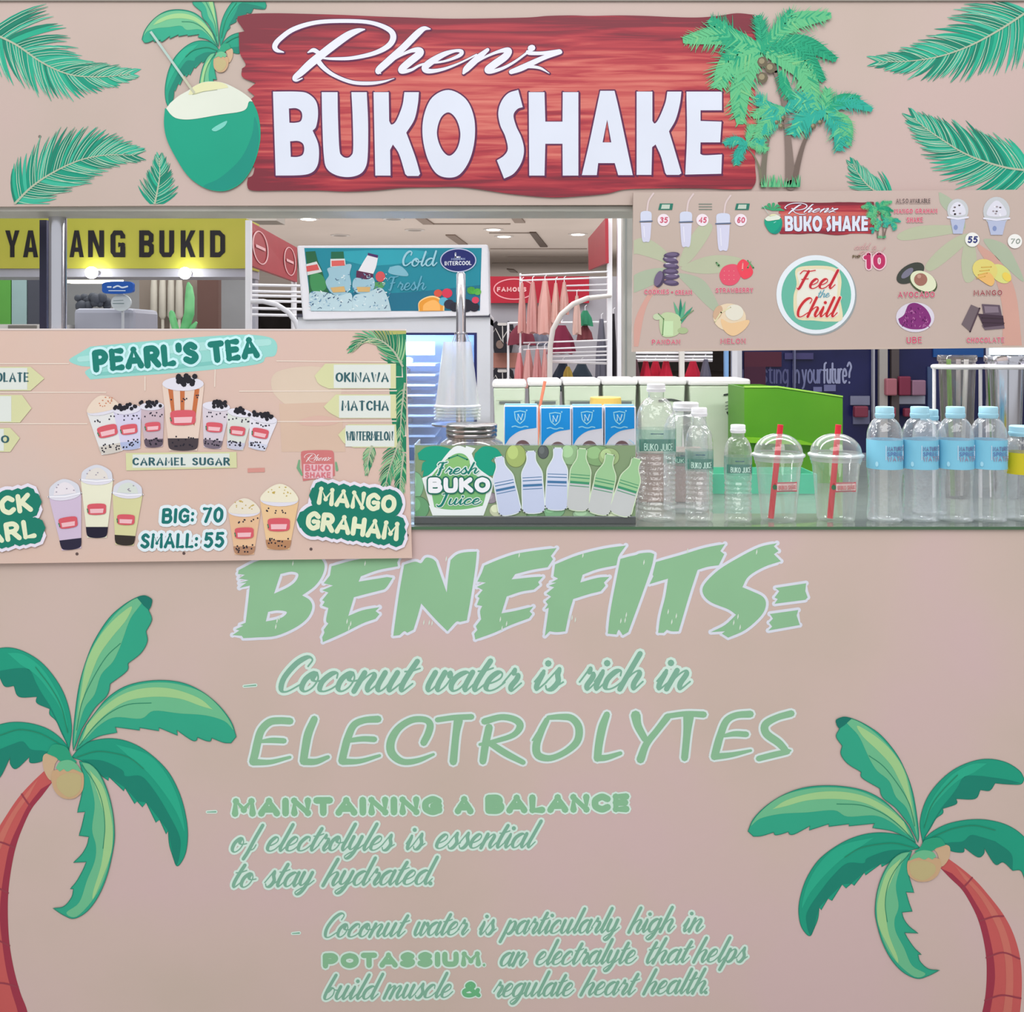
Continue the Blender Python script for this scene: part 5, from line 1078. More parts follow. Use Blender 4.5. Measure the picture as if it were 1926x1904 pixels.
def yel2(a, px, lab, hw):
    a.c((214, 214, 216), 1).fill(rect(px-10, lab[0]+23, px+20, lab[0]+37)); a.c((90, 80, 70), 2).stroke([(px-7, lab[0]+28, 1.4), (px+14, lab[0]+28, 1.4)]).stroke([(px-7, lab[0]+33, 1.4), (px+12, lab[0]+33, 1.4)]); a.c((90, 88, 40), 1).stroke([(px-12, lab[0]+8, 3), (px+12, lab[0]+9, 3)])
bottle(1924, .06, 801, 31, 'clear bottle with yellow label cut off by the right edge of the photo', BLUECAP, (17, 25), 822, 846, (850, 890), rib=.9, labelcol=(206, 192, 40), text=yel2)
# clear juice bottles with printed green band
GLAB = clear_mat('clear_green_label', (226, 240, 236), (150, 196, 184), .08, .05)
def buko_lab(a, px, lab, hw):
    h = lab[1]-lab[0]; a.c((24, 128, 112), 0).fill(rect(px-hw*1.1, lab[0]+h*.42, px+hw*1.1, lab[1]-3))
    caps_text(a, "BUKO JUICE", px-hw*.75, lab[1]-6, px+hw*.75, lab[1]-6, h*.3, 1.3, (196, 226, 214), 1, gap=.2); a.c((70, 96, 120), 0).stroke([(px-hw*.4, lab[0]+7, 1.6), (px+hw*.2, lab[0]+7, 1.6)])
GJ = 'empty clear juice bottles with a green printed band'
bottle(1234, .062, 722, 37, 'tallest empty clear bottle with a green band, right of the juice sign', WHITE, (13, 18), 748, 792, (806, 850), rib=2.4, group=GJ, name='juice_bottle', glass=JBOT, labelcol=GLAB, text=buko_lab)
bottle(1315, .055, 767, 26, 'middle-sized empty clear bottle with small white cap and green band', WHITE, (14, 15.5), 800, 836, (846, 884), rib=2.0, group=GJ, name='juice_bottle', glass=JBOT, labelcol=GLAB, text=buko_lab)
bottle(1388, .05, 799, 25.5, 'smallest empty clear bottle with a bright green band, left of domed cups', WHITE, (13, 14.5), 822, 852, (858, 892), rib=1.9, group=GJ, name='juice_bottle', glass=JBOT, labelcol=GLAB, text=buko_lab)
bottle(1290, .16, 757, 42, 'wide clear jar with a white screw lid behind the green-banded bottles', WHITE, (13, 25), 775, 812, (846, 872), rib=None, name='clear_jar', cat='jar', labelcol=GLAB, text=buko_lab)
# domed cups with red straws
def dome_cup(px, Y, hwr, hwb, st, lb):
    k = K(Y); x = W(px, 0, Y).x; base = HY+(EYE-1.0)/k; t = thing('domed_cup', (x, Y, 1.0), lb, 'cup', 'clear domed cups with red straws')
    zy = lambda py: EYE+(HY-py)*k-1.0
    m = MB(); m.capt = False; m.lathe([(hwb*k*.9, 0), (hwb*k, .003), (hwr*.86*k, zy(874)), (hwr*.9*k, zy(872)), (hwr*.92*k, zy(861))], x, Y, 1.0, 40); cb = m.build('cup_body', CUPC, t, True)
    m = MB(); m.capb = m.capt = False; m.lathe([(hwr*.93*k, zy(866)), (hwr*.95*k, zy(860)), (hwr*1.02*k, zy(857)), (hwr*1.02*k, zy(854)), (hwr*.93*k, zy(851))], x, Y, 1.0, 40).build('rim', clear_mat('cup_rim', (226, 232, 232), (214, 220, 220), .45, .05), t, True)
    dm = [(hwr*.93*cos(q/9*1.38)*k, zy(851-36*sin(q/9*1.38))) for q in range(10)]
    m = MB(); m.capb = m.capt = False; m.lathe(dm, x, Y, 1.0, 40).build('dome_lid', CUPC, t, True)
    a = W(st[0], 799, Y-.001); b_ = W(st[1], base-6, Y+.0)
    m = MB(); m.tube([(b_.x, Y, 1.004), (a.x, Y-.001, a.z)], .0057, 14); s = m.build('straw', mat((212, 44, 58), .35), t, True)
    bx = px+7
    i = Ink(); i.c((196, 96, 104), 0).fill(rect(bx-22, 902, bx+21, 920)); i.c((226, 198, 196), 1).fill(rect(bx-20, 904.5, bx+19, 917.5)); i.c((60, 110, 80), 1).fill(ell(bx-24, 911, 4, 5, 12)); caps_text(i, "BUKO SHAKE", bx-17, 915.5, bx+17, 914.5, 8, 1.2, (190, 120, 120), 2, gap=.2)
    i.build('sticker_print', cb, around(x, Y, (hwb+(hwr*.86-hwb)*.72)*k+.001, Y))
    return t
dome_cup(1464, .06, 48, 32, (1468, 1450), 'clear domed cup with red straw beside the smallest green-banded bottle')
dome_cup(1572, .06, 50, 34, (1577, 1561), 'clear domed cup with red straw nearest the blue-labelled water bottles')

# acrylic juice display with its printed panel
ACR = clear_mat('acrylic', (240, 244, 242), (200, 210, 206), .05, .03)
JY = .012
t = thing('juice_display_case', (W(988, 0, JY).x, JY, 1.0), 'low clear acrylic case faced with the Fresh Buko Juice print of bottles and coconuts', 'display')
ja, jb = W(779, 836, JY), W(1196, 985, JY); kx0, kx1, kz = ja.x, jb.x, ja.z
MB().box(kx0, kx1, JY, JY+.003, 1.0, kz).build('front_pane', ACR, t)
MB().box(kx0, kx0+.003, JY+.003, JY+.09, 1.0, kz).build('side_pane', ACR, t); MB().box(kx1-.003, kx1, JY+.003, JY+.09, 1.0, kz).build('side_pane', ACR, t)
MB().box(kx0, kx1, JY+.003, JY+.09, 1.0, 1.014).build('base_tray', mat((60, 58, 62), .4), t)
js = flat(JY, .0003)
ZJ = (760, 820, 4.28)
def J(s, seg=5): return L(s, ZJ, seg)
a = Ink((781, 838, 1195, 971), True); a.c((132, 156, 118), 0).fill(rect(781, 838, 1195, 971))
for x, y, rx, ry, c in ((80, 400, 75, 110, (130, 186, 146)), (110, 580, 90, 90, (104, 160, 116)), (900, 160, 80, 90, (164, 184, 110)), (1340, 150, 90, 80, (150, 186, 140)), (1560, 160, 110, 80, (132, 170, 118)), (1650, 170, 80, 70, (160, 186, 132)), (1790, 480, 90, 130, (136, 176, 118)),
                        (1200, 600, 90, 60, (128, 176, 134)), (1060, 640, 70, 50, (104, 140, 100)), (750, 600, 60, 50, (196, 204, 172)), (1450, 630, 90, 40, (150, 184, 148)), (1700, 640, 80, 50, (190, 204, 170)), (800, 400, 60, 90, (70, 90, 80)), (1120, 130, 40, 50, (90, 96, 96)), (700, 500, 50, 40, (150, 140, 150))):
    p = (760+x/4.28, 820+y/4.28); a.c(tuple(v*.72 for v in c), 1).fill(ell(p[0], p[1], rx/4.28+1.2, ry/4.28+1.2)); a.c(c, 1).fill(ell(p[0], p[1], rx/4.28, ry/4.28)); a.c(tuple(min(235, v*1.1+8) for v in c), 1).fill(ell(p[0]-rx/14, p[1]-ry/14, rx/8, ry/7))
a.build('coconut_background_print', t, js)
a = Ink((781, 838, 1195, 971), True)
a.c((22, 158, 128), 4).fill(J("(110,140)c(180,90)(300,85)(400,130)(300,230)(230,300)(150,330)c(160,270)c(140,290)c(150,220)(180,200)c(120,190)c")).fill(J("(570,140)c(640,85)(740,100)(790,160)c(720,180)(700,200)c(760,250)(740,310)(680,320)c(620,300)(560,220)c"))
a.c((232, 240, 240), 5).fill(J("(145,340)c(230,290)(400,90)(520,110)(560,180)(600,260)(725,350)c(700,470)(640,640)c(230,640)c(190,500)c")).c((232, 240, 240), 5).fill(J("(500,80)c(575,100)c(540,150)c(480,130)c")).c((120, 186, 120), 6).fill(J("(200,350)c(330,200)(430,140)(510,170)(560,300)(680,370)c(640,540)(600,600)c(250,600)c"))
a.c((140, 194, 120), 7).fill(ell(760+435/4.28, 820+210/4.28, 22, 14)).c((40, 140, 110), 8).stroke([(760+360/4.28, 820+180/4.28, 3), (760+430/4.28, 820+155/4.28, 2), (760+510/4.28, 820+190/4.28, 3)])
a.c((232, 240, 240), 6).fill(J("(200,560)c(330,590)(480,590)(640,560)c(620,640)c(230,640)c"))
a.build('emblem_print', t, js)
a = Ink(); 
script_word(a, "F", 821, 893, 838, 892, 12, 4.4, 2.2, (22, 124, 110), 9, 4, (220, 236, 228), shear=.25); script_word(a, "resh", 838, 892, 901, 890, 10.5, 3.6, 2, (22, 124, 110), 9, 4, (220, 236, 228), shear=.2)
script_word(a, "Juice"[0], 823, 949, 842, 948, 11, 4.6, 2.2, (22, 124, 110), 9, 3, (226, 238, 230), shear=.2); script_word(a, "uice", 843, 949, 905, 948, 10.5, 3.6, 2, (22, 124, 110), 9, 3, (226, 238, 230), shear=.2)
caps_text(a, "BUKO", 806, 927, 922, 926, 29, 8.5, (240, 242, 248), 12, 5.5, (30, 110, 92), gap=.1); a.build('lettering', t, js)
for i, (cx, top, bt, rot, kind) in enumerate(((960, 858, 965, -.2, 0), (1004, 849, 962, -.05, 0), (1046, 843, 956, .03, 0), (1086, 844, 957, .08, 1), (1125, 853, 964, .2, 1), (1165, 858, 966, .3, 1))):
    a = Ink(None, True); h = bt-top; B_ = [(-17, 0), (17, 0), (20, -h*.2), (19, -h*.5), (18, -h*.66), (8, -h*.84), (8, -h), (-8, -h), (-8, -h*.84), (-18, -h*.66), (-19, -h*.5), (-20, -h*.2)]
    q = lambda pts: [(cx+v[0]*cos(rot)-v[1]*sin(rot), bt+v[0]*sin(rot)+v[1]*cos(rot))+tuple(v[2:]) for v in pts]
    lo = q(loop([(p, j in (6, 7)) for j, p in enumerate(B_)], 4))
    a.c((228, 240, 236) if kind == 0 else (214, 232, 200), 9+i*.6).stroke(lo, 3.4, closed=True); a.c((196, 206, 232) if kind == 0 else (196, 200, 200), 10+i*.6).fill(lo)
    up = q(loop([((-19, -h*.45), True), ((19, -h*.45), True), ((18, -h*.66), False), ((8, -h*.84), False), ((8, -h), True), ((-8, -h), True), ((-8, -h*.84), False), ((-18, -h*.66), False)], 4))
    a.c((206, 214, 236) if kind == 0 else (156, 200, 150), 10.3+i*.6).fill(up)
    c2 = (70, 120, 164) if kind == 0 else (66, 150, 110)
    for yy, w_ in ((-.38, 1.2), (-.44, 4.5), (-.52, 1.6), (-.57, 1.2)): a.c(c2, 11+i*.6).stroke(q([(-18, h*yy, w_), (18, h*yy, w_)]), cap=False)
    a.build('bottle_print', t, js)
# juice jar with a metal screw lid behind the case
GLJ = clear_mat('jar_glass', (226, 226, 222), (150, 140, 136), .12, .03)
x = W(887, 0, .19).x; k = K(.19); t = thing('glass_jar', (x, .19, 1.0), 'glass storage jar with silver metal screw lid behind the juice print', 'jar')
zj = lambda py: EYE+(HY-py)*k-1.0
m = MB(); m.capt = False; m.lathe([(58*k, 0), (64*k, .006), (65*k, zj(850)), (58*k, zj(832)), (46*k, zj(824)), (45*k, zj(812))], x, .19, 1.0, 40).build('jar_body', GLJ, t, True)
m = MB(); m.lathe([(46*k, zj(822)), (48*k, zj(820)), (48*k, zj(816)), (47*k, zj(814)), (48.5*k, zj(812)), (48.5*k, zj(808)), (47.4*k, zj(806)), (48.5*k, zj(804)), (48.5*k, zj(799)), (46*k, zj(797))], x, .19, 1.0, 44).build('screw_lid', mat((150, 146, 146), .22, 1.0), t, True)
m = MB(); m.lathe([(56*k, .004), (62*k, .012), (62.5*k, .11)], x, .19, 1.0, 32).build('juice_fill', mat((196, 176, 160), .3), t, True)
# cup dispenser: polished rod with a nested stack of cups
Yp = .42; k = K(Yp); x = W(867, 0, Yp).x; zp = lambda py: EYE+(HY-py)*k
t = thing('cup_dispenser', (x, Yp, 1.0), 'polished steel rod stand with collar rising above the inverted cup stack', 'dispenser')
MB().lathe([(.045, 0), (.045, .005), (.012, .012), (.0115, zp(640)-1.0), (.0113, zp(600)-1), (.0105, zp(516)-1.0), (.007, zp(512)-1.0)], x, Yp, 1.0, 28).build('rod', CHROME, t, True)
MB().lathe([(.0125, 0), (.0155, .001), (.0155, .004), (.0125, .005)], x, Yp, zp(629), 28).build('collar', CHR2, t, True)
for q in range(6):
    a_ = q*pi/3+.3; MB().tube([(x+.014*cos(a_), Yp+.014*sin(a_), zp(629)), (x+.021*cos(a_), Yp+.021*sin(a_), zp(645))], .0012, 6).build('prong', CHR2, t, True)
x2 = W(860, 0, Yp).x
MB().lathe([(.06, 0), (.06, .004)], x2, Yp, zp(800), 32).lathe([(.012, 0), (.012, zp(800)-1.0)], x2, Yp, 1.0, 16).build('cup_shelf', CHR2, t, True)
g = 'clear plastic cups nested upside down on the rod'
for q in range(5):
    dz = -q*.0075; zb = zp(765)+dz
    if zb < zp(800)+.005: zb = zp(800)+.005+.0001*q
    c = thing('plastic_cup', (x2, Yp, zb), ('uppermost cup of the inverted nested stack on the steel rod', 'second cup from the top of the nested stack, showing only its rim', 'third rim down in the nested stack of clear cups', 'fourth rim down in the nested stack of clear cups', 'lowest rim of the nested stack of clear cups, just above the jar lid')[q], 'cup', g)
    hh = zp(643)-zp(765)-q*.002
    m = MB(); m.capb = False; m.lathe([(45*k-q*.0003, 0), (45*k-q*.0003, .003), (41*k-q*.0003, .006), (26*k-q*.0004, hh)], x2, Yp, zb, 36).build('cup_body', FROST if q == 0 else CUPC, c, True)
# milk cartons
def carton(px0, px1, py, Y, lb):
    a, b_ = W(px0, py, Y), W(px1, py, Y); t = thing('milk_carton', ((a.x+b_.x)/2, Y+.03, 1.0), lb, 'carton', 'blue and white milk cartons behind the juice print')
    cb = MB().box(a.x, b_.x, Y, Y+.055, 1.0, a.z).build('carton_body', mat((226, 224, 236), .4), t, bevel=.002)
    MB().box(a.x+.002, b_.x-.002, Y+.018, Y+.036, a.z, a.z+.003).build('top_seam', mat((120, 170, 220), .4), t)
    i = Ink((px0+1.5, py+1, px1-3, 850)); w_ = px1-px0
    i.c((20, 146, 226), 0).fill(L("%f,%fc %f,%fc %f,%fc %f,%f %f,%f %f,%fc" % (px0+1.5, py+1, px1-3, py+1, px1-3, py+41, px0+w_*.5, py+46, px0+w_*.2, py+58, px0+1.5, py+74)))
    cx = px0+w_*.47; cy = py+21
    i.c((150, 218, 240), 1).stroke(loop([((cx-10.5, cy-10), True), ((cx, cy-12), True), ((cx+10.5, cy-10), True), ((cx+8, cy+4), False), ((cx, cy+12), True), ((cx-8, cy+4), False)], 4), 2, closed=True)
    i.c((190, 232, 246), 2).stroke([(cx-4, cy+5, 2), (cx-3.5, cy-5, 3), (cx+2, cy+4, 3), (cx+5, cy-6, 2)])
    i.c((150, 214, 240), 1).stroke(smooth_open([(cx-15, cy+18), (cx-9, cy+16.5), (cx-3, cy+18.5), (cx+3, cy+19), (cx+9, cy+17), (cx+15, cy+18)], 4), 2); i.disc(cx+12.5, cy-13, 1.6)
    i.c((120, 92, 96), 1).fill(ell(cx+5, py+80, 15, 16, 26)); i.c((176, 150, 150), 2).fill(ell(cx+2, py+76, 6, 5, 12))
    i.build('carton_print', cb, flat(Y, .0003))
for (p0, p1, py, lb) in ((948, 1012, 764, 'leftmost blue and white milk carton, beside the metal-lidded jar'), (1016.5, 1075, 767, 'second milk carton from the left, under the orange stick'), (1076, 1135, 765, 'third milk carton from the left, under the left half of yellow lid'), (1137, 1196, 765, 'rightmost blue and white milk carton, beside the tallest clear bottle')):
    carton(p0, p1, py, .22, lb)
# yellow-lidded tub behind the cartons
Yt = .42; k = K(Yt); x = W(1139, 0, Yt).x; t = thing('yellow_lid_tub', (x, Yt, 1.0), 'round white tub with a yellow lid behind the milk cartons', 'tub')
zt = EYE+(HY-762)*k
MB().lathe([(.030, 0), (.034, zt-1.0)], x, Yt, 1.0, 32).build('tub_body', mat((222, 220, 212), .4), t, True)
MB().lathe([(29*k, 0), (30*k, .001), (29*k, 14*k), (28*k, 15*k)], x, Yt, zt, 32).build('lid', mat((206, 176, 92), .4), t, True)
# bins along the back of the worktop
BINM = noise_mat('pale_green_plastic', [(.4, (196, 210, 188)), (.6, (212, 220, 204))], nscale=4, rough=.35)
for i, (p0, p1, py, lb) in enumerate(((925, 991, 717, 'pale green lidded bin at the left end of the back row'), (992, 1057, 714, 'pale green lidded bin behind the orange stick'), (1058, 1130, 713, 'pale green lidded bin behind the left part of the yellow lid'), (1131, 1200, 712, 'pale green lidded bin left of the tallest bottle'), (1201, 1292, 712, 'pale green lidded bin behind the tallest clear bottle'), (1294, 1412, 713, 'pale green lidded bin at right end with black writing, beside lime box'))):
    Y = .78; a, b_ = W(p0, py, Y), W(p1, py, Y); dp = .15; t = thing('storage_bin', ((a.x+b_.x)/2, Y+dp/2, 1.0), lb, 'bin', 'pale green bins with white lids in the back row')
    ins = .008; vs = []
    zt = a.z-.018; tp = (b_.x-a.x)*.08+.004
    for z, s_ in ((1.0, tp), (zt, .004)):
        vs += [(a.x+s_, Y+s_*.6, z), (b_.x-s_, Y+s_*.6, z), (b_.x-s_, Y+dp-s_*.6, z), (a.x+s_, Y+dp-s_*.6, z)]
    MB().add(vs, [(0, 1, 2, 3), (4, 5, 6, 7), (0, 1, 5, 4), (1, 2, 6, 5), (2, 3, 7, 6), (3, 0, 4, 7)]).build('bin_body', BINM, t, bevel=.004)
    MB().box(a.x+.0006, b_.x-.0006, Y-.003, Y+dp+.003, zt, a.z).build('lid', mat((228, 226, 226), .35), t, bevel=.006)
    ink = Ink()
    if i == 5:
        ink.c((50, 56, 56), 1).stroke(smooth_open([(1362, 743), (1375, 741), (1392, 742), (1401, 747)], 4), 3.4)
        for y_ in (757, 764, 770): ink.stroke(smooth_open([(1364, y_), (1374, y_-2), (1384, y_+1), (1398, y_-1)], 4), 1.2)
        ink.stroke([(1368, 776, 4), (1372, 784, 2)]).stroke([(1374, 796, 1), (1388, 790, 4), (1384, 794, 3)]).stroke([(1394, 774, 2), (1392, 780, 2)])
    elif i == 4: ink.c((70, 76, 72), 1).stroke(smooth_open([(1236+i, 754), (1262, 752), (1284, 757)], 4), 4)
    else: ink.c((104, 112, 110), 1).fill(rect(p0+14, 755, p1-12, 760)); ink.c((196, 206, 186), 1).stroke([(p0+9, 770, 1.2), (p0+9, 752, 1.2), (p1-9, 752, 1.2), (p1-9, 770, 1.2)])
    ink.build('label_print', t, flat(Y-.0002+.004*.6, .0003, 6))
v = W(1025, 720, .6); u = W(1015, 768, .6)
t = MB(); t.tube([(u.x-.01, .62, 1.0), (u.x, .6, u.z), (v.x, .6, v.z+.004)], [.003, .0035, .004], 10); t = tag(t.build('stirring_stick', mat((226, 132, 104), .4)), 'thin orange stick leaning up behind the milk cartons', 'stick')
# mint tray, lime box, brown carton
MINT = mat((92, 182, 150), .45)
t = thing('mint_tray', (W(1440, 0, .4).x, .42, 1.0), 'low mint green plastic tray behind the domed cups', 'tray')
a, b_ = W(1340, 0, .38), W(1537, 0, .38)
MB().box(a.x, b_.x, .38, .384, 1.0, 1.045).box(a.x, b_.x, .496, .5, 1.0, 1.045).box(a.x, a.x+.004, .384, .496, 1.0, 1.045).box(b_.x-.004, b_.x, .384, .496, 1.0, 1.045).build('tray_wall', MINT, t); MB().box(a.x+.004, b_.x-.004, .384, .496, 1.0, 1.004).build('tray_floor', MINT, t)
LIME = noise_mat('lime_plastic', [(.4, (74, 136, 26)), (.6, (84, 144, 32))], nscale=3, rough=.4)
Y = .54; t = thing('lime_box', (W(1490, 0, Y).x, Y+.06, 1.0), 'bright lime green plastic box with a sloping top edge behind the domed cups', 'box')
pts = [(W(px, py, Y).x, W(px, py, Y).z) for px, py in ((1400, 729), (1464, 729), (1585, 747), (1585, 905))]; pts = [(pts[0][0], 1.0)]+pts[:3]+[(pts[2][0], 1.0)]
MB().prism(pts, Y, Y+.006).build('front_wall', LIME, t); MB().prism(pts, Y+.17, Y+.176).build('back_wall', LIME, t)
MB().prism([(pts[0][0], 1.0), (pts[1][0], pts[1][1]), (pts[1][0]+.006, pts[1][1]), (pts[1][0]+.006, 1.0)], Y+.006, Y+.17).build('side_wall', LIME, t)
MB().prism([(pts[4][0]-.006, 1.0), (pts[3][0]-.006, pts[3][1]), (pts[3][0], pts[3][1]), (pts[4][0], 1.0)], Y+.006, Y+.17).build('side_wall', LIME, t)
MB().prism([(W(px, py, Y).x, W(px, py, Y).z) for px, py in ((1402, 822), (1506, 828), (1540, 838), (1510, 836), (1402, 832))], Y-.012, Y).build('moulded_lip', mat((116, 172, 36), .4), t)
MB().prism([(W(px, py, Y).x, W(px, py, Y).z+.001) for px, py in ((1400, 727), (1464, 727), (1585, 745.5), (1585, 748), (1464, 730), (1400, 730))], Y-.002, Y+.008).build('top_rim', mat((150, 200, 80), .4), t)
t = tag(MB().box(W(1203, 0, .24).x, W(1338, 0, .24).x, .26, .36, 1.0, W(0, 850, .26).z).build('brown_carton', noise_mat('brown_card', [(.4, (150, 122, 116)), (.6, (166, 134, 124))], nscale=5), bevel=.003), 'plain brown cardboard carton behind the empty clear bottles', 'carton')
# tumblers in a white ring rack
Yr = .33; k = K(Yr); zr = lambda py: EYE+(HY-py)*k
t = thing('ring_rack', (W(1850, 0, Yr).x, Yr, 1.0), 'white wire ring rack holding steel tumblers at the right end', 'rack')
WM = mat((230, 226, 230), .3)
def ringpts(px, hw, py): return [(W(px, 0, Yr).x+hw*k*cos(a_/16*pi), Yr+hw*k*.8*sin(a_/16*pi), zr(py)) for a_ in range(33)]
for px, hw in ((1800, 43), (1889, 43), (1978, 43)): MB().tube(ringpts(px, hw, 690), .0052, 8).build('ring', WM, t, True)
for px in (1757, 1844, 1934): MB().tube([(W(px, 0, Yr).x, Yr, 1.0), (W(px, 0, Yr).x, Yr, zr(690))], .004, 8).build('upright', WM, t, True)
for px, hw, mt, lb, top, nm in ((1800, 33, GLJ, 'tall clear glass tumbler in the white ring rack, left of the steel ones', 668, 'glass_tumbler'), (1889, 34, CHROME, 'tall polished steel tumbler in the white ring rack', 669, 'steel_tumbler'), (1975, 34, CHROME, 'steel tumbler at far right of rack, outside the photo edge', 669, 'steel_tumbler')):
    x = W(px, 0, Yr).x; o = thing(nm, (x, Yr, 1.0), lb, 'tumbler')
    m = MB(); m.capt = False; m.lathe([(hw*.72*k, 0), (hw*.74*k, .003), (hw*k*.98, zr(top+12)-1), (hw*k*1.05, zr(top+11)-1), (hw*k*1.05, zr(top+2)-1), (hw*k*1.02, zr(top)-1)], x, Yr, 1.0, 36).build('tumbler_body', mt, o, True)
x = W(1800, 0, Yr).x
for q, (dx, c) in enumerate(((-.018, (120, 176, 70)), (.016, (232, 228, 232)), (.006, (180, 170, 176)))):
    tag(MB().tube([(x+dx*.5, Yr, 1.004), (x+dx*1.3, Yr+.01*(q-1), zr(676))], .005, 10).build('drinking_straw', mat(c, .4), None, True), ('green straw standing in the clear glass tumbler', 'white straw standing in the clear glass tumbler', 'grey straw standing in the clear glass tumbler')[q], 'straw')
# ------------------------------------------------------------------ upright chiller behind the counter
def pprism(m, pts, Y, dep): return m.prism([(W(x, y, Y).x, W(x, y, Y).z) for x, y in pts], Y, Y+dep)
Yc = 1.15
CW = mat((206, 208, 216), .35); CWB = mat((236, 236, 242), .3)
t = thing('display_chiller', (W(742, 0, Yc).x, Yc+.25, 0), 'white upright glass-door chiller with a teal lit header of iced bottles and fruit', 'fridge')
x0, x1 = W(560, 0, Yc).x, W(922, 0, Yc).x; zt = W(0, 598, Yc).z
gx0, gx1, gz1 = W(640, 0, Yc).x, W(897, 0, Yc).x, W(0, 626, Yc).z
MB().box(x0, gx0, Yc, Yc+.03, .12, zt).box(gx1, x1, Yc, Yc+.03, .12, zt).box(gx0, gx1, Yc, Yc+.03, gz1, zt).box(gx0, gx1, Yc, Yc+.03, .12, .3).build('door_frame', CW, t)
MB().box(x0, x0+.02, Yc+.03, Yc+.5, .08, zt).box(x1-.02, x1, Yc+.03, Yc+.5, .08, zt).box(x0, x1, Yc+.03, Yc+.5, zt-.02, zt).box(x0, x1, Yc+.03, Yc+.5, .0, .12).build('cabinet_shell', CW, t)
MB().box(x0+.02, x1-.02, Yc+.48, Yc+.5, .12, zt-.02).build('back_lining', mat((176, 204, 240), .4), t)
MB().box(x0-.002, x1+.002, Yc-.006, Yc+.5, zt, zt+.012).build('top_cap', CWB, t, bevel=.004)
NV = mat((28, 34, 92), .4)
MB().box(gx0, gx1, Yc-.001, Yc+.03, gz1-.007, gz1).build('door_gasket', NV, t); MB().box(gx1-.009, gx1, Yc-.001, Yc+.03, .3, gz1-.007).build('door_gasket', NV, t)
MB().box(gx0, gx1-.009, Yc+.008, Yc+.012, .3, gz1-.007).build('door_glass', clear_mat('door_glass', (214, 228, 246), (190, 206, 230), .12, .03), t)
xg = W(822, 0, Yc+.2).x
MB().box(x0+.03, xg-.01, Yc+.22, Yc+.24, W(0, 668, Yc+.2).z, W(0, 643, Yc+.2).z).build('chiller_lamp', mat((250, 252, 250), .4, emit=3.2), t)
area('chiller_fill', ((x0+xg)/2+.03, Yc+.07, gz1-.02), (35, 0, 0), .4, .03, 7, (.9, .95, 1))  # added light without a fixture, brightens the chiller interior
rn = random.Random(5)
for i in range(9):
    z = W(0, 686+i*19, Yc+.15).z
    MB().box(x0+.02, xg, Yc+.12, Yc+.4, z-.003, z+.003).build('wire_shelf', mat((220, 224, 236), .3), t)
    for q, c in enumerate(((186, 160, 164), (150, 146, 168), (172, 140, 156), (150, 150, 150))):
        if i < 8: MB().lathe([(.02, 0), (.022, .004), (.022, .014), (.012, .02)], x0+.07+q*.075+rn.uniform(0, .02), Yc+.2, z+.0032-.0265 if False else z+.0032, 12).build('stored_tub', mat(c, .4), t, True)
# header light box
lx = [(558, 462), (918, 460), (921, 594), (569, 602)]
pprism(MB(), lx, Yc-.02, .20).build('header_box', mat((222, 222, 230), .35), t, bevel=.006)
MB().box(x0, x1, Yc-.015, Yc+.15, zt+.012, W(0, 597, Yc-.02).z).build('header_gap', mat((70, 70, 84), .5), t)
hs2 = flat(Yc-.02, .0006, 1.5); cl = (560, 460, 920, 600)
a = Ink(cl, True)
rows = ((462, (14, 128, 150)), (488, (16, 138, 160)), (520, (18, 134, 156)), (552, (16, 118, 144)), (578, (14, 104, 132)))
FX = lambda px, py: (px, py)
Zc = (440, 370, 3.852)
pan = L("(510,372)c(1795,372)c(1782,826)c(560,830)c", Zc)
a.c((18, 132, 152), 0).fill(pan)
a.c((14, 106, 134), 1).fill(L("(545,640)c(900,700)(1300,690)(1785,640)c(1782,826)c(560,830)c", Zc))
a.c((40, 158, 176), 1).fill(L("(700,400)c(1100,385)(1400,400)(1300,470)(1000,500)(800,460)", Zc))
a.build('header_panel', t, hs2, 'teal printed panel')
a = Ink(cl, True)
def ZB_(s): return [p[:2] for p, c in parse(s, Zc)]
def zs(s): return smooth_open([p for p, c in parse(s, Zc)], 5)
a.c((28, 96, 60), 2).fill(L("(520,400)c(590,395)c(610,470)(640,540)(665,640)(690,720)(560,740)(545,640)c", Zc)).c((60, 140, 84), 3).fill(L("(560,560)(640,570)(670,660)(600,700)(560,660)", Zc)).c((210, 214, 214), 3).fill(L("(525,490)c(600,470)c(640,545)c(535,570)c", Zc)).c((206, 84, 84), 4).fill(L("(525,505)c(605,490)c(620,530)c(530,545)c", Zc))
a.c((22, 100, 70), 2).fill(L("(705,400)c(795,398)c(800,455)c(705,455)c", Zc)).c((214, 220, 220), 3).fill(L("(700,452)c(805,450)c(812,505)c(700,510)c", Zc)).c((214, 96, 92), 4).fill(L("(708,465)c(800,462)c(805,500)c(710,505)c", Zc))
a.c((226, 226, 232), 2).fill(L("(975,415)c(1045,440)c(1030,510)(1010,560)c(900,540)c(940,470)", Zc)).c((86, 30, 70), 3).fill(L("(890,535)c(1010,560)c(1005,610)(940,610)(890,590)", Zc)).c((70, 40, 96), 3).fill(L("(972,408)c(1045,425)c(1043,445)c(970,425)c", Zc))
a.c((206, 80, 84), 3).fill(ell(440+1062/3.852, 370+580/3.852, 9, 10, 18)).c((80, 150, 90), 2).fill(L("(1010,620)c(1100,620)c(1080,660)(1020,670)", Zc))
a.c((152, 190, 206), 3).fill(L("(680,520)(760,505)(850,490)(840,560)(850,640)(820,700)(760,720)(700,690)(665,620)(690,570)", Zc)).fill(L("(880,590)(960,600)(1010,590)(1020,650)(980,700)(900,700)(860,650)", Zc))
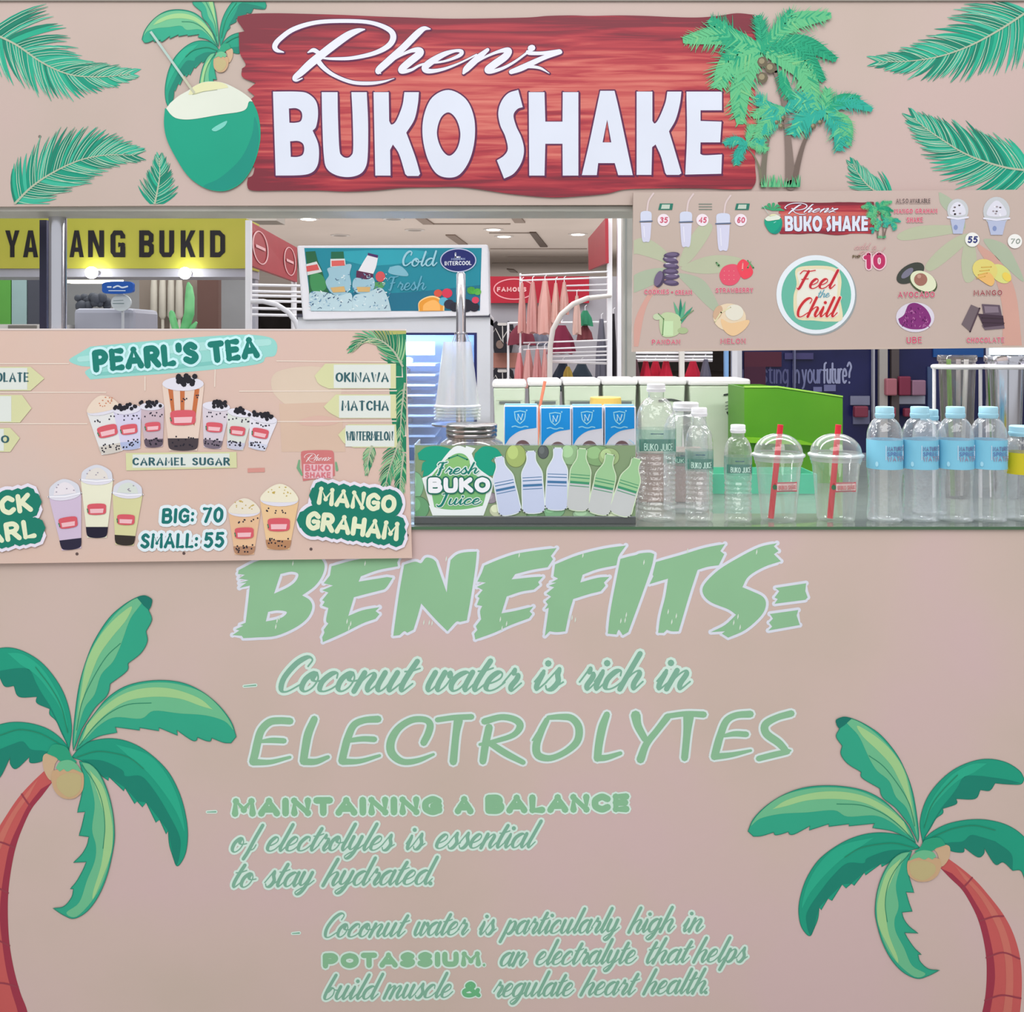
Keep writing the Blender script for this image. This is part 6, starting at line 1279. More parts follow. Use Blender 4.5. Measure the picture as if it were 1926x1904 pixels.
a.c((180, 206, 216), 3).fill(L("(550,700)(650,690)(760,720)(850,700)(860,830)c(560,828)c", Zc)).fill(L("(860,830)c(870,720)(960,700)(1060,660)(1110,720)(1140,828)c", Zc))
for i in range(150):
    x = rn.uniform(555, 1135); y = rn.uniform(560, 822) if x > 680 else rn.uniform(690, 822)
    p = (440+x/3.852, 370+y/3.852); a.c(rn.choice(((30, 70, 110), (86, 130, 170), (206, 226, 232), (120, 160, 190), (226, 236, 240))), 4).stroke([(p[0], p[1], rn.uniform(1, 3)), (p[0]+rn.uniform(-6, 6), p[1]+rn.uniform(-4, 4), .6)], cap=False)
a.c((206, 170, 110), 5).fill(L("(700,660)c(800,650)c(810,690)c(720,695)c", Zc)).fill(L("(890,655)c(990,655)c(985,690)c(900,690)c", Zc))
a.build('iced_bottles_print', t, hs2)
a = Ink(cl, True)
a.c((122, 180, 198), 2).fill(L("(1130,510)c(1200,500)(1250,540)(1260,575)(1180,570)(1120,550)", Zc)); a.c((226, 150, 50), 4).fill(L("(1345,830)c(1345,770)(1400,735)(1460,732)(1510,770)(1515,828)c", Zc)).c((240, 206, 150), 3).fill(L("(1338,832)c(1340,765)(1400,725)(1465,722)(1520,765)(1525,828)c", Zc)); a.c((240, 176, 96), 5).fill(L("(1370,826)c(1375,785)(1420,755)(1460,752)(1490,780)(1495,826)c", Zc))
for x, y, r, c in ((1480, 700, 8, (206, 80, 60)), (1545, 700, 10, (206, 50, 80)), (1520, 760, 9, (90, 170, 196)), (1560, 780, 10, (40, 40, 60)), (1600, 800, 10, (30, 30, 46)), (1680, 790, 14, (26, 28, 44)), (1740, 800, 10, (30, 26, 44)), (1750, 750, 7, (206, 60, 90)), (1720, 680, 8, (70, 150, 60)), (1765, 690, 7, (90, 170, 70))): a.c(c, 4).disc(440+x/3.852, 370+y/3.852, r, r*.9, 12)
for q in range(5): a.c((70, 170, 60), 5).stroke([(440+1735/3.852, 370+705/3.852, 2.4), (440+(1690+q*24)/3.852, 370+660/3.852, .5)], cap=False)
a.build('fruit_print', t, hs2)
a = Ink(cl); script_word(a, "C", 757, 500, 775, 499, 14, 4, 2.4, (150, 198, 214), 6, shear=.15); script_word(a, "old", 774, 501, 822, 500, 14, 3.6, 2.2, (150, 198, 214), 6, shear=.15); script_word(a, "F", 730, 546, 748, 545, 13, 3.4, 2, (92, 162, 186), 6, shear=.15); script_word(a, "resh", 748, 546, 802, 545, 13, 3, 1.8, (92, 162, 186), 6, shear=.15)
a.build('lettering', t, hs2)
a = Ink(None, True); e = (862, 490); a.c((186, 196, 224), 7).fill(ell(e[0], e[1], 34, 22.5, 40)).c((20, 32, 104), 8).fill(ell(e[0], e[1], 32, 20.5, 40)); a.c((220, 226, 240), 9).stroke([(e[0]-5, e[1]-13, 3), (e[0]-5, e[1]-6, 3.4), (e[0]+3, e[1]-6, 3)])
a.build('oval_badge', t, hs2, 'navy oval badge')
a = Ink(); caps_text(a, "INTERCOOL", e[0]-25, e[1]+10, e[0]+25, e[1]+9, 8, 1.4, (228, 232, 244), 10, gap=.2); caps_text(a, "MODERN", e[0]-13, e[1], e[0]+13, e[1]-.5, 4, .9, (160, 176, 214), 10, gap=.2); a.build('badge_lettering', t, hs2)

# ------------------------------------------------------------------ the mall behind
FLOOR = noise_mat('mall_floor', [(.4, (176, 170, 164)), (.6, (190, 186, 180))], nscale=2, rough=.25)
tag(MB().box(-11, 11, -5, 40, -.05, 0).build('floor', FLOOR), 'polished pale mall floor', kind='structure')
CEI = noise_mat('ceiling_paint', [(.4, (196, 184, 176)), (.6, (204, 192, 184))], nscale=.5, rough=.8)
ZCE = 2.9
tag(MB().box(-11, 11, 5.5, 40, ZCE, ZCE+.05).build('ceiling', CEI), 'pale taupe store ceiling', kind='structure')
WALLM = noise_mat('store_wall', [(.4, (168, 164, 166)), (.6, (182, 178, 180))], nscale=1.2, rough=.7)
tag(MB().box(-11, 11, 40, 40.1, 0, 2.95).build('wall_back', WALLM), 'distant grey store wall', kind='structure')
tag(MB().box(-11.1, -11, -5, 40, 0, 2.95).build('wall_left', WALLM), kind='structure'); tag(MB().box(11, 11.1, -5, 40, 0, 2.95).build('wall_right', WALLM), kind='structure')
def cpt(px, py): d = (ZCE-EYE)*D*1000/(HY-py); return ((px-CX)*d/(D*1000), d-D)
for i, (px, py, on) in enumerate(((580, 411, 1), (740, 411, 0), (902, 405, 1), (780, 432, 0), (928, 431, 1), (948, 444, 1), (1063, 406, 0), (1087, 440, 1), (640, 442, 0))):
    x, y = cpt(px, py); t = thing('ceiling_light', (x, y, ZCE), ('round recessed downlight, ' + ('lit' if on else 'unlit')+', '+('above the left red sign', 'above the word Cold on the chiller', 'above the right end of the chiller header', 'behind the chiller header, left of the pole', 'between two dark vents, nearer one', 'between two dark vents, farther one', 'high near the corner post', 'beside the right red sign', 'above the green bottle on the chiller header')[i]), 'light', 'recessed downlights in the store ceiling')
    m = MB(); m.lathe([(.14, -.012), (.14, 0)], x, y, ZCE, 20).build('trim_ring', mat((206, 200, 196), .4), t, True)
    m = MB(); m.lathe([(.09, -.016), (.1, -.011)], x, y, ZCE, 18).build('lamp_lens', mat((255, 250, 236), .4, emit=7) if on else mat((150, 140, 134), .4), t, True)
for i, q in enumerate((((775, 404), (793, 404), (816, 420), (796, 420)), ((838, 441), (856, 441), (880, 459), (864, 459)), ((955, 399), (972, 399), (988, 417), (968, 417)), ((996, 436), (1008, 436), (1030, 463), (1016, 463)), ((598, 404), (618, 404), (640, 397), (612, 392)), ((953, 505), (966, 506), (974, 512), (960, 511)))):
    P = [cpt(*p) for p in q]; vs = [(x, y, z) for z in (ZCE-.02, ZCE) for x, y in P]
    m = MB().add(vs, [(0, 1, 2, 3), (7, 6, 5, 4), (0, 4, 5, 1), (1, 5, 6, 2), (2, 6, 7, 3), (3, 7, 4, 0)])
    tag(m.build('ceiling_vent', mat((138, 122, 112), .6) if i != 3 else mat((92, 78, 70), .6)), ('grey slot vent above the pole, left of centre in the ceiling', 'slot vent just above the chiller badge', 'pale slot vent nearest the centre of the header', 'darkest slot vent, right of the chiller', 'faint slot vent near the left of the header', 'small far slot vent above the hanging pink clothes')[i], 'vent', 'slot vents in the store ceiling')
trim_n = 0
for p, q in (((612, 401), (775, 402)), ((815, 420), (960, 419)), ((920, 437), (1000, 436)), ((922, 467), (1105, 466)), ((955, 482), (1104, 485)), ((925, 494), (1104, 495))):
    a_, b_ = cpt(*p), cpt(*q); trim_n += 1
    tag(MB().box(a_[0], b_[0], a_[1], a_[1]+.06, ZCE-.015, ZCE).build('trim_%d' % trim_n, mat((150, 138, 130), .7)), 'ceiling panel seam', kind='structure')

# left neighbour stall
Y = 3.0
def pb(name, px0, py0, px1, py1, Y, dep, m, parent=None, label=None, cat=None, group=None, bevel=0):
    o = MB().pbox(px0, py0, px1, py1, Y, dep).build(name, m, parent, bevel=bevel)
    return tag(o, label, cat, group)
t = thing('yellow_stall_sign', W(230, 505, Y), 'long yellow fascia sign lettered YAMANG BUKID in black behind the left chrome post', 'sign')
pprism(MB(), ((-220, 411), (463, 411), (463, 505), (-220, 505)), Y, .25).build('sign_body', noise_mat('yellow_sign', [(.4, (166, 164, 60)), (.6, (174, 168, 66))], nscale=2, rough=.45), t)
a = Ink()
GL = {'Y': ("f", [[(0, 1), (.33, 1), (.5, .6), (.68, 1), (1, 1), (.65, .42), (.65, 0), (.34, 0), (.34, .42)]]), 'A': ("f", [[(0, 0), (.34, 1), (.66, 1), (1, 0), (.7, 0), (.65, .2), (.36, .2), (.3, 0)], [(.41, .36), (.6, .36), (.505, .78)]]),
      'M': ("f", [[(0, 0), (0, 1), (.3, 1), (.5, .45), (.7, 1), (1, 1), (1, 0), (.74, 0), (.74, .6), (.56, .1), (.44, .1), (.26, .6), (.26, 0)]]), 'N': ("f", [[(0, 0), (0, 1), (.36, 1), (.7, .4), (.7, 1), (1, 1), (1, 0), (.68, 0), (.3, .62), (.3, 0)]]),
      'K': ("f", [[(0, 0), (0, 1), (.33, 1), (.33, .58), (.66, 1), (1, 1), (.62, .58), (1, 0), (.66, 0), (.4, .4), (.33, .32), (.33, 0)]]), 'I': ("f", [[(0, 0), (0, 1), (1, 1), (1, 0)]]),
      'G': ("s", [[(.83, .7), (.83, .8), (.7, .91), (.3, .91), (.17, .8), (.17, .2), (.3, .09), (.7, .09), (.83, .2), (.83, .46), (.52, .46)], [(.83, .4), (.83, 0)]]), 'B': ("s", [[(.17, 0), (.17, 1)], [(.17, .91), (.62, .91), (.81, .82), (.81, .63), (.62, .53), (.17, .53)], [(.6, .53), (.83, .42), (.83, .19), (.66, .09), (.17, .09)]]),
      'U': ("s", [[(.17, 1), (.17, .2), (.3, .09), (.7, .09), (.83, .2), (.83, 1)]]), 'D': ("s", [[(.17, 0), (.17, 1)], [(.17, .91), (.6, .91), (.83, .78), (.83, .22), (.6, .09), (.17, .09)]])}
for ch, x0_, x1_ in (('Y', 10, 37), ('A', 43.6, 72), ('M', 80, 121), ('A', 131, 158), ('N', 166, 196), ('G', 208, 236), ('B', 262, 290), ('U', 300, 328), ('K', 340, 368), ('I', 375, 383.5), ('D', 395, 424)):
    kd, pp = GL[ch]; a = Ink(); a.c((24, 20, 24), 1); pp = [[(x0_+u*(x1_-x0_), 484-v_*50.5) for u, v_ in l] for l in pp]
    if kd == 'f': a.fill(*pp)
    else:
        for l in pp: a.stroke(l, 9.4, cap='j')
    a.build('sign_letter', t, flat(Y, .001))
pb('sign_base', -220, 505.5, 463, 521, Y+.02, .25, mat((168, 168, 178), .5), t)
# stall structure under and above the sign
MB().box(W(-220, 0, Y).x, W(-214, 0, Y).x, Y+.05, Y+.2, 0, W(0, 521, Y).z).build('sign_leg', mat((168, 168, 178), .5), t); MB().box(W(454, 0, Y).x, W(460, 0, Y).x, Y+.2, Y+.26, 0, W(0, 521, Y).z).build('sign_leg', mat((168, 168, 178), .5), t)
for px, py, lb in ((172, 513, 'bright spotlight under the yellow sign, above the blue pill-shaped sign'), (348, 514, 'bright spotlight under the yellow sign, above the cactus')):
    v = W(px, py, Y-.06); o = thing('spotlight', v, lb, 'light', 'spotlights under the yellow sign')
    m = MB(); m.ball(v, .03).build('lamp_bulb', mat((255, 255, 255), .4, emit=22), o, True); MB().tube([(v.x, v.y+.03, v.z), (v.x, Y+.03, v.z+.005)], .012, 8).build('lamp_arm', mat((150, 150, 160), .4), o)
Yb = 4.6
pb('green_wall_panel', -220, 372, 90, 700, Yb+.6, .05, mat((120, 152, 84), .6), None, 'plain green stall wall panel at the far left, above and below the yellow sign', 'panel')
pb('green_canopy', 125, 372, 300, 430, Yb+.3, .3, mat((108, 140, 90), .6), None, 'muted green canopy above the yellow sign', 'canopy')
bx = Yb+.3; MB
for nm, x0_, y0_, x1_, y1_, yy, dd, c, lb, ct in (
    ('grey_bulkhead', 305, 372, 520, 415, Yb+.35, .25, (166, 158, 150), 'taupe bulkhead above the right end of the yellow sign', 'panel'),
    ('dark_speaker', 341, 395, 405, 413, Yb+.1, .25, (74, 52, 50), 'dark brown rounded box above the yellow sign', 'box'),
    ('stall_back_wall', 92, 372, 468, 760, Yb+.6, .05, (140, 140, 142), 'grey back wall of the neighbouring stall', 'wall panel'),
    ('teal_glass_cabinet', 22, 520, 50, 760, Yb-.1, .25, (150, 176, 176), 'pale teal cabinet at the left of the neighbouring stall', 'cabinet'),
    ('dark_cabinet', 52, 521, 92, 760, Yb-.1, .25, (74, 76, 86), 'dark cabinet just left of the chrome post', 'cabinet'),
    ('green_banner', -60, 519, 20, 760, Yb-.1, .04, (92, 160, 70), 'bright green banner at the far left edge', 'banner'),
    ('brown_door', 371, 521, 411, 980, Yb-.1, .06, (96, 70, 64), 'dark brown door leaf behind the cactus', 'door'),
    ('taupe_curtain', 262, 521, 370, 980, Yb+.0, .06, (134, 122, 112), 'taupe fabric backdrop behind the cactus', 'curtain')):
    MBo = MB().box(W(x0_, 0, yy).x, W(x1_, 0, yy).x, yy, yy+dd, 0 if y1_ > 600 else W(0, y1_, yy).z, W(0, y0_, yy).z)
    tag(MBo.build(nm, mat(c, .6), None, bevel=.02 if 'speaker' in nm else 0), lb, ct)
v0 = W(105, 0, Yb+.1)
pb('strip_light', 125, 522, 221, 532, Yb+.05, .1, mat((255, 244, 214), .4, emit=4), None, 'long warm fluorescent strip light right of the chrome post', 'light')
o = thing('stall_counter', (W(60, 0, 2.2).x, 2.3, 0), 'white counter of the neighbouring stall above the tea menu board', 'counter')
MB().box(W(-200, 0, 2.2).x, W(90, 0, 2.2).x, 2.2, 2.6, 0, W(0, 610, 2.2).z).build('counter_body', mat((206, 202, 198), .5), o)
tag(MB().pbox(15, 612, 67, 622, 2.19, .01).build('vent_slot', mat((120, 116, 110), .5), o))
tag(MB().box(W(137, 0, 2.4).x, W(252, 0, 2.4).x, 2.4, 2.7, 0, W(0, 580, 2.4).z).build('grey_machine', mat((158, 160, 172), .4), None, bevel=.02), 'grey box-shaped machine right of the chrome post', 'machine')
MB_ = MB()
for i in range(26): rn2 = rn; MB_.ball((W(132+rn.random()*56, 0, 2.6).x, 2.62+rn.random()*.1, W(0, 566+rn.random()*14-abs(rn.gauss(0, 6)), 2.6).z), .016+.012*rn.random(), n=8, m=5)
tag(MB_.build('dark_plant', mat((70, 74, 82), .7), None, True), 'dark bushy plant on top of the grey machine', 'plant', kind='stuff')
o = thing('blue_pill_sign', W(221, 552, 2.3), 'small blue pill-shaped sign over a round white badge', 'sign')
m = MB(); m.prism([(W(x, y, 2.3).x, W(x, y, 2.3).z) for x, y in loop([((192, 541), False), ((198, 531), False), ((244, 530), False), ((250, 541), False), ((244, 551), False), ((198, 552), False)], 4)], 2.3, 2.32).build('sign_face', mat((24, 84, 172), .4), o)
m = MB(); m.prism([(W(x, y, 2.3).x, W(x, y, 2.3).z) for x, y in ell(223, 569, 19, 16, 26)], 2.325, 2.335).build('round_badge', mat((192, 200, 204), .4), o)
MB().box(W(222, 0, 2.3).x, W(225, 0, 2.3).x, 2.336, 2.35, 0, W(0, 535, 2.3).z).build('sign_stem', mat((180, 184, 190), .4), o)
a = Ink(); a.c((206, 222, 240), 1).stroke([(203, 540, 3), (209, 540, 3)]).stroke(smooth_open([(214, 541), (222, 538), (230, 541), (240, 539)], 4), 3).stroke([(205, 547, 1.6), (236, 547, 1.6)])
a.c((120, 136, 140), 1).stroke([(214, 566, 1.4), (232, 565, 1.4)]).stroke([(213, 571, 2), (233, 571, 2)]); a.build('sign_lettering', o, flat(2.3, .001))
for i, x in enumerate((290, 306, 322, 337)):
    o = MB(); o.lathe([(.012, 0), (.025, .02), (.023, .2), (.014, .32), (.006, .36)], W(x, 0, Yb-.1).x, Yb-.1, W(0, 600, Yb-.1).z, 14)
    v = W(x, 0, Yb-.1)
    MB_ = o.tube([(v.x, Yb-.1, 0), (v.x, Yb-.1, W(0, 600, Yb-.1).z)], .01, 6)
    tag(MB_.build('folded_umbrella', mat((190, 184, 172), .6), None, True), 'pale folded cloth on a stand, %s in the row behind the cactus' % ('leftmost', 'second from left', 'third from left', 'rightmost')[i], 'cloth', 'pale folded cloths behind the cactus')
# cactus
CG = noise_mat('cactus_green', [(.4, (94, 176, 112)), (.6, (128, 204, 140))], nscale=8, rough=.5)
Yq = 2.0; o = thing('potted_cactus', (W(348, 0, Yq).x, Yq, 0), 'tall light green cactus with three fingers above the tea menu board', 'plant')
def wp(px, py): v = W(px, py, Yq); return (v.x, v.y, v.z)
MB().tube([wp(340, 640), wp(347, 620), wp(356, 590), wp(357, 560), wp(356, 540), wp(354, 531)], [.014, .018, .02, .019, .013, .004], 12).build('cactus_stem', CG, o, True)
MB().tube([wp(338, 640), wp(330, 618), wp(325, 600), wp(323, 588), wp(322, 584)], [.012, .014, .014, .011, .004], 12).build('cactus_arm', CG, o, True)
MB().tube([wp(345, 640), wp(362, 616), wp(370, 606)], [.011, .012, .005], 12).build('cactus_arm', CG, o, True)
b_ = wp(342, 640); MB().lathe([(.05, 0), (.08, .02), (.09, b_[2]-.05), (.1, b_[2]-.02), (.1, b_[2]), (.02, b_[2]+.002)], b_[0], Yq, 0, 24).build('pot', mat((196, 190, 182), .5), o, True)
# bright shop glimpsed at the left of the white upright
o = thing('bright_shop_shelf', (W(440, 0, 6).x, 6, 0), 'pale shelving unit with small goods in the bright shop left of the white upright', 'shelf')
MB().box(W(412, 0, 6).x, W(468, 0, 6).x, 6.2, 6.25, 0, W(0, 500, 6).z).build('back_panel', mat((186, 182, 196), .5), o)
for yy in (545, 570, 598): pb('shelf_board', 412, yy, 468, yy+3, 5.95, .25, mat((226, 222, 226), .4), o)
for q in range(10):
    yy = (545, 570, 598)[q % 3]; x = 414+q*5.2; v = W(x, yy, 6.0)
    MB().box(v.x, v.x+.015, 6.0, 6.05, v.z+.0005, v.z+.05+.02*rn.random()).build('small_goods', mat(rn.choice(((150, 140, 170), (200, 190, 200), (120, 110, 140), (206, 170, 176))), .5), o)
pb('shelf_light', 432, 523, 462, 527, 6.1, .05, mat((255, 255, 255), .4, emit=4), o)

# white grid stand with red wall signs, left
WP = mat((226, 224, 228), .4); REDM = mat((160, 48, 58), .45); REDD = mat((168, 24, 46), .45)
t = thing('white_display_stand', (W(467, 0, 2.2).x, 2.2, 0), 'white upright display stand with arched arm, left of the chiller', 'stand')
v = W(467.5, 0, 2.2); MB().box(v.x-.011, v.x+.011, 2.19, 2.215, 0, W(0, 415, 2.2).z).build('upright', WP, t)
for py in (536, 548, 556, 566, 580, 592): a_, b_ = W(472, py, 2.25), W(575, py+2, 2.7); MB().tube([a_, b_], .007, 6).build('wire_shelf_rail', WP, t)
for py in (536, 548, 556, 566, 580, 592): pass
MB().tube([W(472, 567, 2.2)]+[W(x, y, 2.2) for x, y in ((495, 567), (520, 573), (542, 587), (556, 605), (563, 625), (566, 660))]+[(W(566, 0, 2.2).x, 2.2, .0)], .011, 10).build('arched_arm', mat((214, 212, 216), .4), t, True)
MB().tube([(W(575, 538, 2.7).x, 2.7, 0), (W(575, 536, 2.7))], .01, 8).build('rear_upright', WP, t)
def red_panel(pA, pB, YA, YB, lb, tx):
    a0, a1 = W(*pA[0], YA), W(*pA[1], YA); b0, b1 = W(*pB[0], YB), W(*pB[1], YB); nx = Vector((0.02 if a0.x < 0 else -.02, 0, 0))
    o = thing('red_wall_sign', (a0+b0)/2, lb, 'sign')
    z1, z0 = a0.z, a1.z; vs = [a0, b0, b1, a1]; vs = vs+[v_-nx for v_ in vs]
    MB().add(vs, [(0, 1, 2, 3), (7, 6, 5, 4), (0, 4, 5, 1), (1, 5, 6, 2), (2, 6, 7, 3), (3, 7, 4, 0)]).build('sign_panel', REDM, o)
    sf_ = lambda u, w_, lay: (a0*(1-u)+b0*u)*(1-w_)+(a1*(1-u)+b1*u)*w_+nx*.08*(1+lay)
    class S_(Ink): pass
    for c0 in tx:
        i = Ink(); 
        i2 = [(c0+.14*cos(q/16*pi), .5+.38*sin(q/16*pi), .022) for q in range(33)]
        b0_ = i.c((222, 170, 172), 1); b0_.stack = True; b0_.stroke(i2, cap=False); b0_.stroke([(c0-.09, .5, .07), (c0+.09, .5, .07)], cap=False)
        # tiny unit surface: build directly
        base = wloc(o); V = []; F = []
        for poly, m_, ly, op in i.t:
            bb_ = len(V)
            for p in poly: V.append(tuple(sf_(p[0], p[1], 1)-base))
            F.append(tuple(range(bb_, bb_+len(poly))))
        me = bpy.data.meshes.new('oval_mark'); me.from_pydata(V, [], F); me.materials.append(mat((222, 170, 172), .5)); me.update(); q_ = bpy.data.objects.new('oval_mark', me); COL.objects.link(q_); q_.parent = o
    return o
red_panel(((471, 417), (474, 500)), ((559, 466), (559, 531)), 2.23, 3.3, 'red sign panel receding beside the white upright, left of the chiller', (.16, .8))
red_panel(((1138, 411), (1139, 495)), ((1106, 449), (1107, 508)), 4.15, 5.2, 'red sign panel receding behind the white rack uprights on the right', ())
m = MB(); m.tube([(W(559, 0, 3.3).x-.02, 3.31, 0), (W(559, 0, 3.3).x-.02, 3.31, W(0, 466, 3.3).z)], .015, 8); tag(m.build('sign_pole', WP, None, True), 'thin white pole carrying the far end of the left red sign', 'pole')
# clothes racks
t = thing('clothes_rack', (W(1085, 0, 4.2).x, 4.3, 0), 'white metal clothes rack with uprights and wire shelves, right of the chiller', 'rack')
for px, w_ in ((1147, 9), (1165, 7)):
    MB().box(W(px-w_/2, 0, 4.2).x, W(px+w_/2, 0, 4.2).x, 4.2, 4.25, 0, W(0, 408, 4.2).z).build('upright', WP, t)
MB().box(W(977, 0, 4.6).x, W(980.5, 0, 4.6).x, 4.6, 4.63, 0, W(0, 514, 4.6).z).build('upright', WP, t)
for (p, q, y0_, y1_) in (((978, 518), (1143, 511), 4.6, 4.2), ((978, 528), (1143, 522), 4.6, 4.2), ((985, 645), (1143, 640), 4.6, 4.2), ((985, 658), (1143, 652), 4.6, 4.2), ((1040, 664), (1143, 661), 4.5, 4.22), ((1040, 671), (1143, 668), 4.5, 4.22), ((1040, 679), (1143, 677), 4.5, 4.22), ((1060, 538), (1143, 535), 4.5, 4.22), ((1062, 547), (1143, 546), 4.5, 4.22)):
    MB().tube([W(*p, y0_), W(*q, y1_)], .006, 6).build('rail', WP, t)
MB().tube([W(955, 608, 5.06), W(1143, 606, 5.0), (W(1147, 0, 4.2).x, 4.24, W(0, 606, 5.0).z)], .009, 6).build('rail', WP, t)
MB().tube([(W(956, 0, 5.06).x, 5.06, 0), W(956, 606, 5.06)], .009, 6).build('upright', WP, t)
MB().tube([W(1040, 681, 4.64), (W(1147, 0, 4.2).x, 4.24, W(0, 681, 4.64).z)], .009, 6).build('rail', WP, t)
YA = 3.0
o = tag(MB().tube([(W(1034, 0, YA).x, YA, 0), W(1034, 700, YA), W(1035, 650, YA), W(1040, 620, YA), W(1055, 592, YA), W(1078, 572, YA), W(1105, 561, YA), W(1143, 557, YA+.6), W(1147, 557, 4.19)], .013, 10).build('arched_tube', mat((222, 214, 208), .4), None, True), 'thick cream arched tube in front of the clothes rack', 'tube')
def garment(px0, px1, py0, py1, Y, c, lb, grp, folds=3, nm='hanging_garment', hang=True, taper=1.25):
    v0, v1 = W(px0, py0, Y), W(px1, py1, Y); cx = (v0.x+v1.x)/2; w_ = (v1.x-v0.x)/2; o = thing(nm, (cx, Y, v1.z), lb, 'garment', grp)
    n = 28; vs = []; rows = 7; ph = rn.random()*6
    for j in range(rows):
        u = j/(rows-1); hw = w_*(.45+.55*min(1, u*2.2))*(1+(taper-1)*u); z = v0.z+(v1.z-v0.z)*u
        for i in range(n):
            a_ = 2*pi*i/n; r = 1+.28*cos(folds*2*a_+ph)*u; vs.append((cx+hw*cos(a_)*r, Y+.05+.045*sin(a_)*r, z+.008*sin(3*a_)*(j == rows-1)))
    fs = [(j*n+i, j*n+(i+1) % n, (j+1)*n+(i+1) % n, (j+1)*n+i) for j in range(rows-1) for i in range(n)]+[tuple(range(n)), tuple((rows-1)*n+i for i in range(n))]
    MB().add(vs, fs).build('fabric', mat(c, .8), o, True)
    if hang: MB().tube([(cx, Y+.05, v0.z-.004), (cx, Y+.05, v0.z+.03), (cx+.012, Y+.05, v0.z+.04)], .003, 6).build('hanger_hook', WP, o)
    return o
gp = 'pink garments hanging on the upper rail'
for i, (x0_, x1_, y0_, y1_, c) in enumerate(((976, 988, 532, 625, (206, 152, 146)), (994, 1010, 530, 626, (196, 142, 138)), (1015, 1036, 528, 628, (210, 160, 152)), (1040, 1052, 532, 606, (214, 170, 160)), (1056, 1068, 530, 590, (204, 158, 150)), (1080, 1092, 556, 628, (206, 170, 160)))):
    garment(x0_, x1_, y0_, y1_, 4.5-.04*i, c, ('leftmost', 'second from left', 'widest, third from left', 'fourth from left', 'fifth from left', 'rightmost, lower')[i]+' pink garment hanging on the upper rail', gp)
gp = 'pink garments hanging on the lower rail'
for i, (x0_, x1_, y0_, y1_, c) in enumerate(((970, 984, 664, 730, (206, 130, 132)), (986, 1002, 658, 730, (204, 150, 146)), (1004, 1018, 657, 730, (196, 136, 136)), (1020, 1030, 657, 730, (204, 146, 142)))):
    garment(x0_, x1_, y0_, y1_, 4.5-.04*i, c, ('leftmost', 'second from left', 'third from left', 'rightmost')[i]+' pink garment on the lower rail behind the bins', gp)
for (x0_, x1_, y0_, y1_, yy, c, lb) in ((960, 1000, 612, 648, 5.0, (120, 52, 66), 'dark maroon garment below the upper pink ones'), (1038, 1075, 612, 665, 5.0, (128, 44, 70), 'maroon garment behind the arched tube'), (1002, 1030, 622, 650, 5.05, (120, 124, 140), 'grey blue garment below the widest pink one'),
                                   (1091, 1112, 584, 612, 4.9, (52, 130, 96), 'green garment at the right end of the rack'), (1090, 1112, 612, 640, 4.95, (120, 60, 66), 'dark red garment under the green one'),
                                   (1043, 1076, 684, 735, 4.6, (46, 56, 72), 'dark blue floral garment under the wire shelves, left one'), (1078, 1112, 684, 735, 4.74, (60, 72, 84), 'dark floral garment under the wire shelves, right one'), (1062, 1076, 690, 712, 4.5, (176, 150, 70), 'small yellow patterned piece in front of dark garments'),
                                   (1124, 1141, 600, 735, 4.6, (110, 110, 124), 'grey patterned garment behind the white upright'), (1150, 1160, 590, 735, 4.5, (30, 26, 34), 'black garment between the two white uprights')):
    garment(x0_, x1_, y0_, y1_, yy, c, lb, None)
gp = 'red garments on the rail under the flavour board'
for i, (x0_, x1_) in enumerate(((1207, 1226), (1224, 1246), (1244, 1266), (1294, 1318))):
    garment(x0_, x1_, 680, 735, 4.36+.11*(i % 2), (190, 34, 60), ('leftmost', 'second', 'third', 'rightmost, separate')[i]+' red garment under the flavour menu board', gp)
for i, (x0_, x1_) in enumerate(((1174, 1186), (1189, 1204), (1322, 1338))):
    garment(x0_, x1_, 676, 735, 4.3, ((60, 50, 60), (86, 60, 66), (90, 88, 104))[i], ('dark grey garment just right of the corner post', 'brownish garment left of the red ones', 'grey garment right of the red ones')[i], None)
t = thing('second_clothes_rack', (W(1270, 0, 4.4).x, 4.4, 0), 'white rack with long rails carrying red garments under the flavour board', 'rack')
for p, q in (((1170, 664), (1340, 664)), ((1170, 671), (1340, 671)), ((1185, 677), (1340, 677))): MB().tube([W(*p, 4.35), W(*q, 4.35)], .009, 6).build('rail', WP, t)
MB().tube([W(1185, 679, 4.52), W(1340, 679, 4.52)], .007, 6).build('rail', WP, t)
for px, w_, c in ((1283, 9, (216, 212, 206)), (1367, 7, (120, 160, 206)), (1382, 10, (206, 206, 212))): MB().box(W(px-w_/2, 0, 4.3).x, W(px+w_/2, 0, 4.3).x, 4.3, 4.34, 0, W(0, 600, 4.3).z).build('upright', mat(c, .4), t)
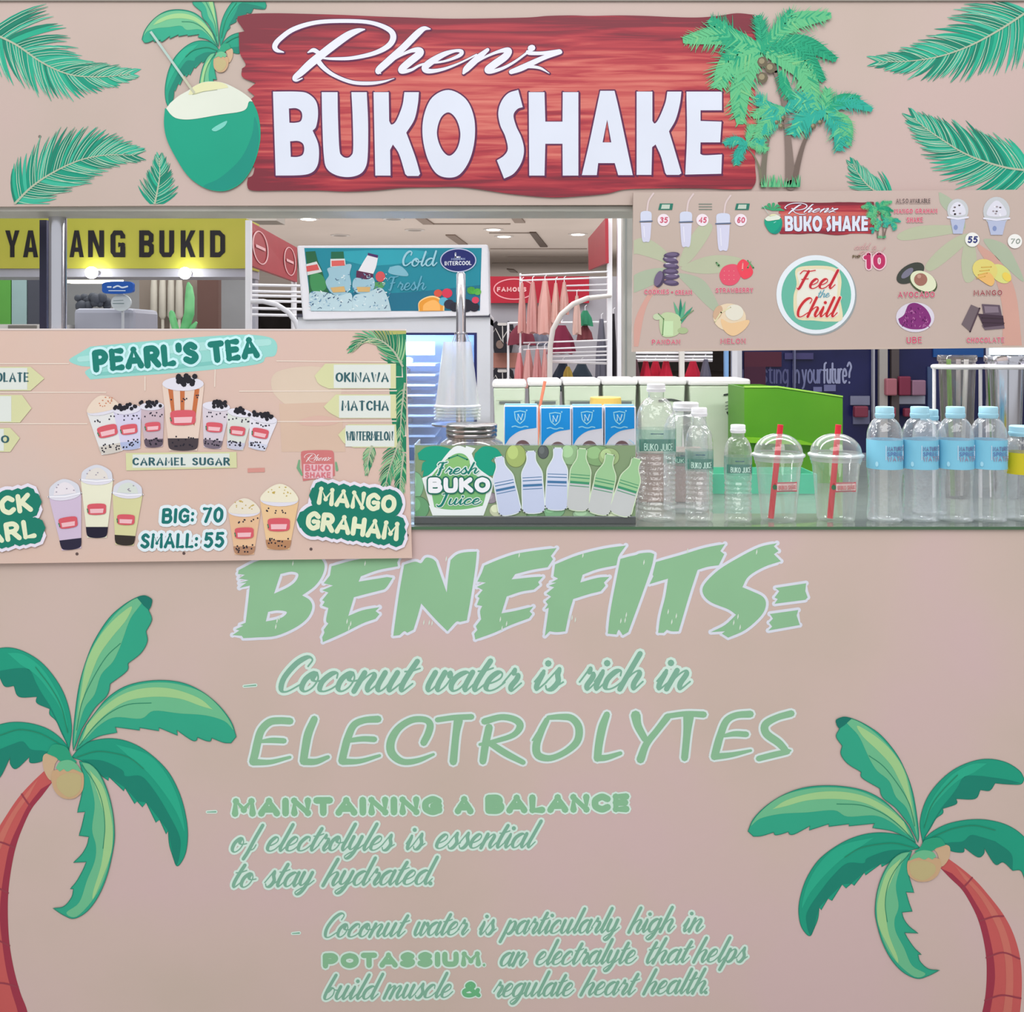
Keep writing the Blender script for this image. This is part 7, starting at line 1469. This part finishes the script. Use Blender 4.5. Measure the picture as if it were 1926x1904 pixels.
# black tops with white piping on the wall
for i, (y0_, y1_, lb) in enumerate(((602, 664, 'upper black top with white piping beside the chiller'), (690, 750, 'lower black top with white piping beside the chiller'))):
    yy = 5.4; o = thing('piped_garment', W(944, y1_, yy), lb, 'garment', 'black tops with white piping on the wall')
    m = MB(); pprism(m, [p[:2] for p in L("(926,%d)c (934,%d) (937,%d)c (952,%d)c (956,%d) (965,%d)c (968,%d) (962,%d)c (930,%d)c (924,%d)" % (y0_+8, y0_+2, y0_+8, y0_+8, y0_+2, y0_+8, y0_+30, y1_, y1_, y0_+30))], yy, .05).build('fabric', mat((38, 36, 42), .8), o)
    a = Ink(); a.c((196, 190, 186), 1).stroke([(945, y0_+12, 1.8), (946, y0_+44, 1.8)]).stroke([(946, y0_+44, 1.6), (932, y0_+16, 1.4), (926, y0_+26, 1.2)]).stroke([(946, y0_+34, 1.6), (957, y0_+16, 1.4), (964, y0_+26, 1.2)]).stroke([(938, y0_+8, 5), (951, y0_+8, 5)]); a.c((120, 100, 92), 1).fill(ell(940, y0_+46, 7, 8)) if i == 0 else None
    a.build('piping', o, flat(yy, .001))
yy = 5.5
t = thing('store_partition', (W(1010, 0, yy).x, yy+.1, 0), 'low grey store partition carrying the red fascia behind the clothes', 'partition')
MB().box(W(760, 0, yy).x, W(1180, 0, yy).x, yy, yy+.1, 0, W(0, 520, yy).z).build('partition_body', mat((160, 156, 162), .6), t)
pb('skin_tone_poster', 926, 664, 975, 692, yy-.01, .01, mat((176, 120, 106), .6), t)
t = thing('red_fascia_sign', W(1012, 570, yy-.05), 'long red fascia with white oval outline lettering behind the pink clothes', 'sign')
pb('fascia_board', 919, 520, 1108, 570, yy-.06, .05, REDD, t)
a = Ink(); a.c((226, 150, 156), 1).stroke(ell(967, 544, 38, 19, 36), 2.2, closed=True); caps_text(a, "FAMOUS", 935, 549, 990, 549, 9, 2.4, (226, 170, 170), 1, gap=.25); a.build('lettering', t, flat(yy-.06, .001))
# navy shop front at the right
NVY = noise_mat('navy_panel', [(.4, (22, 24, 62)), (.6, (28, 30, 74))], nscale=2, rough=.3)
yn = 5.0
t = thing('navy_shopfront', (W(1680, 0, yn).x, yn, 0), 'dark navy glazed shopfront lettered Investing in your future', 'shopfront')
MB().box(W(1392, 0, yn).x, W(2300, 0, yn).x, yn, yn+.06, .55, 2.6).build('navy_panel', NVY, t)
MB().box(W(1392, 0, yn).x, W(2300, 0, yn).x, yn-.02, yn+.08, 0, .5501).build('plinth', mat((120, 124, 136), .5), t)
a = Ink(); 
x = 1398
def soft(a, txt, x0_, yb, x1_, h, w_, c): caps_text(a, txt, x0_, yb, x1_, yb, h, w_, c, 1, gap=.28)
LOW = {'i': (.0, "0,0 0,.66|0,.9 0,.93"), 'n': (.42, "0,0 0,.66|~0,.45 .2,.66 .42,.45 .42,0"), 'v': (.45, "0,.66 .22,0 .45,.66"), 'e': (.46, "~0,.34 .46,.36 .4,.6 .22,.68 .03,.5 .03,.16 .22,0 .44,.1"), 's': (.38, "~.36,.56 .18,.68 .04,.5 .34,.2 .18,0 0,.1"), 't': (.3, "~.12,.95 .12,.12 .3,0|0,.66 .3,.66"),
       'g': (.46, "~.44,.5 .24,.68 .03,.5 .03,.16 .22,0 .44,.16|~.46,.66 .46,-.1 .24,-.28 .04,-.2"), 'y': (.44, "0,.66 .24,.04|~.44,.66 .2,-.12 .04,-.28"), 'o': (.46, "~.23,.68 .03,.5 .03,.16 .23,0 .43,.16 .43,.5 .23,.68"), 'u': (.42, "~0,.66 0,.2 .2,0 .42,.2|.42,.66 .42,0"), 'r': (.28, "0,0 0,.66|~0,.45 .14,.66 .28,.66"), 'f': (.34, "~.34,.98 .16,.9 .12,.6 .12,0|0,.62 .3,.62")}
CAPS.update(LOW)
caps_text(a, "Investing", 1392, 722, 1482, 722, 40, 3.4, (72, 74, 110), 1, gap=.14); caps_text(a, "in", 1491, 722, 1503, 722, 40, 3.4, (100, 104, 140), 1, gap=.14); caps_text(a, "your", 1508, 722, 1546, 722, 40, 3.4, (100, 104, 140), 1, gap=.12); caps_text(a, "future?", 1548, 722, 1601, 722, 42, 3.6, (134, 138, 168), 1, gap=.1)
a.build('lettering', t, flat(yn, .001))
for px, w_, c in ((1640, 3, (150, 150, 160)), (1658, 15, (150, 144, 140)), (1680, 14, (74, 66, 66)), (1388, 10, (190, 190, 196)), (1492, 3, (90, 92, 120))):
    MB().box(W(px-w_/2, 0, yn).x, W(px+w_/2, 0, yn).x, yn-.04, yn-.001, 0, 2.6).build('mullion', mat(c, .4), t)
for (x0_, y0_, x1_, y1_, c) in ((1690, 745, 1740, 760, (150, 154, 170)), (1600, 745, 1636, 762, (110, 112, 134)), (1605, 772, 1636, 798, (96, 98, 124)), (1400, 662, 1470, 690, (70, 26, 44)), (1400, 690, 1440, 728, (58, 22, 44)), (1476, 664, 1530, 676, (60, 56, 96)), (1550, 724, 1572, 736, (96, 98, 136)), (1530, 728, 1546, 737, (96, 98, 136)), (1745, 690, 1756, 800, (60, 76, 110)), (1756, 650, 1850, 672, (24, 70, 130))):
    pb('window_display', x0_, y0_, x1_, y1_, yn-.015, .014, mat(c, .5), t)
for i, (x0_, y0_, x1_, y1_, c) in enumerate(((1665, 712, 1686, 744, (150, 90, 100)), (1690, 708, 1712, 744, (112, 40, 62)), (1714, 715, 1740, 744, (130, 96, 116)), (1606, 764, 1632, 785, (110, 44, 62)), (1668, 766, 1684, 784, (140, 60, 76)), (1700, 768, 1730, 784, (110, 40, 60)))):
    v0, v1 = W(x0_, y0_, yn-.06), W(x1_, y1_, yn-.06)
    MB().box(v0.x, v1.x, yn-.08, yn-.03, v1.z, v0.z).build('boxed_goods', mat(c, .5), t, bevel=.01)
pb('bright_window', 1868, 640, 2100, 668, yn-.3, .05, mat((206, 232, 246), .5, emit=.9), None, 'bright pale blue lit sign edge at far right under the flavour board', 'sign')
tag(MB().box(W(1868, 0, 4.7).x, W(1872, 0, 4.7).x, 4.76, 4.8, 0, W(0, 642, 4.7).z).build('sign_pole', WP), 'white pole carrying the bright lit sign at far right', 'pole')
